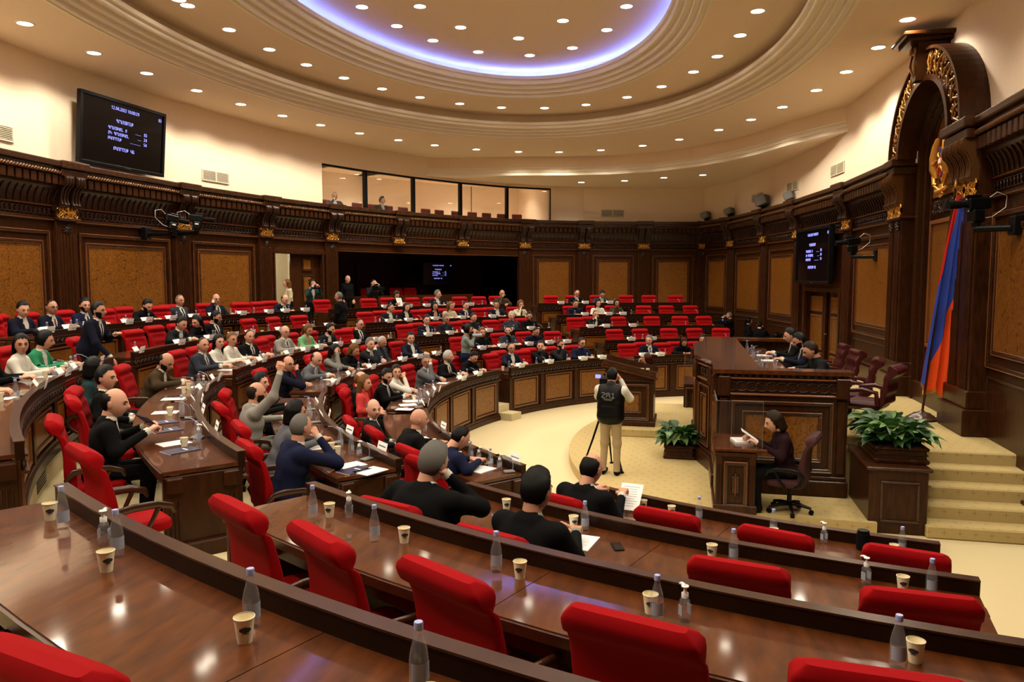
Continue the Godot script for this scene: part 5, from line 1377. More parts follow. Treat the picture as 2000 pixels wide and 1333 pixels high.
# ---------- small things ----------
var seats := []
var bottle0: Node3D
var cup0: Node3D
var pump0: Node3D
var card0: Node3D
var mic0: Node3D
func put(src: Node3D, p: Vector3, turn: float, label: String, grp: String) -> void:
	if not src.has_meta("used"):
		src.set_meta("used", true)
		src.position = p; src.rotation = Vector3(0, turn, 0); src.set_meta("label", label); src.set_meta("group", grp)
	else:
		copy(src, p, turn, label, grp)
func make_small() -> void:
	bottle0 = thing("water_bottle", "x", "bottle")
	part("bottle_body", G.new().lathe([Vector2(0.0, 0.0), Vector2(0.026, 0.0), Vector2(0.026, 0.0), Vector2(0.031, 0.008), Vector2(0.0325, 0.03), Vector2(0.0325, 0.105), Vector2(0.031, 0.125), Vector2(0.026, 0.15), Vector2(0.018, 0.178), Vector2(0.0135, 0.2), Vector2(0.013, 0.212), Vector2(0.013, 0.212), Vector2(0.0, 0.212)], 20), M.water, bottle0)
	part("cap", G.new().lathe([Vector2(0.0145, 0.207), Vector2(0.0155, 0.21), Vector2(0.0155, 0.23), Vector2(0.014, 0.234), Vector2(0.014, 0.234), Vector2(0.0, 0.234)], 16), M.bottlecap, bottle0)
	var lg := G.new()
	for i in 12:
		var a := lerpf(-1.2, 1.2, i / 12.0); var b := lerpf(-1.2, 1.2, (i + 1) / 12.0)
		lg.quadn(Vector3(sin(a) * 0.0335, 0.042, cos(a) * 0.0335), Vector3(sin(b) * 0.0335, 0.042, cos(b) * 0.0335), Vector3(sin(b) * 0.0335, 0.104, cos(b) * 0.0335), Vector3(sin(a) * 0.0335, 0.104, cos(a) * 0.0335), Vector3(sin(a), 0, cos(a)), Vector3(sin(b), 0, cos(b)), Vector3(sin(b), 0, cos(b)), Vector3(sin(a), 0, cos(a)))
	part("label", lg, M.label, bottle0)
	cup0 = thing("paper_cup", "x", "cup")
	part("cup_wall", G.new().lathe([Vector2(0.0, 0.0), Vector2(0.026, 0.0), Vector2(0.026, 0.0), Vector2(0.0375, 0.092), Vector2(0.0395, 0.094), Vector2(0.0395, 0.098), Vector2(0.037, 0.0985)], 22), M.cup, cup0)
	var ins := G.new()
	var R := []
	for q in [[0.0, 0.006], [0.0255, 0.006], [0.0365, 0.096]]: R.append(ins.ring(Vector3(0, q[1], 0), Vector3(q[0], 0, 0), Vector3(0, 0, q[0]), 22))
	ins.sheet(R, true, Vector3.ZERO, true)
	part("cup_inside", ins, M.cup, cup0)
	var pg := G.new()
	var r2 := RandomNumberGenerator.new(); r2.seed = 3
	for s: float in [0.0, PI]:
		for i in 16:
			var a := s - 0.62 + i * 0.078
			var h := 0.009 + 0.018 * sin(PI * i / 15.0) * r2.randf_range(0.55, 1.0)
			var rr := 0.0345
			pg.box(Vector3(sin(a) * rr, 0.058, cos(a) * rr), Vector3(0.0028, h, 0.0012), 0.0, Basis(Vector3.UP, a) * Basis(Vector3(1, 0, 0), 0.12))
		for k in 7:
			var a := s - 0.33 + k * 0.11
			pg.box(Vector3(sin(a) * 0.0328, 0.043, cos(a) * 0.0328), Vector3(0.0026, 0.0022, 0.0012), 0.0, Basis(Vector3.UP, a))
	part("print", pg, M.print, cup0)
	pump0 = thing("sanitizer_bottle", "x", "dispenser")
	part("bottle_body", G.new().lathe([Vector2(0.0, 0.0), Vector2(0.03, 0.0), Vector2(0.03, 0.0), Vector2(0.034, 0.006), Vector2(0.034, 0.095), Vector2(0.028, 0.108), Vector2(0.014, 0.116), Vector2(0.014, 0.122), Vector2(0.014, 0.122), Vector2(0.0, 0.122)], 18, Vector3.ZERO, 1.0, 0.72), M.water, pump0)
	part("pump", G.new().lathe([Vector2(0.017, 0.116), Vector2(0.017, 0.14), Vector2(0.008, 0.143), Vector2(0.007, 0.165), Vector2(0.018, 0.168), Vector2(0.018, 0.176), Vector2(0.0, 0.178)], 14).tube([Vector3(0, 0.173, 0), Vector3(0.03, 0.175, 0), Vector3(0.05, 0.167, 0)], [0.009, 0.008, 0.005], 7), M.white, pump0)
	part("label", G.new().box(Vector3(0, 0.055, 0.0245), Vector3(0.034, 0.05, 0.002), 0.0).box(Vector3(0, 0.055, -0.0245), Vector3(0.034, 0.05, 0.002), 0.0), M.label, pump0)
	card0 = thing("name_card", "x", "name card")
	part("card", G.new().box(Vector3(0, 0.01, -0.055), Vector3(0.23, 0.115, 0.003), 0.0, Basis(Vector3(1, 0, 0), -0.25)).box(Vector3(0, 0.01, 0.045), Vector3(0.23, 0.115, 0.003), 0.0, Basis(Vector3(1, 0, 0), 0.55)), M.paper, card0)
	var tg := G.new()
	for k in 2:
		for i in (9 if k == 0 else 7): tg.box(Vector3(-0.075 + i * 0.019, 0.022 - k * 0.032, -0.0585 + (0.022 - k * 0.032 - 0.01) * 0.255), Vector3(0.012, 0.014, 0.002), 0.0, Basis(Vector3(1, 0, 0), -0.25))
	part("print", tg, M.ink, card0)
	mic0 = thing("desk_microphone", "x", "microphone")
	part("base", G.new().box(Vector3(0, 0.012, 0), Vector3(0.09, 0.024, 0.13), 0.008), M.grey, mic0)
	part("gooseneck", G.new().tube([Vector3(0, 0.02, -0.04), Vector3(0, 0.1, -0.045), Vector3(0, 0.17, -0.01), Vector3(0, 0.21, 0.06), Vector3(0, 0.22, 0.13)], 0.004, 6), M.label, mic0)
	part("capsule", G.new().tube([Vector3(0, 0.22, 0.125), Vector3(0, 0.218, 0.165)], 0.011, 8), M.rubber, mic0)
func sheet_of(called: String, label: String, cat: String, p: Vector3, turn: float, s: Vector3, m: Material, tilt := 0.0, grp := "") -> Node3D:
	var o := thing(called, label, cat, p, turn, grp)
	var b := Basis(Vector3(1, 0, 0), tilt)
	part("pages", G.new().box(Vector3(0, s.y / 2, 0), s, 0.0, b), m, o)
	if m == M.navy:
		part("page_block", G.new().box(b * Vector3(0, s.y / 2 - 0.003, 0) + Vector3(0, 0.0, 0), s * Vector3(0.98, 0.6, 1.01), 0.0, b), M.paper, o)
		part("print", G.new().box(b * Vector3(0, s.y + 0.001, -s.z * 0.15), Vector3(s.x * 0.4, 0.001, 0.02), 0.0, b), M.paper, o)
	else:
		var g := G.new()
		for i in 9: g.box(b * Vector3(-0.01 * (i % 3), s.y + 0.0004, -s.z * 0.38 + i * s.z * 0.09), Vector3(s.x * (0.72 - 0.1 * (i % 2)), 0.0006, 0.005), 0.0, b)
		part("print", g, M.label, o)
	return o
func to_lens(p: Vector3) -> float: return atan2(-3.4 - p.x, 14.8 - p.z)
func on_desk(blk: String, k: int, off: float, a: float) -> Vector3: return pol(ROW_R[k] + off, a, FLOOR_Y[k] + DESK_H)
func build_small() -> void:
	make_small()
	for key in EMPTY:
		if key[0] != "N":
			for a in EMPTY[key]: seats.append([key[0], int(key[1]), a, false])
	var r2 := RandomNumberGenerator.new(); r2.seed = 77
	var last := {}
	seats.sort_custom(func(x, y): return [x[0], x[1], x[2]] < [y[0], y[1], y[2]])
	for s in seats:
		var blk: String = s[0]; var k: int = s[1]; var a: float = s[2]
		var where := "%s row, benches %s" % [ROW_WORD[k], BLOCKS[blk][2]]
		if a < BLOCKS[blk][0] + 0.5 or a > BLOCKS[blk][1] - 0.5 or blk == "N": continue
		var deg: float = 57.3 / ROW_R[k]
		var key := blk + str(k)
		var near_last: bool = last.has(key) and a - last[key] < 0.62 * deg
		if not (blk == "R" and a > 66.0) and not near_last:
			var p := pol(ROW_R[k] - 0.005, a + r2.randf_range(-0.12, 0.12) * deg, FLOOR_Y[k] + PARAPET_H + 0.02)
			put(card0, p, face_in(p) + r2.randf_range(-0.08, 0.08), "white printed name card on a parapet, " + where, "name cards, " + where)
			last[key] = a
		if not (blk == "R" and a > 68.0):
			var da: float = deg * (0.3 if r2.randf() < 0.5 else -0.3)
			var p := on_desk(blk, k, 0.17, a + da)
			put(bottle0, p, face_in(p) + PI, "clear water bottle with pale cap, " + where, "water bottles, " + where)
			if r2.randf() < 0.3 or blk == "L":
				p = on_desk(blk, k, 0.3, a + da * 1.25)
				put(cup0, p, face_in(p), "cream paper cup, " + where, "paper cups, " + where)
			if r2.randf() < 0.16 or (blk == "L" and r2.randf() < 0.5):
				p = on_desk(blk, k, 0.13, a + da * 0.55)
				put(pump0, p, face_in(p) + 0.6, "clear sanitizer bottle with white pump, " + where, "sanitizer bottles, " + where)
		if (blk == "L" and r2.randf() < 0.7) or (blk == "R" and r2.randf() < 0.6) or (blk == "C" and r2.randf() < 0.5) or (blk == "M" and k == 1):
			var p := on_desk(blk, k, 0.12, a - deg * 0.02)
			put(mic0, p, face_in(p) + r2.randf_range(-0.5, 0.5), "slim gooseneck microphone, " + where, "desk microphones, " + where)
		if s[3] and r2.randf() < (0.8 if blk == "L" else 0.4):
			var p := on_desk(blk, k, 0.36, a - deg * 0.14)
			sheet_of("paper_sheet", "white printed sheet, " + where, "paper", p, face_in(p) + r2.randf_range(-0.3, 0.3), Vector3(0.21, 0.003, 0.29), M.paper, 0.0, "paper sheets, " + where)
	# the nearest benches, laid as they stand
	var B := {4: [[-59.9, 0.16], [-62.7, 0.13], [-67.75, 0.16], [-71.35, 0.15]], 3: [[-59.85, 0.3], [-63.15, 0.3], [-67.65, 0.22], [-72.55, 0.32], [-77.6, 0.26]], 2: [[-65.4, 0.14], [-72.1, 0.14], [-79.0, 0.14]], 1: [[-61.6, 0.14], [-66.9, 0.13], [-71.6, 0.13], [-78.6, 0.13]]}
	var Cu := {4: [[-58.95, 0.16], [-63.35, 0.24], [-68.1, 0.25], [-71.9, 0.26]], 3: [[-60.1, 0.2], [-63.95, 0.2], [-68.45, 0.22], [-72.25, 0.24], [-77.95, 0.17]], 2: [[-60.8, 0.14], [-64.8, 0.14], [-71.25, 0.14], [-78.1, 0.14]], 1: [[-62.9, 0.13], [-65.0, 0.13], [-71.8, 0.24], [-78.2, 0.2]]}
	var Pu := {4: [[-61.7, 0.1]], 3: [[-60.6, 0.11], [-73.1, 0.24]], 2: [[-76.9, 0.12]], 1: [[-74.5, 0.12]]}
	for k in [1, 2, 3, 4]:
		var where := "%s row, benches facing the stage steps" % ROW_WORD[k]
		for q in B[k]:
			var p := on_desk("N", k, q[1], q[0])
			put(bottle0, p, to_lens(p) + 0.35, "%s water bottle from the passage end, %s row facing the stage steps" % [NTH[B[k].size() - 1 - B[k].find(q)], ROW_WORD[k]], "water bottles, " + where)
		for q in Cu[k]:
			var p := on_desk("N", k, q[1], q[0])
			put(cup0, p, to_lens(p) + r2.randf_range(-0.4, 0.4), "%s printed paper cup from the passage end, %s row facing the stage steps" % [NTH[Cu[k].size() - 1 - Cu[k].find(q)], ROW_WORD[k]], "paper cups, " + where)
		for q in Pu[k]:
			var p := on_desk("N", k, q[1], q[0])
			put(pump0, p, face_in(p) + 2.4, "clear sanitizer bottle with white pump, " + where, "sanitizer bottles, " + where)
	var p := on_desk("N", 1, 0.14, -76.6)
	var jar := thing("black_canister", "black lidded canister on the front row facing the stage steps", "canister", p)
	part("body", G.new().lathe([Vector2(0.0, 0.0), Vector2(0.05, 0.0), Vector2(0.05, 0.0), Vector2(0.053, 0.006), Vector2(0.053, 0.13), Vector2(0.047, 0.14)], 20), M.rubber, jar)
	part("lid", G.new().lathe([Vector2(0.047, 0.138), Vector2(0.048, 0.16), Vector2(0.044, 0.166), Vector2(0.044, 0.166), Vector2(0.0, 0.166)], 20), M.black, jar)
	for q in [[-64.6, 0.36, 0.0], [-66.0, 0.4, 0.0]]:
		p = on_desk("N", 2, q[1], q[0])
		sheet_of("open_folder", "open white folder in front of the man with cropped black hair", "folder", p, face_in(p) + 0.25, Vector3(0.24, 0.006, 0.32), M.paper, 0.0, "halves of the open folder")
	p = on_desk("N", 2, 0.32, -67.6)
	var ph := thing("mobile_phone", "black mobile phone lying beside the open white folder", "phone", p, face_in(p) + 0.7)
	part("case", G.new().box(Vector3(0, 0.006, 0), Vector3(0.075, 0.011, 0.15), 0.004), M.black, ph); part("display", G.new().box(Vector3(0, 0.0125, 0), Vector3(0.068, 0.002, 0.14)), M.screen, ph)
	p = on_desk("N", 2, 0.26, -61.2)
	sheet_of("blue_notebook", "small dark blue notebook beside the slouching man", "notebook", p, face_in(p) - 0.6, Vector3(0.1, 0.012, 0.17), M.navy)
	for q in [["L", 2, 0.3, -50.0, 0, "open white folder next to the man in navy on the second row"], ["L", 2, 0.42, -49.3, 1, "purple booklet next to the open white folder"], ["L", 3, 0.36, -46.5, 1, "purple booklet on white papers at the third row"], ["L", 3, 0.36, -41.0, 1, "purple booklet before the man in black, third row"], ["L", 3, 0.38, -38.5, 1, "purple booklet by the paper cups of the third row"], ["L", 1, 0.32, -47.5, 0, "white document under the bent man's hand"], ["L", 4, 0.36, -26.4, 1, "purple booklet with a white emblem held at the fourth row"], ["M", 1, 0.3, -11.6, 0, "white printed papers before the bearded man of the front row"], ["M", 1, 0.34, -14.4, 0, "white papers at the front row's left end"]]:
		p = on_desk(q[0], q[1], q[2], q[3])
		sheet_of(["white_document", "purple_booklet"][q[4]], q[5], ["paper", "booklet"][q[4]], p, face_in(p) + 0.3, Vector3(0.22, 0.008, 0.3), [M.paper, M.navy][q[4]])
	# held things
	p = pol(ROW_R[3] + 0.56, -43.5, FLOOR_Y[3] + 0.98)
	sheet_of("purple_booklet", "open purple booklet held by the balding man in black", "booklet", p, face_in(p) + 0.3, Vector3(0.3, 0.01, 0.22), M.navy, -0.75)
	p = pol(ROW_R[1] + 0.24, -62.3, FLOOR_Y[1] + 0.92)
	sheet_of("white_document", "white document held up by the balding man of the front row", "paper", p, face_in(p) + 0.3, Vector3(0.22, 0.003, 0.3), M.paper, 0.75)
	p = pol(ROW_R[5] + 0.62, 34.3, FLOOR_Y[5] + 1.0)
	sheet_of("white_document", "white sheet held up by the woman with curly hair", "paper", p, face_in(p), Vector3(0.21, 0.003, 0.3), M.paper, -1.1)
	sheet_of("white_document", "white papers held by the clerk behind the glass", "paper", Vector3(-2.52, 1.2, 3.9), PI / 2, Vector3(0.21, 0.003, 0.28), M.paper, 0.6)
	sheet_of("paper_stack", "stack of white papers on the clerk's desk", "paper", Vector3(-2.62, 1.076, 3.75), 0.2, Vector3(0.24, 0.03, 0.34), M.paper)
	tripod(Vector3(-4.72, 0.16, 2.12), 1.46, face_in(Vector3(-0.2, 0, 1.0)), "video camera on a black tripod before the cameraman in the vest", true)
	tripod(Vector3(-13.8, 1.617, -9.45), 1.4, face_in(Vector3(-1, 0, -0.5)), "video camera on a tripod at the alcove's edge", true)
	tripod(Vector3(-2.05, 0.0, -15.1), 1.7, face_in(Vector3(0.5, 0, 0.5)) + 0.6, "video camera on a tripod by the cameraman in the black t-shirt", true)
	tripod(Vector3(-0.35, 0.0, -12.6), 1.35, 2.6, "video camera on a tripod with a lit monitor by the front wall", true)
	for q in [[pol(9.15, 20.0, 0.5 + 1.5), face_in(pol(1, 20.2)) + 0.75, "grey zoom photo camera held by the photographer in the aisle", true], [Vector3(-14.72, 1.617 + 1.49, -6.8), face_in(Vector3(-1, 0, -0.6)), "black photo camera held by the photographer by the door", false]]:
		var o := thing("photo_camera", q[2], "camera", q[0], q[1])
		part("body", G.new().box(Vector3(0, 0, 0.02), Vector3(0.14, 0.1, 0.07), 0.015).box(Vector3(0, 0.06, 0.02), Vector3(0.06, 0.04, 0.06), 0.01), M.black, o)
		part("lens", G.new().tube([Vector3(0, -0.01, -0.02), Vector3(0, -0.01, -0.1), Vector3(0, -0.01, -0.12), Vector3(0, -0.01, -0.26)], [0.036, 0.036, 0.042, 0.044], 14), M.label if q[3] else M.black, o)
	var pf := thing("photo_camera", "photo camera with telephoto lens held by the photographer behind the lectern", "camera", Vector3(-4.5, 1.5, -2.6), face_in(Vector3(1, 0, 0.35)))
	part("body", G.new().box(Vector3.ZERO, Vector3(0.14, 0.1, 0.07), 0.015), M.black, pf); part("lens", G.new().tube([Vector3(0, 0, -0.03), Vector3(0, 0, -0.3)], [0.04, 0.05], 14), M.black, pf)
	# speaker's place and presidium
	for q in [[Vector3(-4.3, 1.41, -1.2), 0], [Vector3(-4.2, 1.385, -1.45), 0]]:
		put(cup0, q[0], 0.3, "cream paper cup on the speaker's lectern", "paper cups on the lectern")
	for z in [-2.3, -1.1, -0.6, 0.3, 1.0, 1.9]:
		put(bottle0, Vector3(-2.12, 1.82, z), PI / 2, "clear water bottle on the presidium desk", "water bottles on the presidium desk")
	put(bottle0, Vector3(-2.1, 2.03, 2.88), PI / 2, "clear water bottle on the near counter of the presidium", "")
	for z in [-1.2, -0.2, 1.2]:
		put(mic0, Vector3(-2.15, 1.82, z + 0.15), PI / 2, "slim gooseneck microphone on the presidium desk", "microphones on the presidium desk")
		sheet_of("white_document", "white papers before a man at the presidium desk", "paper", Vector3(-1.85, 1.822, z - 0.12), PI / 2, Vector3(0.21, 0.01, 0.3), M.paper, 0.0, "papers on the presidium desk")
func tripod(at: Vector3, h: float, turn: float, label: String, cam: bool) -> void:
	var o := thing("video_camera", label, "video camera", at, turn)
	for i in 3:
		var a := TAU * i / 3 + 0.5
		var d := Vector3(cos(a), 0, sin(a))
		part("leg", G.new().tube([Vector3(0, h * 0.72, 0) + d * 0.05, d * 0.22 + Vector3(0, h * 0.36, 0), d * 0.4 + Vector3(0, 0.02, 0)], [0.02, 0.018, 0.014], 7).box(d * 0.4 + Vector3(0, 0.015, 0), Vector3(0.06, 0.03, 0.06), 0.01), M.black, o)
	part("column", G.new().tube([Vector3(0, h * 0.45, 0), Vector3(0, h * 0.9, 0)], 0.02, 8).tube([Vector3(0, h * 0.82, 0), Vector3(0, h * 0.93, 0)], 0.05, 10), M.black, o)
	part("camera_body", G.new().box(Vector3(0, h + 0.04, 0.02), Vector3(0.13, 0.17, 0.34), 0.02).box(Vector3(0, h + 0.17, 0.0), Vector3(0.04, 0.04, 0.22), 0.01), M.black, o)
	part("lens", G.new().tube([Vector3(0, h + 0.04, -0.15), Vector3(0, h + 0.04, -0.3), Vector3(0, h + 0.04, -0.36)], [0.05, 0.055, 0.07], 12), M.rubber, o)
	part("monitor", G.new().box(Vector3(-0.14, h + 0.12, 0.0), Vector3(0.12, 0.08, 0.015), 0.004), M.black, o)
	part("monitor_display", G.new().box(Vector3(-0.14, h + 0.12, 0.009), Vector3(0.1, 0.065, 0.003)), M.screen_text, o)
	part("pan_handle", G.new().tube([Vector3(0.03, h - 0.08, 0.05), Vector3(0.16, h - 0.22, 0.4)], 0.012, 6), M.black, o)
# ---------- people ----------
var body_cache := {}
var hair_cache := {}
var head_g := {}
var hand_g := {}
class Net:
	# smooth union of tapered capsules, meshed as surface nets
	var o: Vector3
	var c: float
	var nx: int
	var ny: int
	var nz: int
	var f := PackedFloat32Array()
	var cl := PackedByteArray()
	var verts := PackedVector3Array()
	var norms := PackedVector3Array()
	var vcl := PackedByteArray()
	var tris := PackedInt32Array()
	func make(bones: Array, cell: float, k: float) -> void:
		c = cell
		var lo := Vector3.ONE * 1e9; var hi := -lo
		for b in bones:
			var r: float = maxf(b[2], b[3])
			for e in [b[0], b[1]]:
				lo = lo.min(e - Vector3.ONE * r); hi = hi.max(e + Vector3.ONE * r)
		var pad := Vector3.ONE * (3.0 * c)
		o = lo - pad
		var s := (hi - lo + pad * 2.0) / c
		nx = int(s.x) + 2; ny = int(s.y) + 2; nz = int(s.z) + 2
		f.resize(nx * ny * nz); f.fill(9.0); cl.resize(nx * ny * nz)
		var best := PackedFloat32Array(); best.resize(f.size()); best.fill(9.0)
		for b in bones:
			var a: Vector3 = b[0]; var e: Vector3 = b[1]
			var ra: float = b[2]; var rb: float = b[3]
			var kind: int = b[4]
			var r := maxf(ra, rb) + 3.0 * c
			var m0 := ((a.min(e) - Vector3.ONE * r - o) / c).floor(); var m1 := ((a.max(e) + Vector3.ONE * r - o) / c).ceil()
			var ax := e - a
			var ll := maxf(ax.length_squared(), 1e-8)
			for iy in range(maxi(int(m0.y), 0), mini(int(m1.y) + 1, ny)):
				for iz in range(maxi(int(m0.z), 0), mini(int(m1.z) + 1, nz)):
					var base := (iy * nz + iz) * nx
					for ix in range(maxi(int(m0.x), 0), mini(int(m1.x) + 1, nx)):
						var p := o + Vector3(ix, iy, iz) * c - a
						var t := clampf(p.dot(ax) / ll, 0.0, 1.0)
						var d := (p - ax * t).length() - lerpf(ra, rb, t)
						var q := base + ix
						var w := f[q]
						if d < best[q]:
							best[q] = d; cl[q] = kind
						var h := maxf(k - absf(w - d), 0.0) / k
						f[q] = minf(w, d) - h * h * k * 0.25
		var idx := PackedInt32Array(); idx.resize(f.size()); idx.fill(-1)
		var sx := 1; var sz := nx; var sy := nx * nz
		var lim := c * 1.8
		for iy in ny - 1:
			for iz in nz - 1:
				var base := iy * sy + iz * sz
				for ix in nx - 1:
					var q := base + ix
					var v0 := f[q]
					if v0 > lim or v0 < -lim: continue
					var v1 := f[q + 1]; var v2 := f[q + sz]; var v3 := f[q + sz + 1]; var v4 := f[q + sy]; var v5 := f[q + sy + 1]; var v6 := f[q + sy + sz]; var v7 := f[q + sy + sz + 1]
					var neg := int(v0 < 0) + int(v1 < 0) + int(v2 < 0) + int(v3 < 0) + int(v4 < 0) + int(v5 < 0) + int(v6 < 0) + int(v7 < 0)
					if neg == 0 or neg == 8: continue
					var s3 := Vector3.ZERO; var n := 0
					if (v0 < 0) != (v1 < 0): s3 += Vector3(v0 / (v0 - v1), 0, 0); n += 1
					if (v2 < 0) != (v3 < 0): s3 += Vector3(v2 / (v2 - v3), 0, 1); n += 1
					if (v4 < 0) != (v5 < 0): s3 += Vector3(v4 / (v4 - v5), 1, 0); n += 1
					if (v6 < 0) != (v7 < 0): s3 += Vector3(v6 / (v6 - v7), 1, 1); n += 1
					if (v0 < 0) != (v2 < 0): s3 += Vector3(0, 0, v0 / (v0 - v2)); n += 1
					if (v1 < 0) != (v3 < 0): s3 += Vector3(1, 0, v1 / (v1 - v3)); n += 1
					if (v4 < 0) != (v6 < 0): s3 += Vector3(0, 1, v4 / (v4 - v6)); n += 1
					if (v5 < 0) != (v7 < 0): s3 += Vector3(1, 1, v5 / (v5 - v7)); n += 1
					if (v0 < 0) != (v4 < 0): s3 += Vector3(0, v0 / (v0 - v4), 0); n += 1
					if (v1 < 0) != (v5 < 0): s3 += Vector3(1, v1 / (v1 - v5), 0); n += 1
					if (v2 < 0) != (v6 < 0): s3 += Vector3(0, v2 / (v2 - v6), 1); n += 1
					if (v3 < 0) != (v7 < 0): s3 += Vector3(1, v3 / (v3 - v7), 1); n += 1
					idx[q] = verts.size()
					verts.append(o + (Vector3(ix, iy, iz) + s3 / n) * c)
					norms.append(Vector3(v1 + v3 + v5 + v7 - v0 - v2 - v4 - v6, v4 + v5 + v6 + v7 - v0 - v1 - v2 - v3, v2 + v3 + v6 + v7 - v0 - v1 - v4 - v5).normalized())
					vcl.append(cl[q])
		for iy in range(1, ny - 1):
			for iz in range(1, nz - 1):
				var base := iy * sy + iz * sz
				for ix in range(1, nx - 1):
					var q := base + ix
					if idx[q] < 0: continue
					var v0 := f[q]
					if (v0 < 0) != (f[q + 1] < 0): quad(idx[q], idx[q - sz], idx[q - sz - sy], idx[q - sy])
					if (v0 < 0) != (f[q + sy] < 0): quad(idx[q], idx[q - 1], idx[q - 1 - sz], idx[q - sz])
					if (v0 < 0) != (f[q + sz] < 0): quad(idx[q], idx[q - 1], idx[q - 1 - sy], idx[q - sy])
	func quad(a: int, b: int, d: int, e: int) -> void:
		if a < 0 or b < 0 or d < 0 or e < 0: return
		tri(a, b, d); tri(a, d, e)
	func tri(a: int, b: int, d: int) -> void:
		if (verts[d] - verts[a]).cross(verts[b] - verts[a]).dot(norms[a] + norms[b] + norms[d]) < 0.0: tris.append_array([a, d, b])
		else: tris.append_array([a, b, d])
	func surface(am: ArrayMesh, t: PackedInt32Array) -> void:
		var map := {}
		var v := PackedVector3Array(); var n := PackedVector3Array(); var ix := PackedInt32Array()
		for i in t:
			if not map.has(i):
				map[i] = v.size(); v.append(verts[i]); n.append(norms[i])
			ix.append(map[i])
		if ix.size() == 0:
			v = PackedVector3Array([Vector3(0, 0.5, 0), Vector3(0, 0.5001, 0), Vector3(0.0001, 0.5, 0)]); n = PackedVector3Array([Vector3.UP, Vector3.UP, Vector3.UP]); ix = PackedInt32Array([0, 1, 2])
		var a := []
		a.resize(Mesh.ARRAY_MAX); a[Mesh.ARRAY_VERTEX] = v; a[Mesh.ARRAY_NORMAL] = n; a[Mesh.ARRAY_INDEX] = ix
		am.add_surface_from_arrays(Mesh.PRIMITIVE_TRIANGLES, a)
func hand(grip: float) -> G:
	# right hand, wrist at the origin, fingers towards -z, palm down, thumb towards -x
	if hand_g.has(grip): return hand_g[grip]
	var b := []
	b.append([Vector3(0, 0, 0.03), Vector3(0, 0, -0.01), 0.027, 0.026, 0])
	for i in 4: b.append([Vector3(-0.006 + i * 0.004, 0, -0.01), Vector3(-0.03 + i * 0.02, 0, -0.085), 0.019, 0.0125, 0])
	for i in 4:
		var x := -0.031 + i * 0.0205
		var L: float = [0.036, 0.041, 0.038, 0.03][i]
		var p := Vector3(x, 0, -0.088); var a := 0.25 + grip * 0.9
		for k in 3:
			var d := Vector3(0.06 * (i - 1.5), -sin(a), -cos(a)).normalized()
			var q: Vector3 = p + d * L * float([1.0, 0.75, 0.6][k])
			b.append([p, q, 0.0105 - k * 0.001, 0.0095 - k * 0.001, 0])
			p = q; a += 0.2 + grip * 0.9
	var t0 := Vector3(-0.02, -0.004, -0.02); var t1 := Vector3(-0.05, -0.012, -0.052); var t2 := Vector3(-0.058 + 0.02 * grip, -0.018 - 0.012 * grip, -0.084); var t3 := t2 + Vector3(0.008, -0.006, -0.024)
	b.append_array([[t0, t1, 0.017, 0.013, 0], [t1, t2, 0.0125, 0.011, 0], [t2, t3, 0.011, 0.009, 0]])
	var net := Net.new(); net.make(b, 0.0055, 0.008)
	var g := G.new(); g.v = net.verts; g.n = net.norms; g.ix = net.tris
	hand_g[grip] = g
	return g
func head_point(d: Vector3, fem: bool) -> Vector3:
	var p := Vector3(d.x * 0.076, d.y * 0.118, d.z * 0.098)
	var low := clampf(-p.y / 0.118, 0.0, 1.0)
	p.x *= 1.0 - (0.34 if fem else 0.25) * pow(low, 1.6)
	if p.z > 0.0: p.z *= 1.0 - 0.42 * pow(low, 1.2)
	else: p.z = p.z * (1.0 - 0.1 * low) - 0.014 * low
	if d.z < -0.15:
		var m := clampf((-d.z - 0.15) / 0.3, 0.0, 1.0)
		var x := p.x; var y := p.y; var z := 0.0
		z -= 0.027 * exp(-pow(x / 0.013, 2) - pow((y + 0.024) / 0.02, 2)) + 0.012 * exp(-pow(x / 0.01, 2) - pow((y + 0.0) / 0.025, 2))
		z -= 0.006 * exp(-pow((y - 0.026) / 0.011, 2) - pow(x / 0.05, 2))
		z += 0.011 * exp(-pow((absf(x) - 0.031) / 0.015, 2) - pow((y - 0.006) / 0.011, 2))
		z -= 0.006 * exp(-pow(x / 0.024, 2) - pow((y + 0.06) / 0.006, 2)) + 0.005 * exp(-pow(x / 0.02, 2) - pow((y + 0.071) / 0.006, 2))
		z += 0.004 * exp(-pow(x / 0.03, 2) - pow((y + 0.0655) / 0.003, 2))
		z -= 0.009 * exp(-pow(x / 0.024, 2) - pow((y + 0.1) / 0.014, 2))
		p.z += z * m
	return p
func head(fem: bool) -> G:
	if head_g.has(fem): return head_g[fem]
	var g := G.new()
	var R := []
	for i in 31:
		var th := PI * i / 30.0
		var row := PackedVector3Array()
		for j in 36:
			var ph := TAU * j / 36.0
			row.append(head_point(Vector3(sin(th) * sin(ph), cos(th), sin(th) * cos(ph)), fem))
		R.append(row)
	g.sheet(R, true, Vector3.ZERO, g.orient(R))
	g.tube([Vector3(0, -0.2, 0.035), Vector3(0, -0.13, 0.03), Vector3(0, -0.06, 0.018)], [0.068, 0.055, 0.056] if not fem else [0.055, 0.047, 0.048], 14, false)
	for s in [-1.0, 1.0]:
		var e := []
		for i in 7:
			var row := PackedVector3Array()
			var th := PI * i / 6.0
			for j in 8:
				var ph := TAU * j / 8
				row.append(Vector3(s * (0.077 + 0.009 * sin(th) * cos(ph) + 0.004 * cos(th)), -0.008 + 0.031 * cos(th), 0.012 + 0.017 * sin(th) * sin(ph) + 0.004 * cos(th)))
			e.append(row)
		g.sheet(e, true, Vector3.ZERO, g.orient(e))
	head_g[fem] = g
	return g
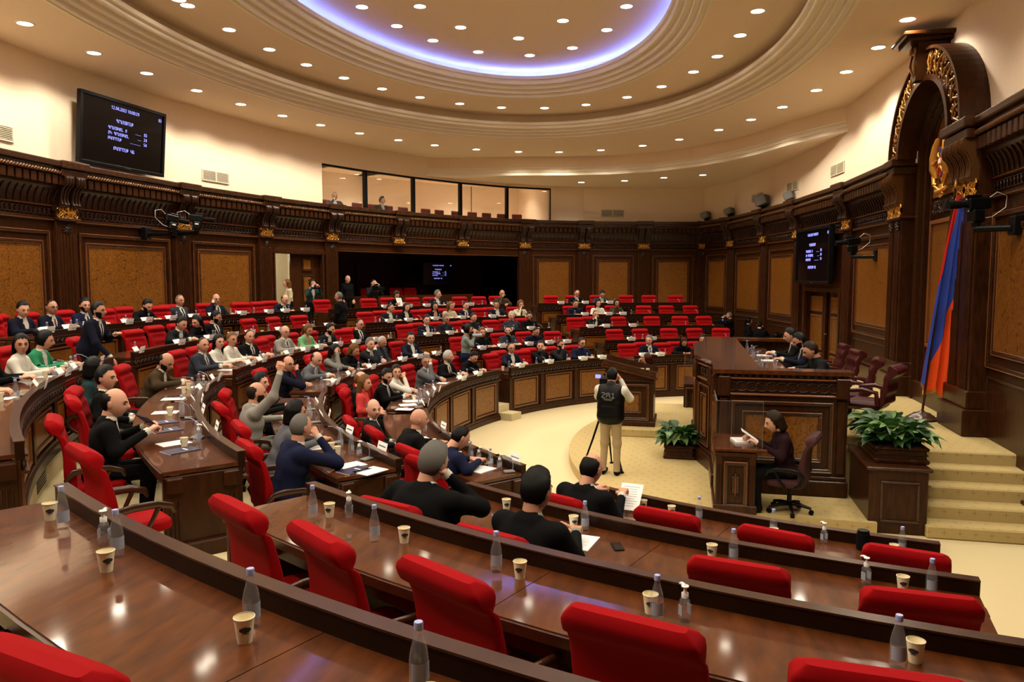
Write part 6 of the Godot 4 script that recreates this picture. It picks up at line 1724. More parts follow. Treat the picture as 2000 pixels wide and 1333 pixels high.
func hair(style: String, fem: bool) -> G:
	var key := style + str(fem)
	if hair_cache.has(key): return hair_cache[key]
	var g := G.new()
	var st := style.split("+")[0]
	var P := []; var on := []
	for i in 25:
		var th := PI * i / 24.0
		var row := PackedVector3Array(); var fl := []
		for j in 40:
			var ph := TAU * j / 40.0
			var d := Vector3(sin(th) * sin(ph), cos(th), sin(th) * cos(ph))
			var p := head_point(d, fem)
			var back := clampf((d.z + 1.0) / 2.0, 0.0, 1.0)          # 0 face .. 1 nape
			var line := lerpf(0.075, -0.088, smoothstep(0.22, 0.78, back))
			var t := 0.011
			if st == "full": t = 0.011 + 0.012 * clampf(d.y, 0, 1)
			elif st == "buzz": t = 0.005
			elif st == "ring":
				t = 0.008
				if d.y > lerpf(0.1, 0.8, back): fl.append(false); row.append(p); continue
				line = lerpf(0.12, -0.088, smoothstep(0.42, 0.74, back))
				t = 0.004 + 0.006 * clampf((0.8 - d.y) * 3.0, 0.0, 1.0)
			elif st == "thin":
				t = 0.005
				line = lerpf(0.1, -0.086, smoothstep(0.22, 0.78, back))
			elif st == "long" or st == "bob" or st == "pony" or st == "bun" or st == "curly":
				t = 0.014 + 0.008 * clampf(d.y, 0, 1)
				line = lerpf(0.068, -0.085, smoothstep(0.2, 0.5, back))
				if st == "curly": t += 0.012 + 0.006 * sin(ph * 9.0) * sin(th * 8.0)
			line += 0.014 * sin(d.x * 7.0) * sin(d.x * 7.0) * (1.0 - back)
			t *= clampf((p.y - line) / 0.035, 0.12, 1.0)
			if st == "none": fl.append(false)
			else: fl.append(p.y > line)
			if st == "chinbeard":
				var mouth: bool = absf(p.x) < 0.028 and p.y > -0.084 and p.y < -0.05
				fl[fl.size() - 1] = back < 0.54 and not mouth and p.y < lerpf(-0.046, -0.012, smoothstep(0.034, 0.058, absf(p.x)))
				t = 0.004
			var nn := Vector3(p.x / 0.0058, p.y / 0.0139, p.z / 0.0096).normalized()
			row.append(p + nn * t * (1.0 + 0.22 * sin(ph * 17.0 + th * 5.0) * sin(th * 13.0 + ph * 3.0)))
		P.append(row); on.append(fl)
	var cen := Vector3(0, 0, 0.01)
	for i in 24:
		for j in 40:
			var q := (j + 1) % 40
			if int(on[i][j]) + int(on[i][q]) + int(on[i + 1][j]) + int(on[i + 1][q]) >= 3:
				g.quadn(P[i][j], P[i][q], P[i + 1][q], P[i + 1][j], (P[i][j] - cen).normalized(), (P[i][q] - cen).normalized(), (P[i + 1][q] - cen).normalized(), (P[i + 1][j] - cen).normalized())
	if st == "long" or st == "bob":
		var R := []
		var n := 9
		for i in n:
			var k := i / (n - 1.0)
			var row := PackedVector3Array()
			var y := lerpf(0.03, -0.27 if st == "long" else -0.125, k)
			var w := lerpf(0.092, 0.096 if st == "long" else 0.098, k) - (0.02 if k == 1.0 else 0.0)
			var dz := lerpf(0.1, 0.085, k) - (0.02 if k == 1.0 else 0.0)
			for j in 21:
				var a := lerpf(-1.8, 1.8, j / 20.0)
				row.append(Vector3(sin(a) * w, y, cos(a) * dz + 0.018 + 0.02 * k))
			for j in 21:
				var a := lerpf(1.8, -1.8, j / 20.0)
				row.append(Vector3(sin(a) * (w - 0.025), y, cos(a) * (dz - 0.025) + 0.018 + 0.02 * k))
			R.append(row)
		g.sheet(R, true, Vector3.ZERO, g.orient(R)); 
		for j in 20: g.quad(R[n - 1][j], R[n - 1][j + 1], R[n - 1][40 - j], R[n - 1][41 - j], Vector3.DOWN)
	elif st == "pony": g.tube([Vector3(0, 0.04, 0.1), Vector3(0, 0.02, 0.15), Vector3(0, -0.08, 0.15), Vector3(0, -0.2, 0.12)], [0.028, 0.036, 0.032, 0.012], 9)
	elif st == "bun": g.tube([Vector3(0, 0.06, 0.09), Vector3(0, 0.075, 0.12), Vector3(0, 0.08, 0.15)], [0.04, 0.05, 0.02], 10)
	hair_cache[key] = g
	return g
func limb_hand(g: G, elbow: Vector3, wrist: Vector3, s: float, grip: float, palm := Vector3.DOWN) -> void:
	var d := (wrist - elbow).normalized()
	var z := -d
	var y := (-palm - z * (-palm).dot(z))
	if y.length() < 0.1: y = Vector3(0, 0, 1)
	y = y.normalized()
	var x := y.cross(z)
	g.add(hand(grip), Transform3D(Basis(x * s, y, z), wrist + d * 0.03))
# pose -> lean, [elbow, wrist, palm] of the left and right arm, grip; seat poses are drawn for a hip 0.56 m over the floor
const POSES := {
	"desk": [0.2, [-0.27, 0.8, -0.16], [-0.11, 0.835, -0.42], [0.27, 0.8, -0.16], [0.11, 0.835, -0.42], 0.3],
	"down": [0.42, [-0.3, 0.82, -0.2], [-0.1, 0.835, -0.44], [0.3, 0.82, -0.2], [0.1, 0.84, -0.46], 0.5],
	"back": [-0.1, [-0.28, 0.78, 0.06], [-0.12, 0.72, -0.2], [0.28, 0.78, 0.06], [0.13, 0.72, -0.2], 0.4],
	"chin": [0.26, [-0.28, 0.82, -0.2], [-0.08, 0.835, -0.4], [0.22, 0.835, -0.42], [0.07, 1.05, -0.31], 0.8],
	"brow": [0.22, [-0.28, 0.82, -0.18], [-0.06, 0.835, -0.42], [0.26, 0.86, -0.36], [0.11, 1.12, -0.26], 0.6],
	"phone": [0.05, [-0.27, 0.8, -0.12], [-0.12, 0.83, -0.4], [0.33, 0.86, -0.14], [0.15, 1.1, -0.09], 0.8],
	"raise": [0.12, [-0.27, 0.8, -0.16], [-0.11, 0.83, -0.42], [0.3, 1.16, -0.22], [0.3, 1.42, -0.3], 0.6],
	"reach": [0.16, [-0.27, 0.8, -0.16], [-0.11, 0.835, -0.42], [0.36, 0.84, -0.22], [0.4, 0.835, -0.48], 0.2],
	"slouch": [0.1, [-0.36, 0.84, 0.02], [-0.5, 0.72, 0.12], [0.26, 0.86, -0.3], [0.1, 1.08, -0.16], 0.7],
	"paper": [0.2, [-0.26, 0.78, -0.12], [-0.13, 0.9, -0.36], [0.28, 0.78, -0.12], [0.17, 0.9, -0.36], 0.9],
	"stand": [0.03, [-0.24, 1.12, 0.02], [-0.22, 0.87, -0.08], [0.24, 1.12, 0.02], [0.22, 0.87, -0.08], 0.5],
	"aim": [0.03, [-0.26, 1.2, -0.16], [-0.09, 1.42, -0.26], [0.27, 1.2, -0.12], [0.1, 1.46, -0.2], 0.9],
	"lean": [0.3, [-0.26, 1.06, -0.2], [-0.1, 1.14, -0.36], [0.3, 1.04, -0.24], [0.28, 0.84, -0.42], 0.1]}
func vec(a) -> Vector3: return Vector3(a[0], a[1], a[2])
func body(pose: String, fem: bool, cell: float, big: float) -> Dictionary:
	var key := "%s%s%.3f%.2f" % [pose, fem, cell, big]
	if body_cache.has(key): return body_cache[key]
	var q: Array = POSES[pose]
	var standing: bool = pose in ["stand", "aim", "lean"]
	var hip := Vector3(0, 0.93 if standing else 0.5, 0)
	var R := Basis(Vector3(1, 0, 0), -float(q[0]))
	var T := func(x: float, y: float, z: float) -> Vector3: return hip + R * Vector3(x, y, z)
	var sw := (0.165 if fem else 0.198) * pow(big, 0.7)
	var kx := big * (0.9 if fem else 1.07)
	var b := []
	b.append([hip + Vector3(-0.075, 0.0, 0.01), hip + Vector3(0.075, 0.0, 0.01), 0.125 * kx, 0.125 * kx, 0 if not standing else 1])
	b.append([T.call(-0.06, 0.13, 0.0), T.call(0.06, 0.13, 0.0), 0.118 * kx, 0.118 * kx, 0])
	b.append([T.call(-0.085, 0.27, 0.0), T.call(0.085, 0.27, 0.0), 0.12 * kx, 0.12 * kx, 0])
	b.append([T.call(-0.08, 0.34, 0.015), T.call(0.08, 0.34, 0.015), 0.1 * kx, 0.1 * kx, 0])
	b.append([T.call(-sw + 0.02, 0.4, 0.01), T.call(sw - 0.02, 0.4, 0.01), 0.068, 0.068, 0])
	b.append([T.call(0, 0.4, 0.01), T.call(0, 0.475, 0.0), 0.085, 0.056 if fem else 0.064, 0])
	b.append([T.call(-0.045, 0.455, 0.05), T.call(0.045, 0.455, 0.05), 0.034, 0.034, 0])
	var arms := []
	for s in [0, 1]:
		var sg := -1.0 if s == 0 else 1.0
		var sh: Vector3 = T.call(sg * sw, 0.4, 0.01)
		var el := vec(q[1 + s * 2]); var wr := vec(q[2 + s * 2])
		if fem: el.x *= 0.9
		if not standing:
			el.y -= 0.06; wr.y -= 0.06
		b.append([sh, el, 0.068 * (0.85 if fem else 1.0), 0.056 * (0.85 if fem else 1.0), 0])
		b.append([el, wr, 0.05 * (0.85 if fem else 1.0), 0.037, 0])
		arms.append([el, wr])
		if standing:
			b.append([hip + Vector3(sg * 0.085, -0.04, 0), Vector3(sg * 0.1, 0.5, -0.02), 0.09, 0.065, 1])
			b.append([Vector3(sg * 0.1, 0.5, -0.02), Vector3(sg * 0.11, 0.1, 0.02), 0.062, 0.05, 1])
			b.append([Vector3(sg * 0.11, 0.045, 0.03), Vector3(sg * 0.12, 0.04, -0.16), 0.042, 0.038, 2])
		else:
			b.append([hip + Vector3(sg * 0.09, -0.02, 0), Vector3(sg * 0.12, 0.485, -0.4), 0.085, 0.066, 1])
			b.append([Vector3(sg * 0.12, 0.485, -0.4), Vector3(sg * 0.12, 0.12, -0.36), 0.062, 0.047, 1])
			b.append([Vector3(sg * 0.12, 0.05, -0.34), Vector3(sg * 0.13, 0.042, -0.52), 0.042, 0.038, 2])
	var net := Net.new(); net.make(b, cell, 0.045)
	var parts := [PackedInt32Array(), PackedInt32Array(), PackedInt32Array(), PackedInt32Array(), PackedInt32Array()]   # jacket, trousers, shoes, shirt, tie
	var inv := R.inverse()
	for i in range(0, net.tris.size(), 3):
		var c := (net.verts[net.tris[i]] + net.verts[net.tris[i + 1]] + net.verts[net.tris[i + 2]]) / 3.0
		var k: int = net.vcl[net.tris[i]]
		if k == 0:
			var l := inv * (c - hip)
			if l.z < 0.02 and l.y > 0.1 and absf(l.x) < (l.y - 0.12) * 0.22 and absf(l.x) < 0.07 - maxf(l.y - 0.4, 0.0) * 0.4:
				k = 4 if absf(l.x) < 0.022 and l.y < 0.44 else 3
			elif l.y > 0.476 and absf(l.x) < 0.07 and l.z < 0.03: k = 3
		parts[k].append_array([net.tris[i], net.tris[i + 1], net.tris[i + 2]])
	var am := ArrayMesh.new()
	for p in parts: net.surface(am, p)
	var out := {"mesh": am, "arms": arms, "neck": T.call(0, 0.46, 0.0), "grip": q[5], "R": R, "pose": pose}
	body_cache[key] = out
	return out
var cloth_cache := {}
func cloth(c: Color, rough := 0.85) -> Material:
	var key := c.to_html()
	if not cloth_cache.has(key):
		cloth_cache[key] = mat(c, rough)
		if c.v < 0.4: cloth_cache[key].metallic_specular = 0.2
	return cloth_cache[key]
const HAIR_C := {"k": Color(0.05, 0.042, 0.038), "b": Color(0.13, 0.085, 0.055), "g": Color(0.34, 0.33, 0.31), "w": Color(0.55, 0.54, 0.52), "l": Color(0.36, 0.24, 0.12), "r": Color(0.2, 0.05, 0.02)}
const TOP_C := {"navy": Color(0.075, 0.085, 0.14), "black": Color(0.045, 0.045, 0.05), "dark": Color(0.1, 0.103, 0.112), "grey": Color(0.34, 0.35, 0.37), "light": Color(0.5, 0.49, 0.46), "blue": Color(0.09, 0.11, 0.21), "slate": Color(0.17, 0.19, 0.23), "white": Color(0.78, 0.77, 0.72), "green": Color(0.03, 0.45, 0.28), "mint": Color(0.4, 0.62, 0.42), "brown": Color(0.24, 0.19, 0.13), "coral": Color(0.7, 0.16, 0.14), "teal": Color(0.12, 0.2, 0.2), "sage": Color(0.42, 0.48, 0.45), "plum": Color(0.13, 0.065, 0.08), "cream": Color(0.72, 0.68, 0.56), "check": Color(0.42, 0.42, 0.39), "jeans": Color(0.09, 0.12, 0.24), "khaki": Color(0.62, 0.54, 0.4)}
const SKIN := [Color(0.76, 0.55, 0.44), Color(0.8, 0.6, 0.5), Color(0.7, 0.5, 0.39)]
func person(at: Vector3, turn: float, look: String, label: String, opt := {}) -> Node3D:
	# look: pose/top/shirt/tie/hair style/hair colour ; capital F first for a woman
	var w := look.split("/")
	var fem: bool = opt.get("f", false)
	var cell: float = opt.get("cell", 0.019)
	var bd := body(w[0], fem, cell, opt.get("big", 1.0))
	var o := thing("person", label, "person", at, turn)
	o.scale = Vector3.ONE * float(opt.get("size", 1.04 if w[0] in ["stand", "aim", "lean"] else 1.1))
	var sk := cloth(SKIN[opt.get("skin", (taken["person"] * 7) % 3)], 0.55)
	# skin: head, neck and hands in one mesh
	var g := G.new()
	var hb: Basis = Basis(Vector3.UP, deg_to_rad(opt.get("yaw", 0.0))) * Basis(Vector3(1, 0, 0), -deg_to_rad(opt.get("nod", 4.0))) * Basis(Vector3(0, 0, 1), deg_to_rad(opt.get("tilt", 0.0)))
	var neck: Vector3 = bd.neck
	var sc := 1.04 if fem else 1.09
	var ht := Transform3D(hb.scaled(Vector3.ONE * sc), neck + Vector3(0, 0.05, -0.012) + hb * Vector3(0, 0.115, -0.02))
	g.add(head(fem), ht)
	for s in 2:
		var pm := Vector3.DOWN
		if bd.pose in ["chin", "brow", "phone", "raise"] and s == 1: pm = Vector3(-1, 0, 0.2)
		if bd.pose == "aim": pm = Vector3(1.0 if s == 0 else -1.0, 0.4, 0)
		limb_hand(g, bd.arms[s][0], bd.arms[s][1], -1.0 if s == 0 else 1.0, bd.grip, pm)
	part("body", g, sk, o)
	var c := MeshInstance3D.new(); c.name = "clothing"; c.mesh = bd.mesh
	var top: Material = cloth(TOP_C[w[1]])
	var shirt: Material = top if w[2] == "-" else (sk if w[2] == "skin" else cloth(TOP_C[w[2]], 0.7))
	var tie: Material = shirt if w[3] == "-" else cloth({"red": Color(0.4, 0.02, 0.04), "dk": Color(0.02, 0.025, 0.05), "bl": Color(0.05, 0.07, 0.2)}[w[3]], 0.6)
	c.set_surface_override_material(0, top); c.set_surface_override_material(1, cloth(TOP_C[opt.get("legs", w[1] if w[1] in ["navy", "black", "dark", "grey", "blue", "slate", "brown", "light"] else "black")])); c.set_surface_override_material(2, M.rubber); c.set_surface_override_material(3, shirt); c.set_surface_override_material(4, tie)
	o.add_child(c, true)
	# collar and cuffs
	if w[2] in ["white", "light", "slate", "blue"]:
		var cg := G.new()
		var pts := []
		for i in 15:
			var a := lerpf(-2.75, 2.75, i / 14.0)
			pts.append(neck + bd.R * Vector3(sin(a) * 0.07, 0.012 - 0.02 * (1.0 - cos(a)) * 0.5, cos(a) * 0.066 + 0.008))
		cg.tube(pts, 0.009, 6, true, 1.5)
		part("shirt_collar", cg, shirt, o)
		for s in 2:
			var d: Vector3 = (bd.arms[s][1] - bd.arms[s][0]).normalized()
			part("shirt_cuff", G.new().tube([bd.arms[s][1] - d * 0.02, bd.arms[s][1] + d * 0.045], 0.036, 10), shirt, o)
	if w[4] != "bare":
		part("hair", G.new().add(hair(w[4].split("+")[0], fem), ht), cloth(HAIR_C[w[5]], 0.5), o)
		if w[4].contains("beard"): part("beard", G.new().add(hair("chinbeard", fem), ht), cloth(HAIR_C[w[5]].lerp(Color(0.45, 0.3, 0.23), 0.22), 0.7), o)
	for s in [-1.0, 1.0]:
		if w[5] != "": part("eyebrow", G.new().tube([ht * Vector3(s * 0.014, 0.024, -0.101), ht * Vector3(s * 0.032, 0.03, -0.097), ht * Vector3(s * 0.05, 0.024, -0.083)], [0.0035, 0.0045, 0.0025], 5), cloth(HAIR_C[w[5]], 0.6), o)
		var eg := G.new()
		eg.tube([ht * Vector3(s * 0.018, 0.004, -0.087), ht * Vector3(s * 0.03, 0.007, -0.0895), ht * Vector3(s * 0.044, 0.004, -0.082)], [0.002, 0.0055, 0.002], 6)
		part("eye", eg, cloth(Color(0.03, 0.02, 0.015), 0.25), o)
	if fem or opt.get("lips", false):
		part("lips", G.new().tube([ht * Vector3(-0.02, -0.066, -0.096), ht * Vector3(0, -0.064, -0.106), ht * Vector3(0.02, -0.066, -0.096)], [0.002, 0.0065, 0.002], 6), cloth(Color(0.45, 0.1, 0.1), 0.4), o)
	if opt.get("mask", false):
		part("face_mask", G.new().tube([ht * Vector3(0, -0.02, -0.07), ht * Vector3(0, -0.03, -0.118), ht * Vector3(0, -0.075, -0.11), ht * Vector3(0, -0.1, -0.07)], [0.05, 0.034, 0.036, 0.04], 10), cloth(Color(0.75, 0.05, 0.05), 0.7), o)
	if opt.get("glasses", false):
		var gg := G.new()
		for s in [-1.0, 1.0]:
			var pts := []
			for i in 11: pts.append(ht * Vector3(s * 0.034 + cos(TAU * i / 10) * 0.025, 0.004 + sin(TAU * i / 10) * 0.018, -0.11 + absf(s * 0.034 + cos(TAU * i / 10) * 0.025) * 0.22))
			gg.tube(pts, 0.0028, 5, false)
			gg.tube([ht * Vector3(s * 0.058, 0.008, -0.097), ht * Vector3(s * 0.08, 0.008, -0.04), ht * Vector3(s * 0.083, 0.002, 0.012)], 0.0025, 5)
		gg.tube([ht * Vector3(-0.01, 0.006, -0.108), ht * Vector3(0.01, 0.006, -0.108)], 0.003, 5)
		part("glasses", gg, M.black, o)
	return o
func sitter(blk: String, k: int, a: float, look: String, label: String, opt := {}) -> Node3D:
	var p := pol(ROW_R[k] + float(opt.get("off", 0.98)), a, FLOOR_Y[k])
	if blk == "N": opt["size"] = opt.get("size", 1.14)
	var turn: float = face_in(p) + deg_to_rad(float(opt.get("turn", 0.0)))
	seats.append([blk, k, a, true])
	if not opt.get("nochair", false):
		var q := pol(ROW_R[k] + float(opt.get("off", 0.98)) + 0.06, a, FLOOR_Y[k])
		chair_at(q, turn, "occupied red swivel chair, %s row, benches %s" % [ROW_WORD[k], BLOCKS[blk][2]], "occupied red chairs, %s row %s" % [ROW_WORD[k], BLOCKS[blk][2]])
	return person(p, turn, look, label, opt)
func build_people() -> void:
	var f := {"f": true}
	# rear row below the hanging screen
	sitter("M", 5, -13.0, "desk/navy/white/-/full/k", "man in dark navy suit and open white shirt, leftmost at the rear bench", {"nod": 14, "yaw": -35})
	sitter("M", 5, -9.95, "desk/navy/white/red/thin/b", "man with glasses, navy suit and red tie at the rear bench", {"glasses": true, "yaw": -25})
	sitter("M", 5, -6.3, "desk/blue/white/dk/full+beard/k", "bearded man in bright navy suit before the left burl panels", {"yaw": -30})
	sitter("M", 5, 0.2, "down/black/-/-/full+beard/k", "bearded man in all-black jacket looking down at the rear bench", {"nod": 30, "yaw": -10})
	sitter("M", 5, 5.5, "back/slate/white/dk/thin/g", "man in slate suit and tie sitting upright before a pilaster", {"yaw": -12})
	sitter("M", 5, 9.8, "phone/navy/white/dk/ring/b", "balding man with glasses holding a phone to his ear", {"glasses": true, "yaw": -25})
	sitter("M", 5, 18.1, "down/navy/white/dk/ring/k", "balding man in dark suit looking down by the open door", {"nod": 24})
	# fourth row
	person(pol(13.75, -17.9, 1.27), -1.25, "lean/navy/white/dk/full+beard/k", "bearded man in navy suit standing with his hand on a bench end", {"cell": 0.015, "big": 1.08, "yaw": -10})
	sitter("M", 4, -3.6, "down/dark/white/-/full/k", "man in dark suit and open white shirt looking down at his phone, fourth row", {"nod": 22, "yaw": -10})
	sitter("M", 4, -0.6, "down/black/-/-/long/k", "woman with long black hair bent over the fourth row bench", {"f": true, "yaw": -100, "nod": 20})
	sitter("M", 4, 2.9, "back/black/white/dk/full+beard/k", "bearded man in black suit and tie leaning back at the fourth row", {"nod": 16, "yaw": 20})
	# third row
	sitter("M", 3, -12.7, "desk/slate/white/dk/thin/b", "stout man in slate suit at the left end of the third row", {"yaw": -35, "big": 1.1})
	sitter("M", 3, -9.5, "desk/white/-/-/long/k", "woman with black hair and white blouse beside the man in slate", {"f": true, "yaw": -35})
	sitter("M", 3, -6.9, "desk/white/-/-/full/l", "woman with short fair hair and white blouse, third row", {"f": true, "yaw": -30})
	sitter("M", 3, -3.5, "desk/black/white/dk/thin/k", "stout man in black suit and tie, third row", {"big": 1.14, "yaw": -35})
	sitter("M", 3, 3.2, "desk/light/white/dk/ring/w", "bald man with glasses in pale grey suit", {"glasses": true, "yaw": -25})
	sitter("M", 3, 7.3, "desk/mint/skin/-/pony/l", "fair-haired woman in mint green jacket", {"f": true, "nod": 18, "yaw": -15})
	sitter("M", 3, 10.6, "down/dark/white/-/full+beard/k", "bearded man in dark suit next to the woman in mint", {"nod": 12, "yaw": 10})
	sitter("M", 3, 17.5, "back/black/white/dk/thin/k", "man with glasses in black suit at the right end of the third row", {"glasses": true, "nod": 10})
	person(pol(13.7, 20.2, 1.27), face_in(pol(1, 20.2)) + PI + 0.3, "stand/black/-/-/thin/g", "grey-haired man in black suit standing in the aisle, seen from behind", {"cell": 0.017})
	# second row
	sitter("M", 2, -14.2, "chin/navy/-/-/ring/b", "man with glasses in navy dotted jumper, hands at his face", {"glasses": true, "yaw": -40})
	sitter("M", 2, -7.2, "down/grey/white/bl/ring/b", "balding man in light grey-blue suit looking down", {"nod": 24, "yaw": -20, "skin": 1})
	sitter("M", 2, -0.8, "brow/check/-/-/long/k", "woman with long black hair and patterned grey top, hand at her brow", {"f": true, "nod": 14})
	sitter("M", 2, 2.8, "down/black/-/-/bob/l", "woman with wavy fair hair in black bending over papers", {"f": true, "nod": 24})
	sitter("M", 2, 8.0, "chin/dark/white/red/full/g", "grey-haired man in dark suit with hand on chin", {"yaw": -25})
	sitter("M", 2, 11.7, "back/slate/navy/-/thin/w", "older grey man in dark jacket and blue jumper looking down", {"nod": 24})
	sitter("M", 2, 17.6, "reach/navy/white/-/full/k", "man in navy suit and open white shirt, arm stretched along the bench", {"yaw": -40, "big": 1.05})
	# front row
	sitter("M", 1, -5.5, "chin/white/-/-/pony/b", "dark-haired woman in white shirt with a finger raised to her face", {"f": true, "yaw": -60})
	sitter("M", 1, 6.0, "brow/grey/white/dk/full/g", "man with glasses in grey suit touching his glasses", {"glasses": true, "yaw": -55, "cell": 0.016})
	sitter("M", 1, 12.5, "desk/black/white/red/full+beard/w", "white-bearded man in black suit and red tie", {"yaw": 15, "cell": 0.016})
	sitter("M", 1, 18.2, "down/black/-/-/full/k", "woman with short black hair and black top looking down", {"f": true, "nod": 34, "yaw": -10})
	sitter("M", 1, -10.2, "desk/black/white/dk/full+beard/k", "bearded man in black suit at the papers of the front row", {"yaw": -35, "nod": 12, "cell": 0.016})
	sitter("M", 1, -16.4, "back/coral/-/-/long/l", "woman with long streaked hair and coral jacket seen from behind", {"f": true, "yaw": -20, "cell": 0.016, "off": 1.05})
	sitter("M", 1, -13.4, "back/dark/-/-/ring/l", "bald man hidden behind the bearded man of the front row", {"off": 1.2})
	person(pol(9.35, 20.2, 0.5), face_in(pol(1, 20.2)) + 0.75, "aim/sage/-/-/bun/k", "woman photographer in grey-green blouse and jeans in the aisle", {"f": true, "legs": "jeans", "cell": 0.016})
	# block before the alcove
	sitter("C", 5, 34.3, "paper/black/-/-/curly/b", "woman with dark curly hair reading a white sheet before the alcove", {"f": true, "nod": 20})
	sitter("C", 5, 40.4, "desk/navy/white/-/full/g", "grey-haired man in navy suit before the alcove", {"yaw": 35})
	sitter("C", 5, 50.0, "chin/brown/-/-/ring/b", "bald man with hand on his face at the right end of the rear bench", {})
	sitter("C", 4, 29.0, "desk/dark/white/-/buzz/b", "bald man in dark suit and white shirt at the aisle, fourth row", {"yaw": 20})
	sitter("C", 4, 31.6, "desk/black/white/-/long/b", "woman with long brown hair and dark jacket, fourth row", f)
	sitter("C", 4, 36.2, "desk/black/skin/-/long/k", "woman with long black hair and low black top", {"f": true, "yaw": -15})
	sitter("C", 4, 38.6, "desk/cream/-/-/long/l", "woman with long fair hair in cream blouse", {"f": true, "yaw": 20})
	sitter("C", 4, 41.1, "desk/navy/white/red/buzz/b", "bald man with bright red tie beside the woman in cream", {})
	sitter("C", 4, 46.1, "desk/navy/white/-/full/k", "dark-haired man in navy suit turned sideways, fourth row", {"yaw": -35})
	sitter("C", 4, 49.8, "chin/cream/black/-/curly/l", "fair-haired woman in white jacket resting her face on a hand", f)
	sitter("C", 3, 29.0, "desk/navy/white/-/full/k", "dark-haired man in navy suit at the left end of the third row, alcove block", {"yaw": -20})
	sitter("C", 3, 32.4, "desk/dark/slate/-/full/g", "man with glasses and dark jacket, third row of the alcove block", {"glasses": true})
	sitter("C", 3, 37.4, "reach/dark/-/-/full/b", "man in dark jacket behind the photographer's lens", {})
	sitter("C", 3, 44.6, "back/slate/-/-/full/w", "older man in slate blue jumper looking aside", {"yaw": -25})
	sitter("C", 3, 47.3, "desk/black/-/-/full+beard/k", "bearded man in black jumper at the right end of the third row", {"yaw": -30, "nod": 12})
	sitter("C", 2, 32.5, "desk/black/-/-/long/l", "woman with long fair ends in black, second row of the alcove block", {"f": true, "yaw": -30})
	sitter("C", 2, 37.8, "desk/slate/black/-/full+beard/k", "man in slate jacket and black shirt turning aside", {"yaw": -40})
	sitter("C", 2, 42.6, "down/navy/-/-/thin/b", "man in dark jumper looking down beside a slanted microphone", {"nod": 30})
	sitter("C", 1, 29.6, "reach/navy/white/-/thin/b", "man with glasses in navy suit, arm along the front bench", {"glasses": true, "yaw": -30, "cell": 0.017})
	sitter("C", 1, 36.4, "chin/black/slate/-/full/b", "man in black jacket with hand at his mouth, front row", {"yaw": -45})
	sitter("C", 1, 40.9, "chin/dark/black/-/buzz+beard/b", "shaven-headed bearded man with hand on chin, front row", {})
	sitter("C", 1, 45.8, "desk/blue/-/-/full/b", "man with glasses in blue buttoned jacket, front row", {"glasses": true})
	# far corner block
	sitter("R", 5, 61.2, "desk/black/white/-/thin/b", "man with glasses in black jacket at the rear of the far corner", {"glasses": true, "nod": 14})
	sitter("R", 5, 64.8, "down/slate/white/-/full/k", "man in grey-blue jacket looking down at the rear of the far corner", {"nod": 26})
	sitter("R", 4, 58.6, "desk/navy/-/-/full/k", "man in navy jumper smiling at the left end of the fourth row", {"nod": 10})
	sitter("R", 4, 62.2, "desk/white/-/-/long/k", "woman with long black hair, white shirt and dark vest", f)
	sitter("R", 4, 65.1, "desk/brown/-/-/pony/k", "woman with tied black hair in dark patterned top", f)
	sitter("R", 3, 58.6, "chin/black/white/-/thin/b", "man in black suit with hand on his cheek, third row of the far corner", {})
	sitter("R", 1, 60.4, "desk/navy/white/dk/full/g", "man in navy suit and tie at the front bench of the far corner", {"yaw": -40})
	sitter("R", 1, 67.0, "down/black/-/-/bob/r", "woman with short red hair writing at the front bench", {"f": true, "nod": 30})
	sitter("R", 1, 71.1, "desk/white/black/-/long/k", "woman with black hair, white sleeves and dark scarf at the front bench", {"f": true, "yaw": -20})
	# block beside the slotted riser
	sitter("L", 4, -30.0, "desk/black/-/-/full/k", "dark-haired young man in profile at the fourth row's left edge", {"yaw": -55, "off": 0.95, "cell": 0.015})
	sitter("L", 4, -27.0, "desk/white/-/-/bob/k", "woman with black bob and white blouse", {"f": true, "yaw": -60, "off": 0.8, "cell": 0.015})
	sitter("L", 4, -23.6, "desk/green/white/-/bun/k", "woman with tied black hair in bright green jacket", {"f": true, "yaw": 10, "nod": 14, "off": 0.85, "cell": 0.015})
	sitter("L", 4, -35.5, "desk/black/-/-/full/k", "person in black jacket with clasped hands at the picture's left edge", {"off": 0.9})
	sitter("L", 3, -29.0, "back/teal/-/-/bob/k", "woman with dark bob in grey-teal jacket seen from behind", {"f": true, "off": 1.35, "yaw": 30, "cell": 0.015})
	sitter("L", 3, -34.4, "back/black/white/dk/full/k", "dark-haired man in black suit leaning back, third row", {"yaw": -25, "off": 1.0, "cell": 0.014})
	sitter("L", 3, -43.9, "paper/black/white/red/ring/k", "balding man in black suit holding a purple booklet", {"yaw": -20, "off": 1.02, "cell": 0.013, "nod": 10})
	sitter("L", 3, -23.4, "down/brown/white/-/ring+beard/k", "balding bearded man in olive brown suit using a phone", {"nod": 28, "yaw": -25, "cell": 0.014})
	sitter("L", 2, -33.6, "raise/light/white/dk/ring+beard/b", "balding bearded man in grey suit raising his right hand", {"yaw": 0, "cell": 0.013, "turn": 10})
	sitter("L", 2, -27.5, "desk/black/-/-/long/k", "woman with black hair and black top behind the raised arm", {"f": true, "yaw": -30})
	sitter("L", 2, -41.6, "down/grey/-/-/bob/k", "woman with straight black bob and grey cardigan seen from behind", {"f": true, "off": 0.85, "cell": 0.013})
	sitter("L", 2, -47.2, "chin/blue/white/-/thin/g", "grey-haired man in navy suit leaning on the bench, hand at his mouth", {"yaw": 20, "off": 1.0, "cell": 0.013})
	sitter("L", 1, -33.2, "back/dark/white/red/ring/g", "bald man in charcoal suit looking over his shoulder", {"yaw": -75, "off": 0.95, "cell": 0.013})
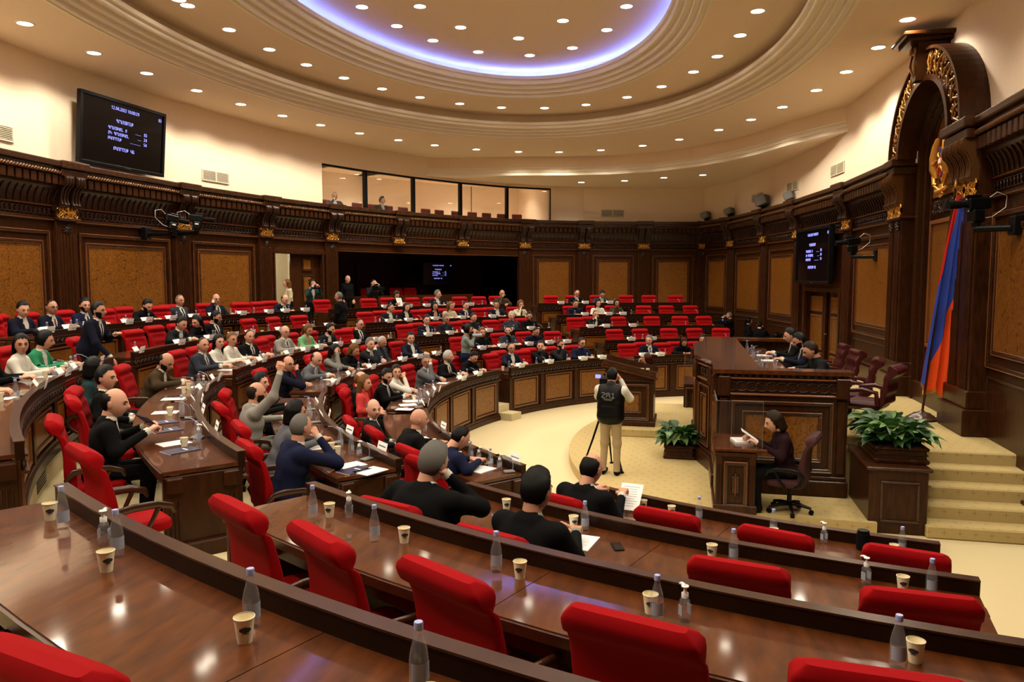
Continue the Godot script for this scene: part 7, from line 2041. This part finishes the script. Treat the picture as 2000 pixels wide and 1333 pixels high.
	sitter("L", 1, -38.4, "down/black/white/-/bare/k", "shaven-headed stout man in black suit seen from behind", {"big": 1.12, "off": 0.8, "cell": 0.013, "skin": 0})
	sitter("L", 1, -46.0, "down/blue/-/-/thin/k", "man in navy jacket bent over his papers", {"nod": 36, "off": 0.8, "cell": 0.013, "big": 1.05})
	# block facing the stage steps
	sitter("N", 2, -60.3, "slouch/black/white/-/full/g", "heavy grey-haired man in black suit slouching with his head on a hand", {"big": 1.3, "size": 1.18, "off": 1.0, "cell": 0.013, "tilt": -8, "turn": 8, "nod": 12})
	sitter("N", 2, -65.6, "desk/black/light/-/full/k", "young man with cropped black hair in black suit seen from behind", {"off": 1.0, "cell": 0.013, "nod": 10, "big": 1.06})
	sitter("N", 1, -61.2, "paper/black/white/-/ring/k", "balding man in black suit holding up a white document", {"off": 0.85, "cell": 0.013, "nod": 22, "big": 1.08})
	# presidium and clerk
	person(Vector3(-1.18, STAGE_Y + 0.15, -1.35), PI / 2, "desk/black/white/dk/full/k", "dark-haired man in black suit at the far end of the presidium desk", {"nod": 18, "cell": 0.016})
	person(Vector3(-1.16, STAGE_Y + 0.15, -0.1), PI / 2, "desk/navy/white/dk/full+beard/k", "bearded man in navy suit at the middle of the presidium desk", {"nod": 24, "cell": 0.016})
	person(Vector3(-1.1, STAGE_Y + 0.15, 1.45), PI / 2 + 0.15, "down/dark/-/-/full/b", "man in charcoal suit writing at the near end of the presidium desk", {"nod": 26, "cell": 0.016})
	person(Vector3(-2.02, 0.16, 3.9), PI / 2 + 0.12, "paper/plum/-/-/bob/b", "woman clerk with dark hair and plum jacket holding papers", {"f": true, "nod": 20, "cell": 0.014, "legs": "black", "size": 1.14})
	person(Vector3(-4.22, 0.05, -2.55), face_in(Vector3(1, 0, 0.35)), "aim/black/-/-/bob/r", "photographer with reddish brown hair crouching behind the lectern", {"f": true, "size": 0.97})
	# people standing about
	var vest := person(Vector3(-4.6, 0.16, 2.5), face_in(Vector3(-0.2, 0, 1.0)), "aim/white/-/-/buzz/k", "cameraman in black vest with printed mark, white sleeves and khaki trousers", {"legs": "khaki", "cell": 0.013, "nod": 6, "size": 1.06})
	vest_of(vest)
	person(Vector3(-15.75, 1.617, -7.05), 2.2, "stand/cream/-/-/long/l", "woman with long fair hair and cream jacket leaving by the open door", {"f": true})
	person(Vector3(-14.9, 1.617, -6.9), face_in(Vector3(-1, 0, -0.6)) + 0.1, "aim/teal/white/-/bun/k", "woman photographer in dark teal coat and red mask by the door", {"f": true, "mask": true})
	person(Vector3(-14.05, 1.617, -9.7), face_in(Vector3(-1, 0, -0.5)), "aim/dark/-/-/buzz/k", "cameraman in dark clothes filming at the alcove's edge", {})
	person(Vector3(-15.3, 1.75, -10.3), face_in(Vector3(-1, 0, -0.5)), "stand/black/-/-/ring/b", "man in dark clothes half hidden behind the alcove's edge", {})
	person(Vector3(-1.75, 0.35, -15.4), face_in(Vector3(0.5, 0, 0.5)) + 0.6, "aim/black/-/-/buzz/g", "cameraman in black t-shirt with printed back by the far front wall", {})
	person(Vector3(-1.2, 0.2, -14.4), face_in(Vector3(-1, 0, 0.3)), "stand/black/-/-/pony/k", "woman in black between two camera crews by the front wall", {"f": true})
	person(Vector3(-0.85, 0.1, -13.6), face_in(Vector3(-1, 0, -0.7)) + 2.0, "aim/black/-/-/buzz/k", "man in black filming with a shoulder camera by the front wall", {})
	# two spectators in the gallery
	person(Vector3(-15.85, 5.1, -10.5), face_in(Vector3(-1, 0, -0.5)) - 0.4, "chin/slate/white/-/thin/g", "grey-haired man resting his head behind the first gallery pane", {})
	person(Vector3(-14.72, 5.1, -12.25), face_in(Vector3(-1, 0, -0.6)), "back/dark/light/-/full/k", "young man in dark jacket behind the second gallery pane", {"yaw": 30})
func vest_of(o: Node3D) -> void:
	# sleeveless vest over the shirt with a grey printed mark on the back
	var b := []
	var hip := Vector3(0, 0.93, 0)
	for q in [[0.075, 0.0, 0.145], [0.075, 0.13, 0.14], [0.09, 0.27, 0.135], [0.09, 0.36, 0.115]]:
		b.append([hip + Vector3(-q[0], q[1], 0.01), hip + Vector3(q[0], q[1], 0.01), q[2], q[2], 0])
	b.append([hip + Vector3(-0.14, 0.42, 0.01), hip + Vector3(0.14, 0.42, 0.01), 0.07, 0.07, 0]); b.append([hip + Vector3(0, 0.42, 0.01), hip + Vector3(0, 0.49, 0.01), 0.085, 0.07, 0])
	var net := Net.new(); net.make(b, 0.013, 0.04)
	var g := G.new(); g.v = net.verts; g.n = net.norms; g.ix = net.tris
	part("vest", g, M.black, o)
	g = G.new()
	var z := 0.155
	for q in [[-0.075, [[-1, 1, 0.6, 1, 1, 0.4, 0, 0, -1, -1, 1, -1]]], [0.0, [[-1, -1, -1, 0.6, -0.4, 1, 0.4, 1, 1, 0.6, 1, -1], [-0.6, 0.3, 0.6, 0.3], [-0.6, -0.3, 0.6, -0.3]]], [0.075, [[-0.6, 0.6, 0.2, 1, 0.2, -1], [-1, -1, 1, -1]]]]:
		for s in q[1]:
			for i in range(0, s.size() - 2, 2):
				var a := Vector3(q[0] + s[i] * 0.028, 1.27 + s[i + 1] * 0.035, z); var c := Vector3(q[0] + s[i + 2] * 0.028, 1.27 + s[i + 3] * 0.035, z)
				g.tube([a, c], 0.006, 5)
	for k in 2: g.box(Vector3(0, 1.215 - k * 0.018, z + 0.004), Vector3(0.17 - k * 0.05, 0.007, 0.006))
	part("printed_mark", g, M.grey, o)
const LAMP_E := 3.0
const LAMP_C := Color(1.0, 0.945, 0.86)
const BLUE_E := 1.1
func _ready() -> void:
	rng.seed = 11
	var cam := Camera3D.new()
	cam.name = "camera"; add_child(cam)
	cam.position = Vector3(-3.42, 3.4, 14.83)
	cam.rotation = Vector3(deg_to_rad(-4.75), deg_to_rad(13.0), 0)
	cam.fov = 2.0 * rad_to_deg(atan(666.5 / 1476.0)); cam.near = 0.1; cam.far = 120.0; cam.current = true
	var we := WorldEnvironment.new(); we.name = "environment"
	var e := Environment.new()
	e.background_mode = Environment.BG_COLOR; e.background_color = Color(0, 0, 0)
	e.tonemap_mode = Environment.TONE_MAPPER_LINEAR; e.tonemap_exposure = 1.0
	e.sdfgi_enabled = true; e.ssao_enabled = true; e.ssil_enabled = true
	we.environment = e; add_child(we)
	make_materials()
	build_lamps()
	build_ceiling(); build_walls(); build_floor()
	build_benches(); build_chairs(); build_front(); build_fittings(); build_people(); build_small()
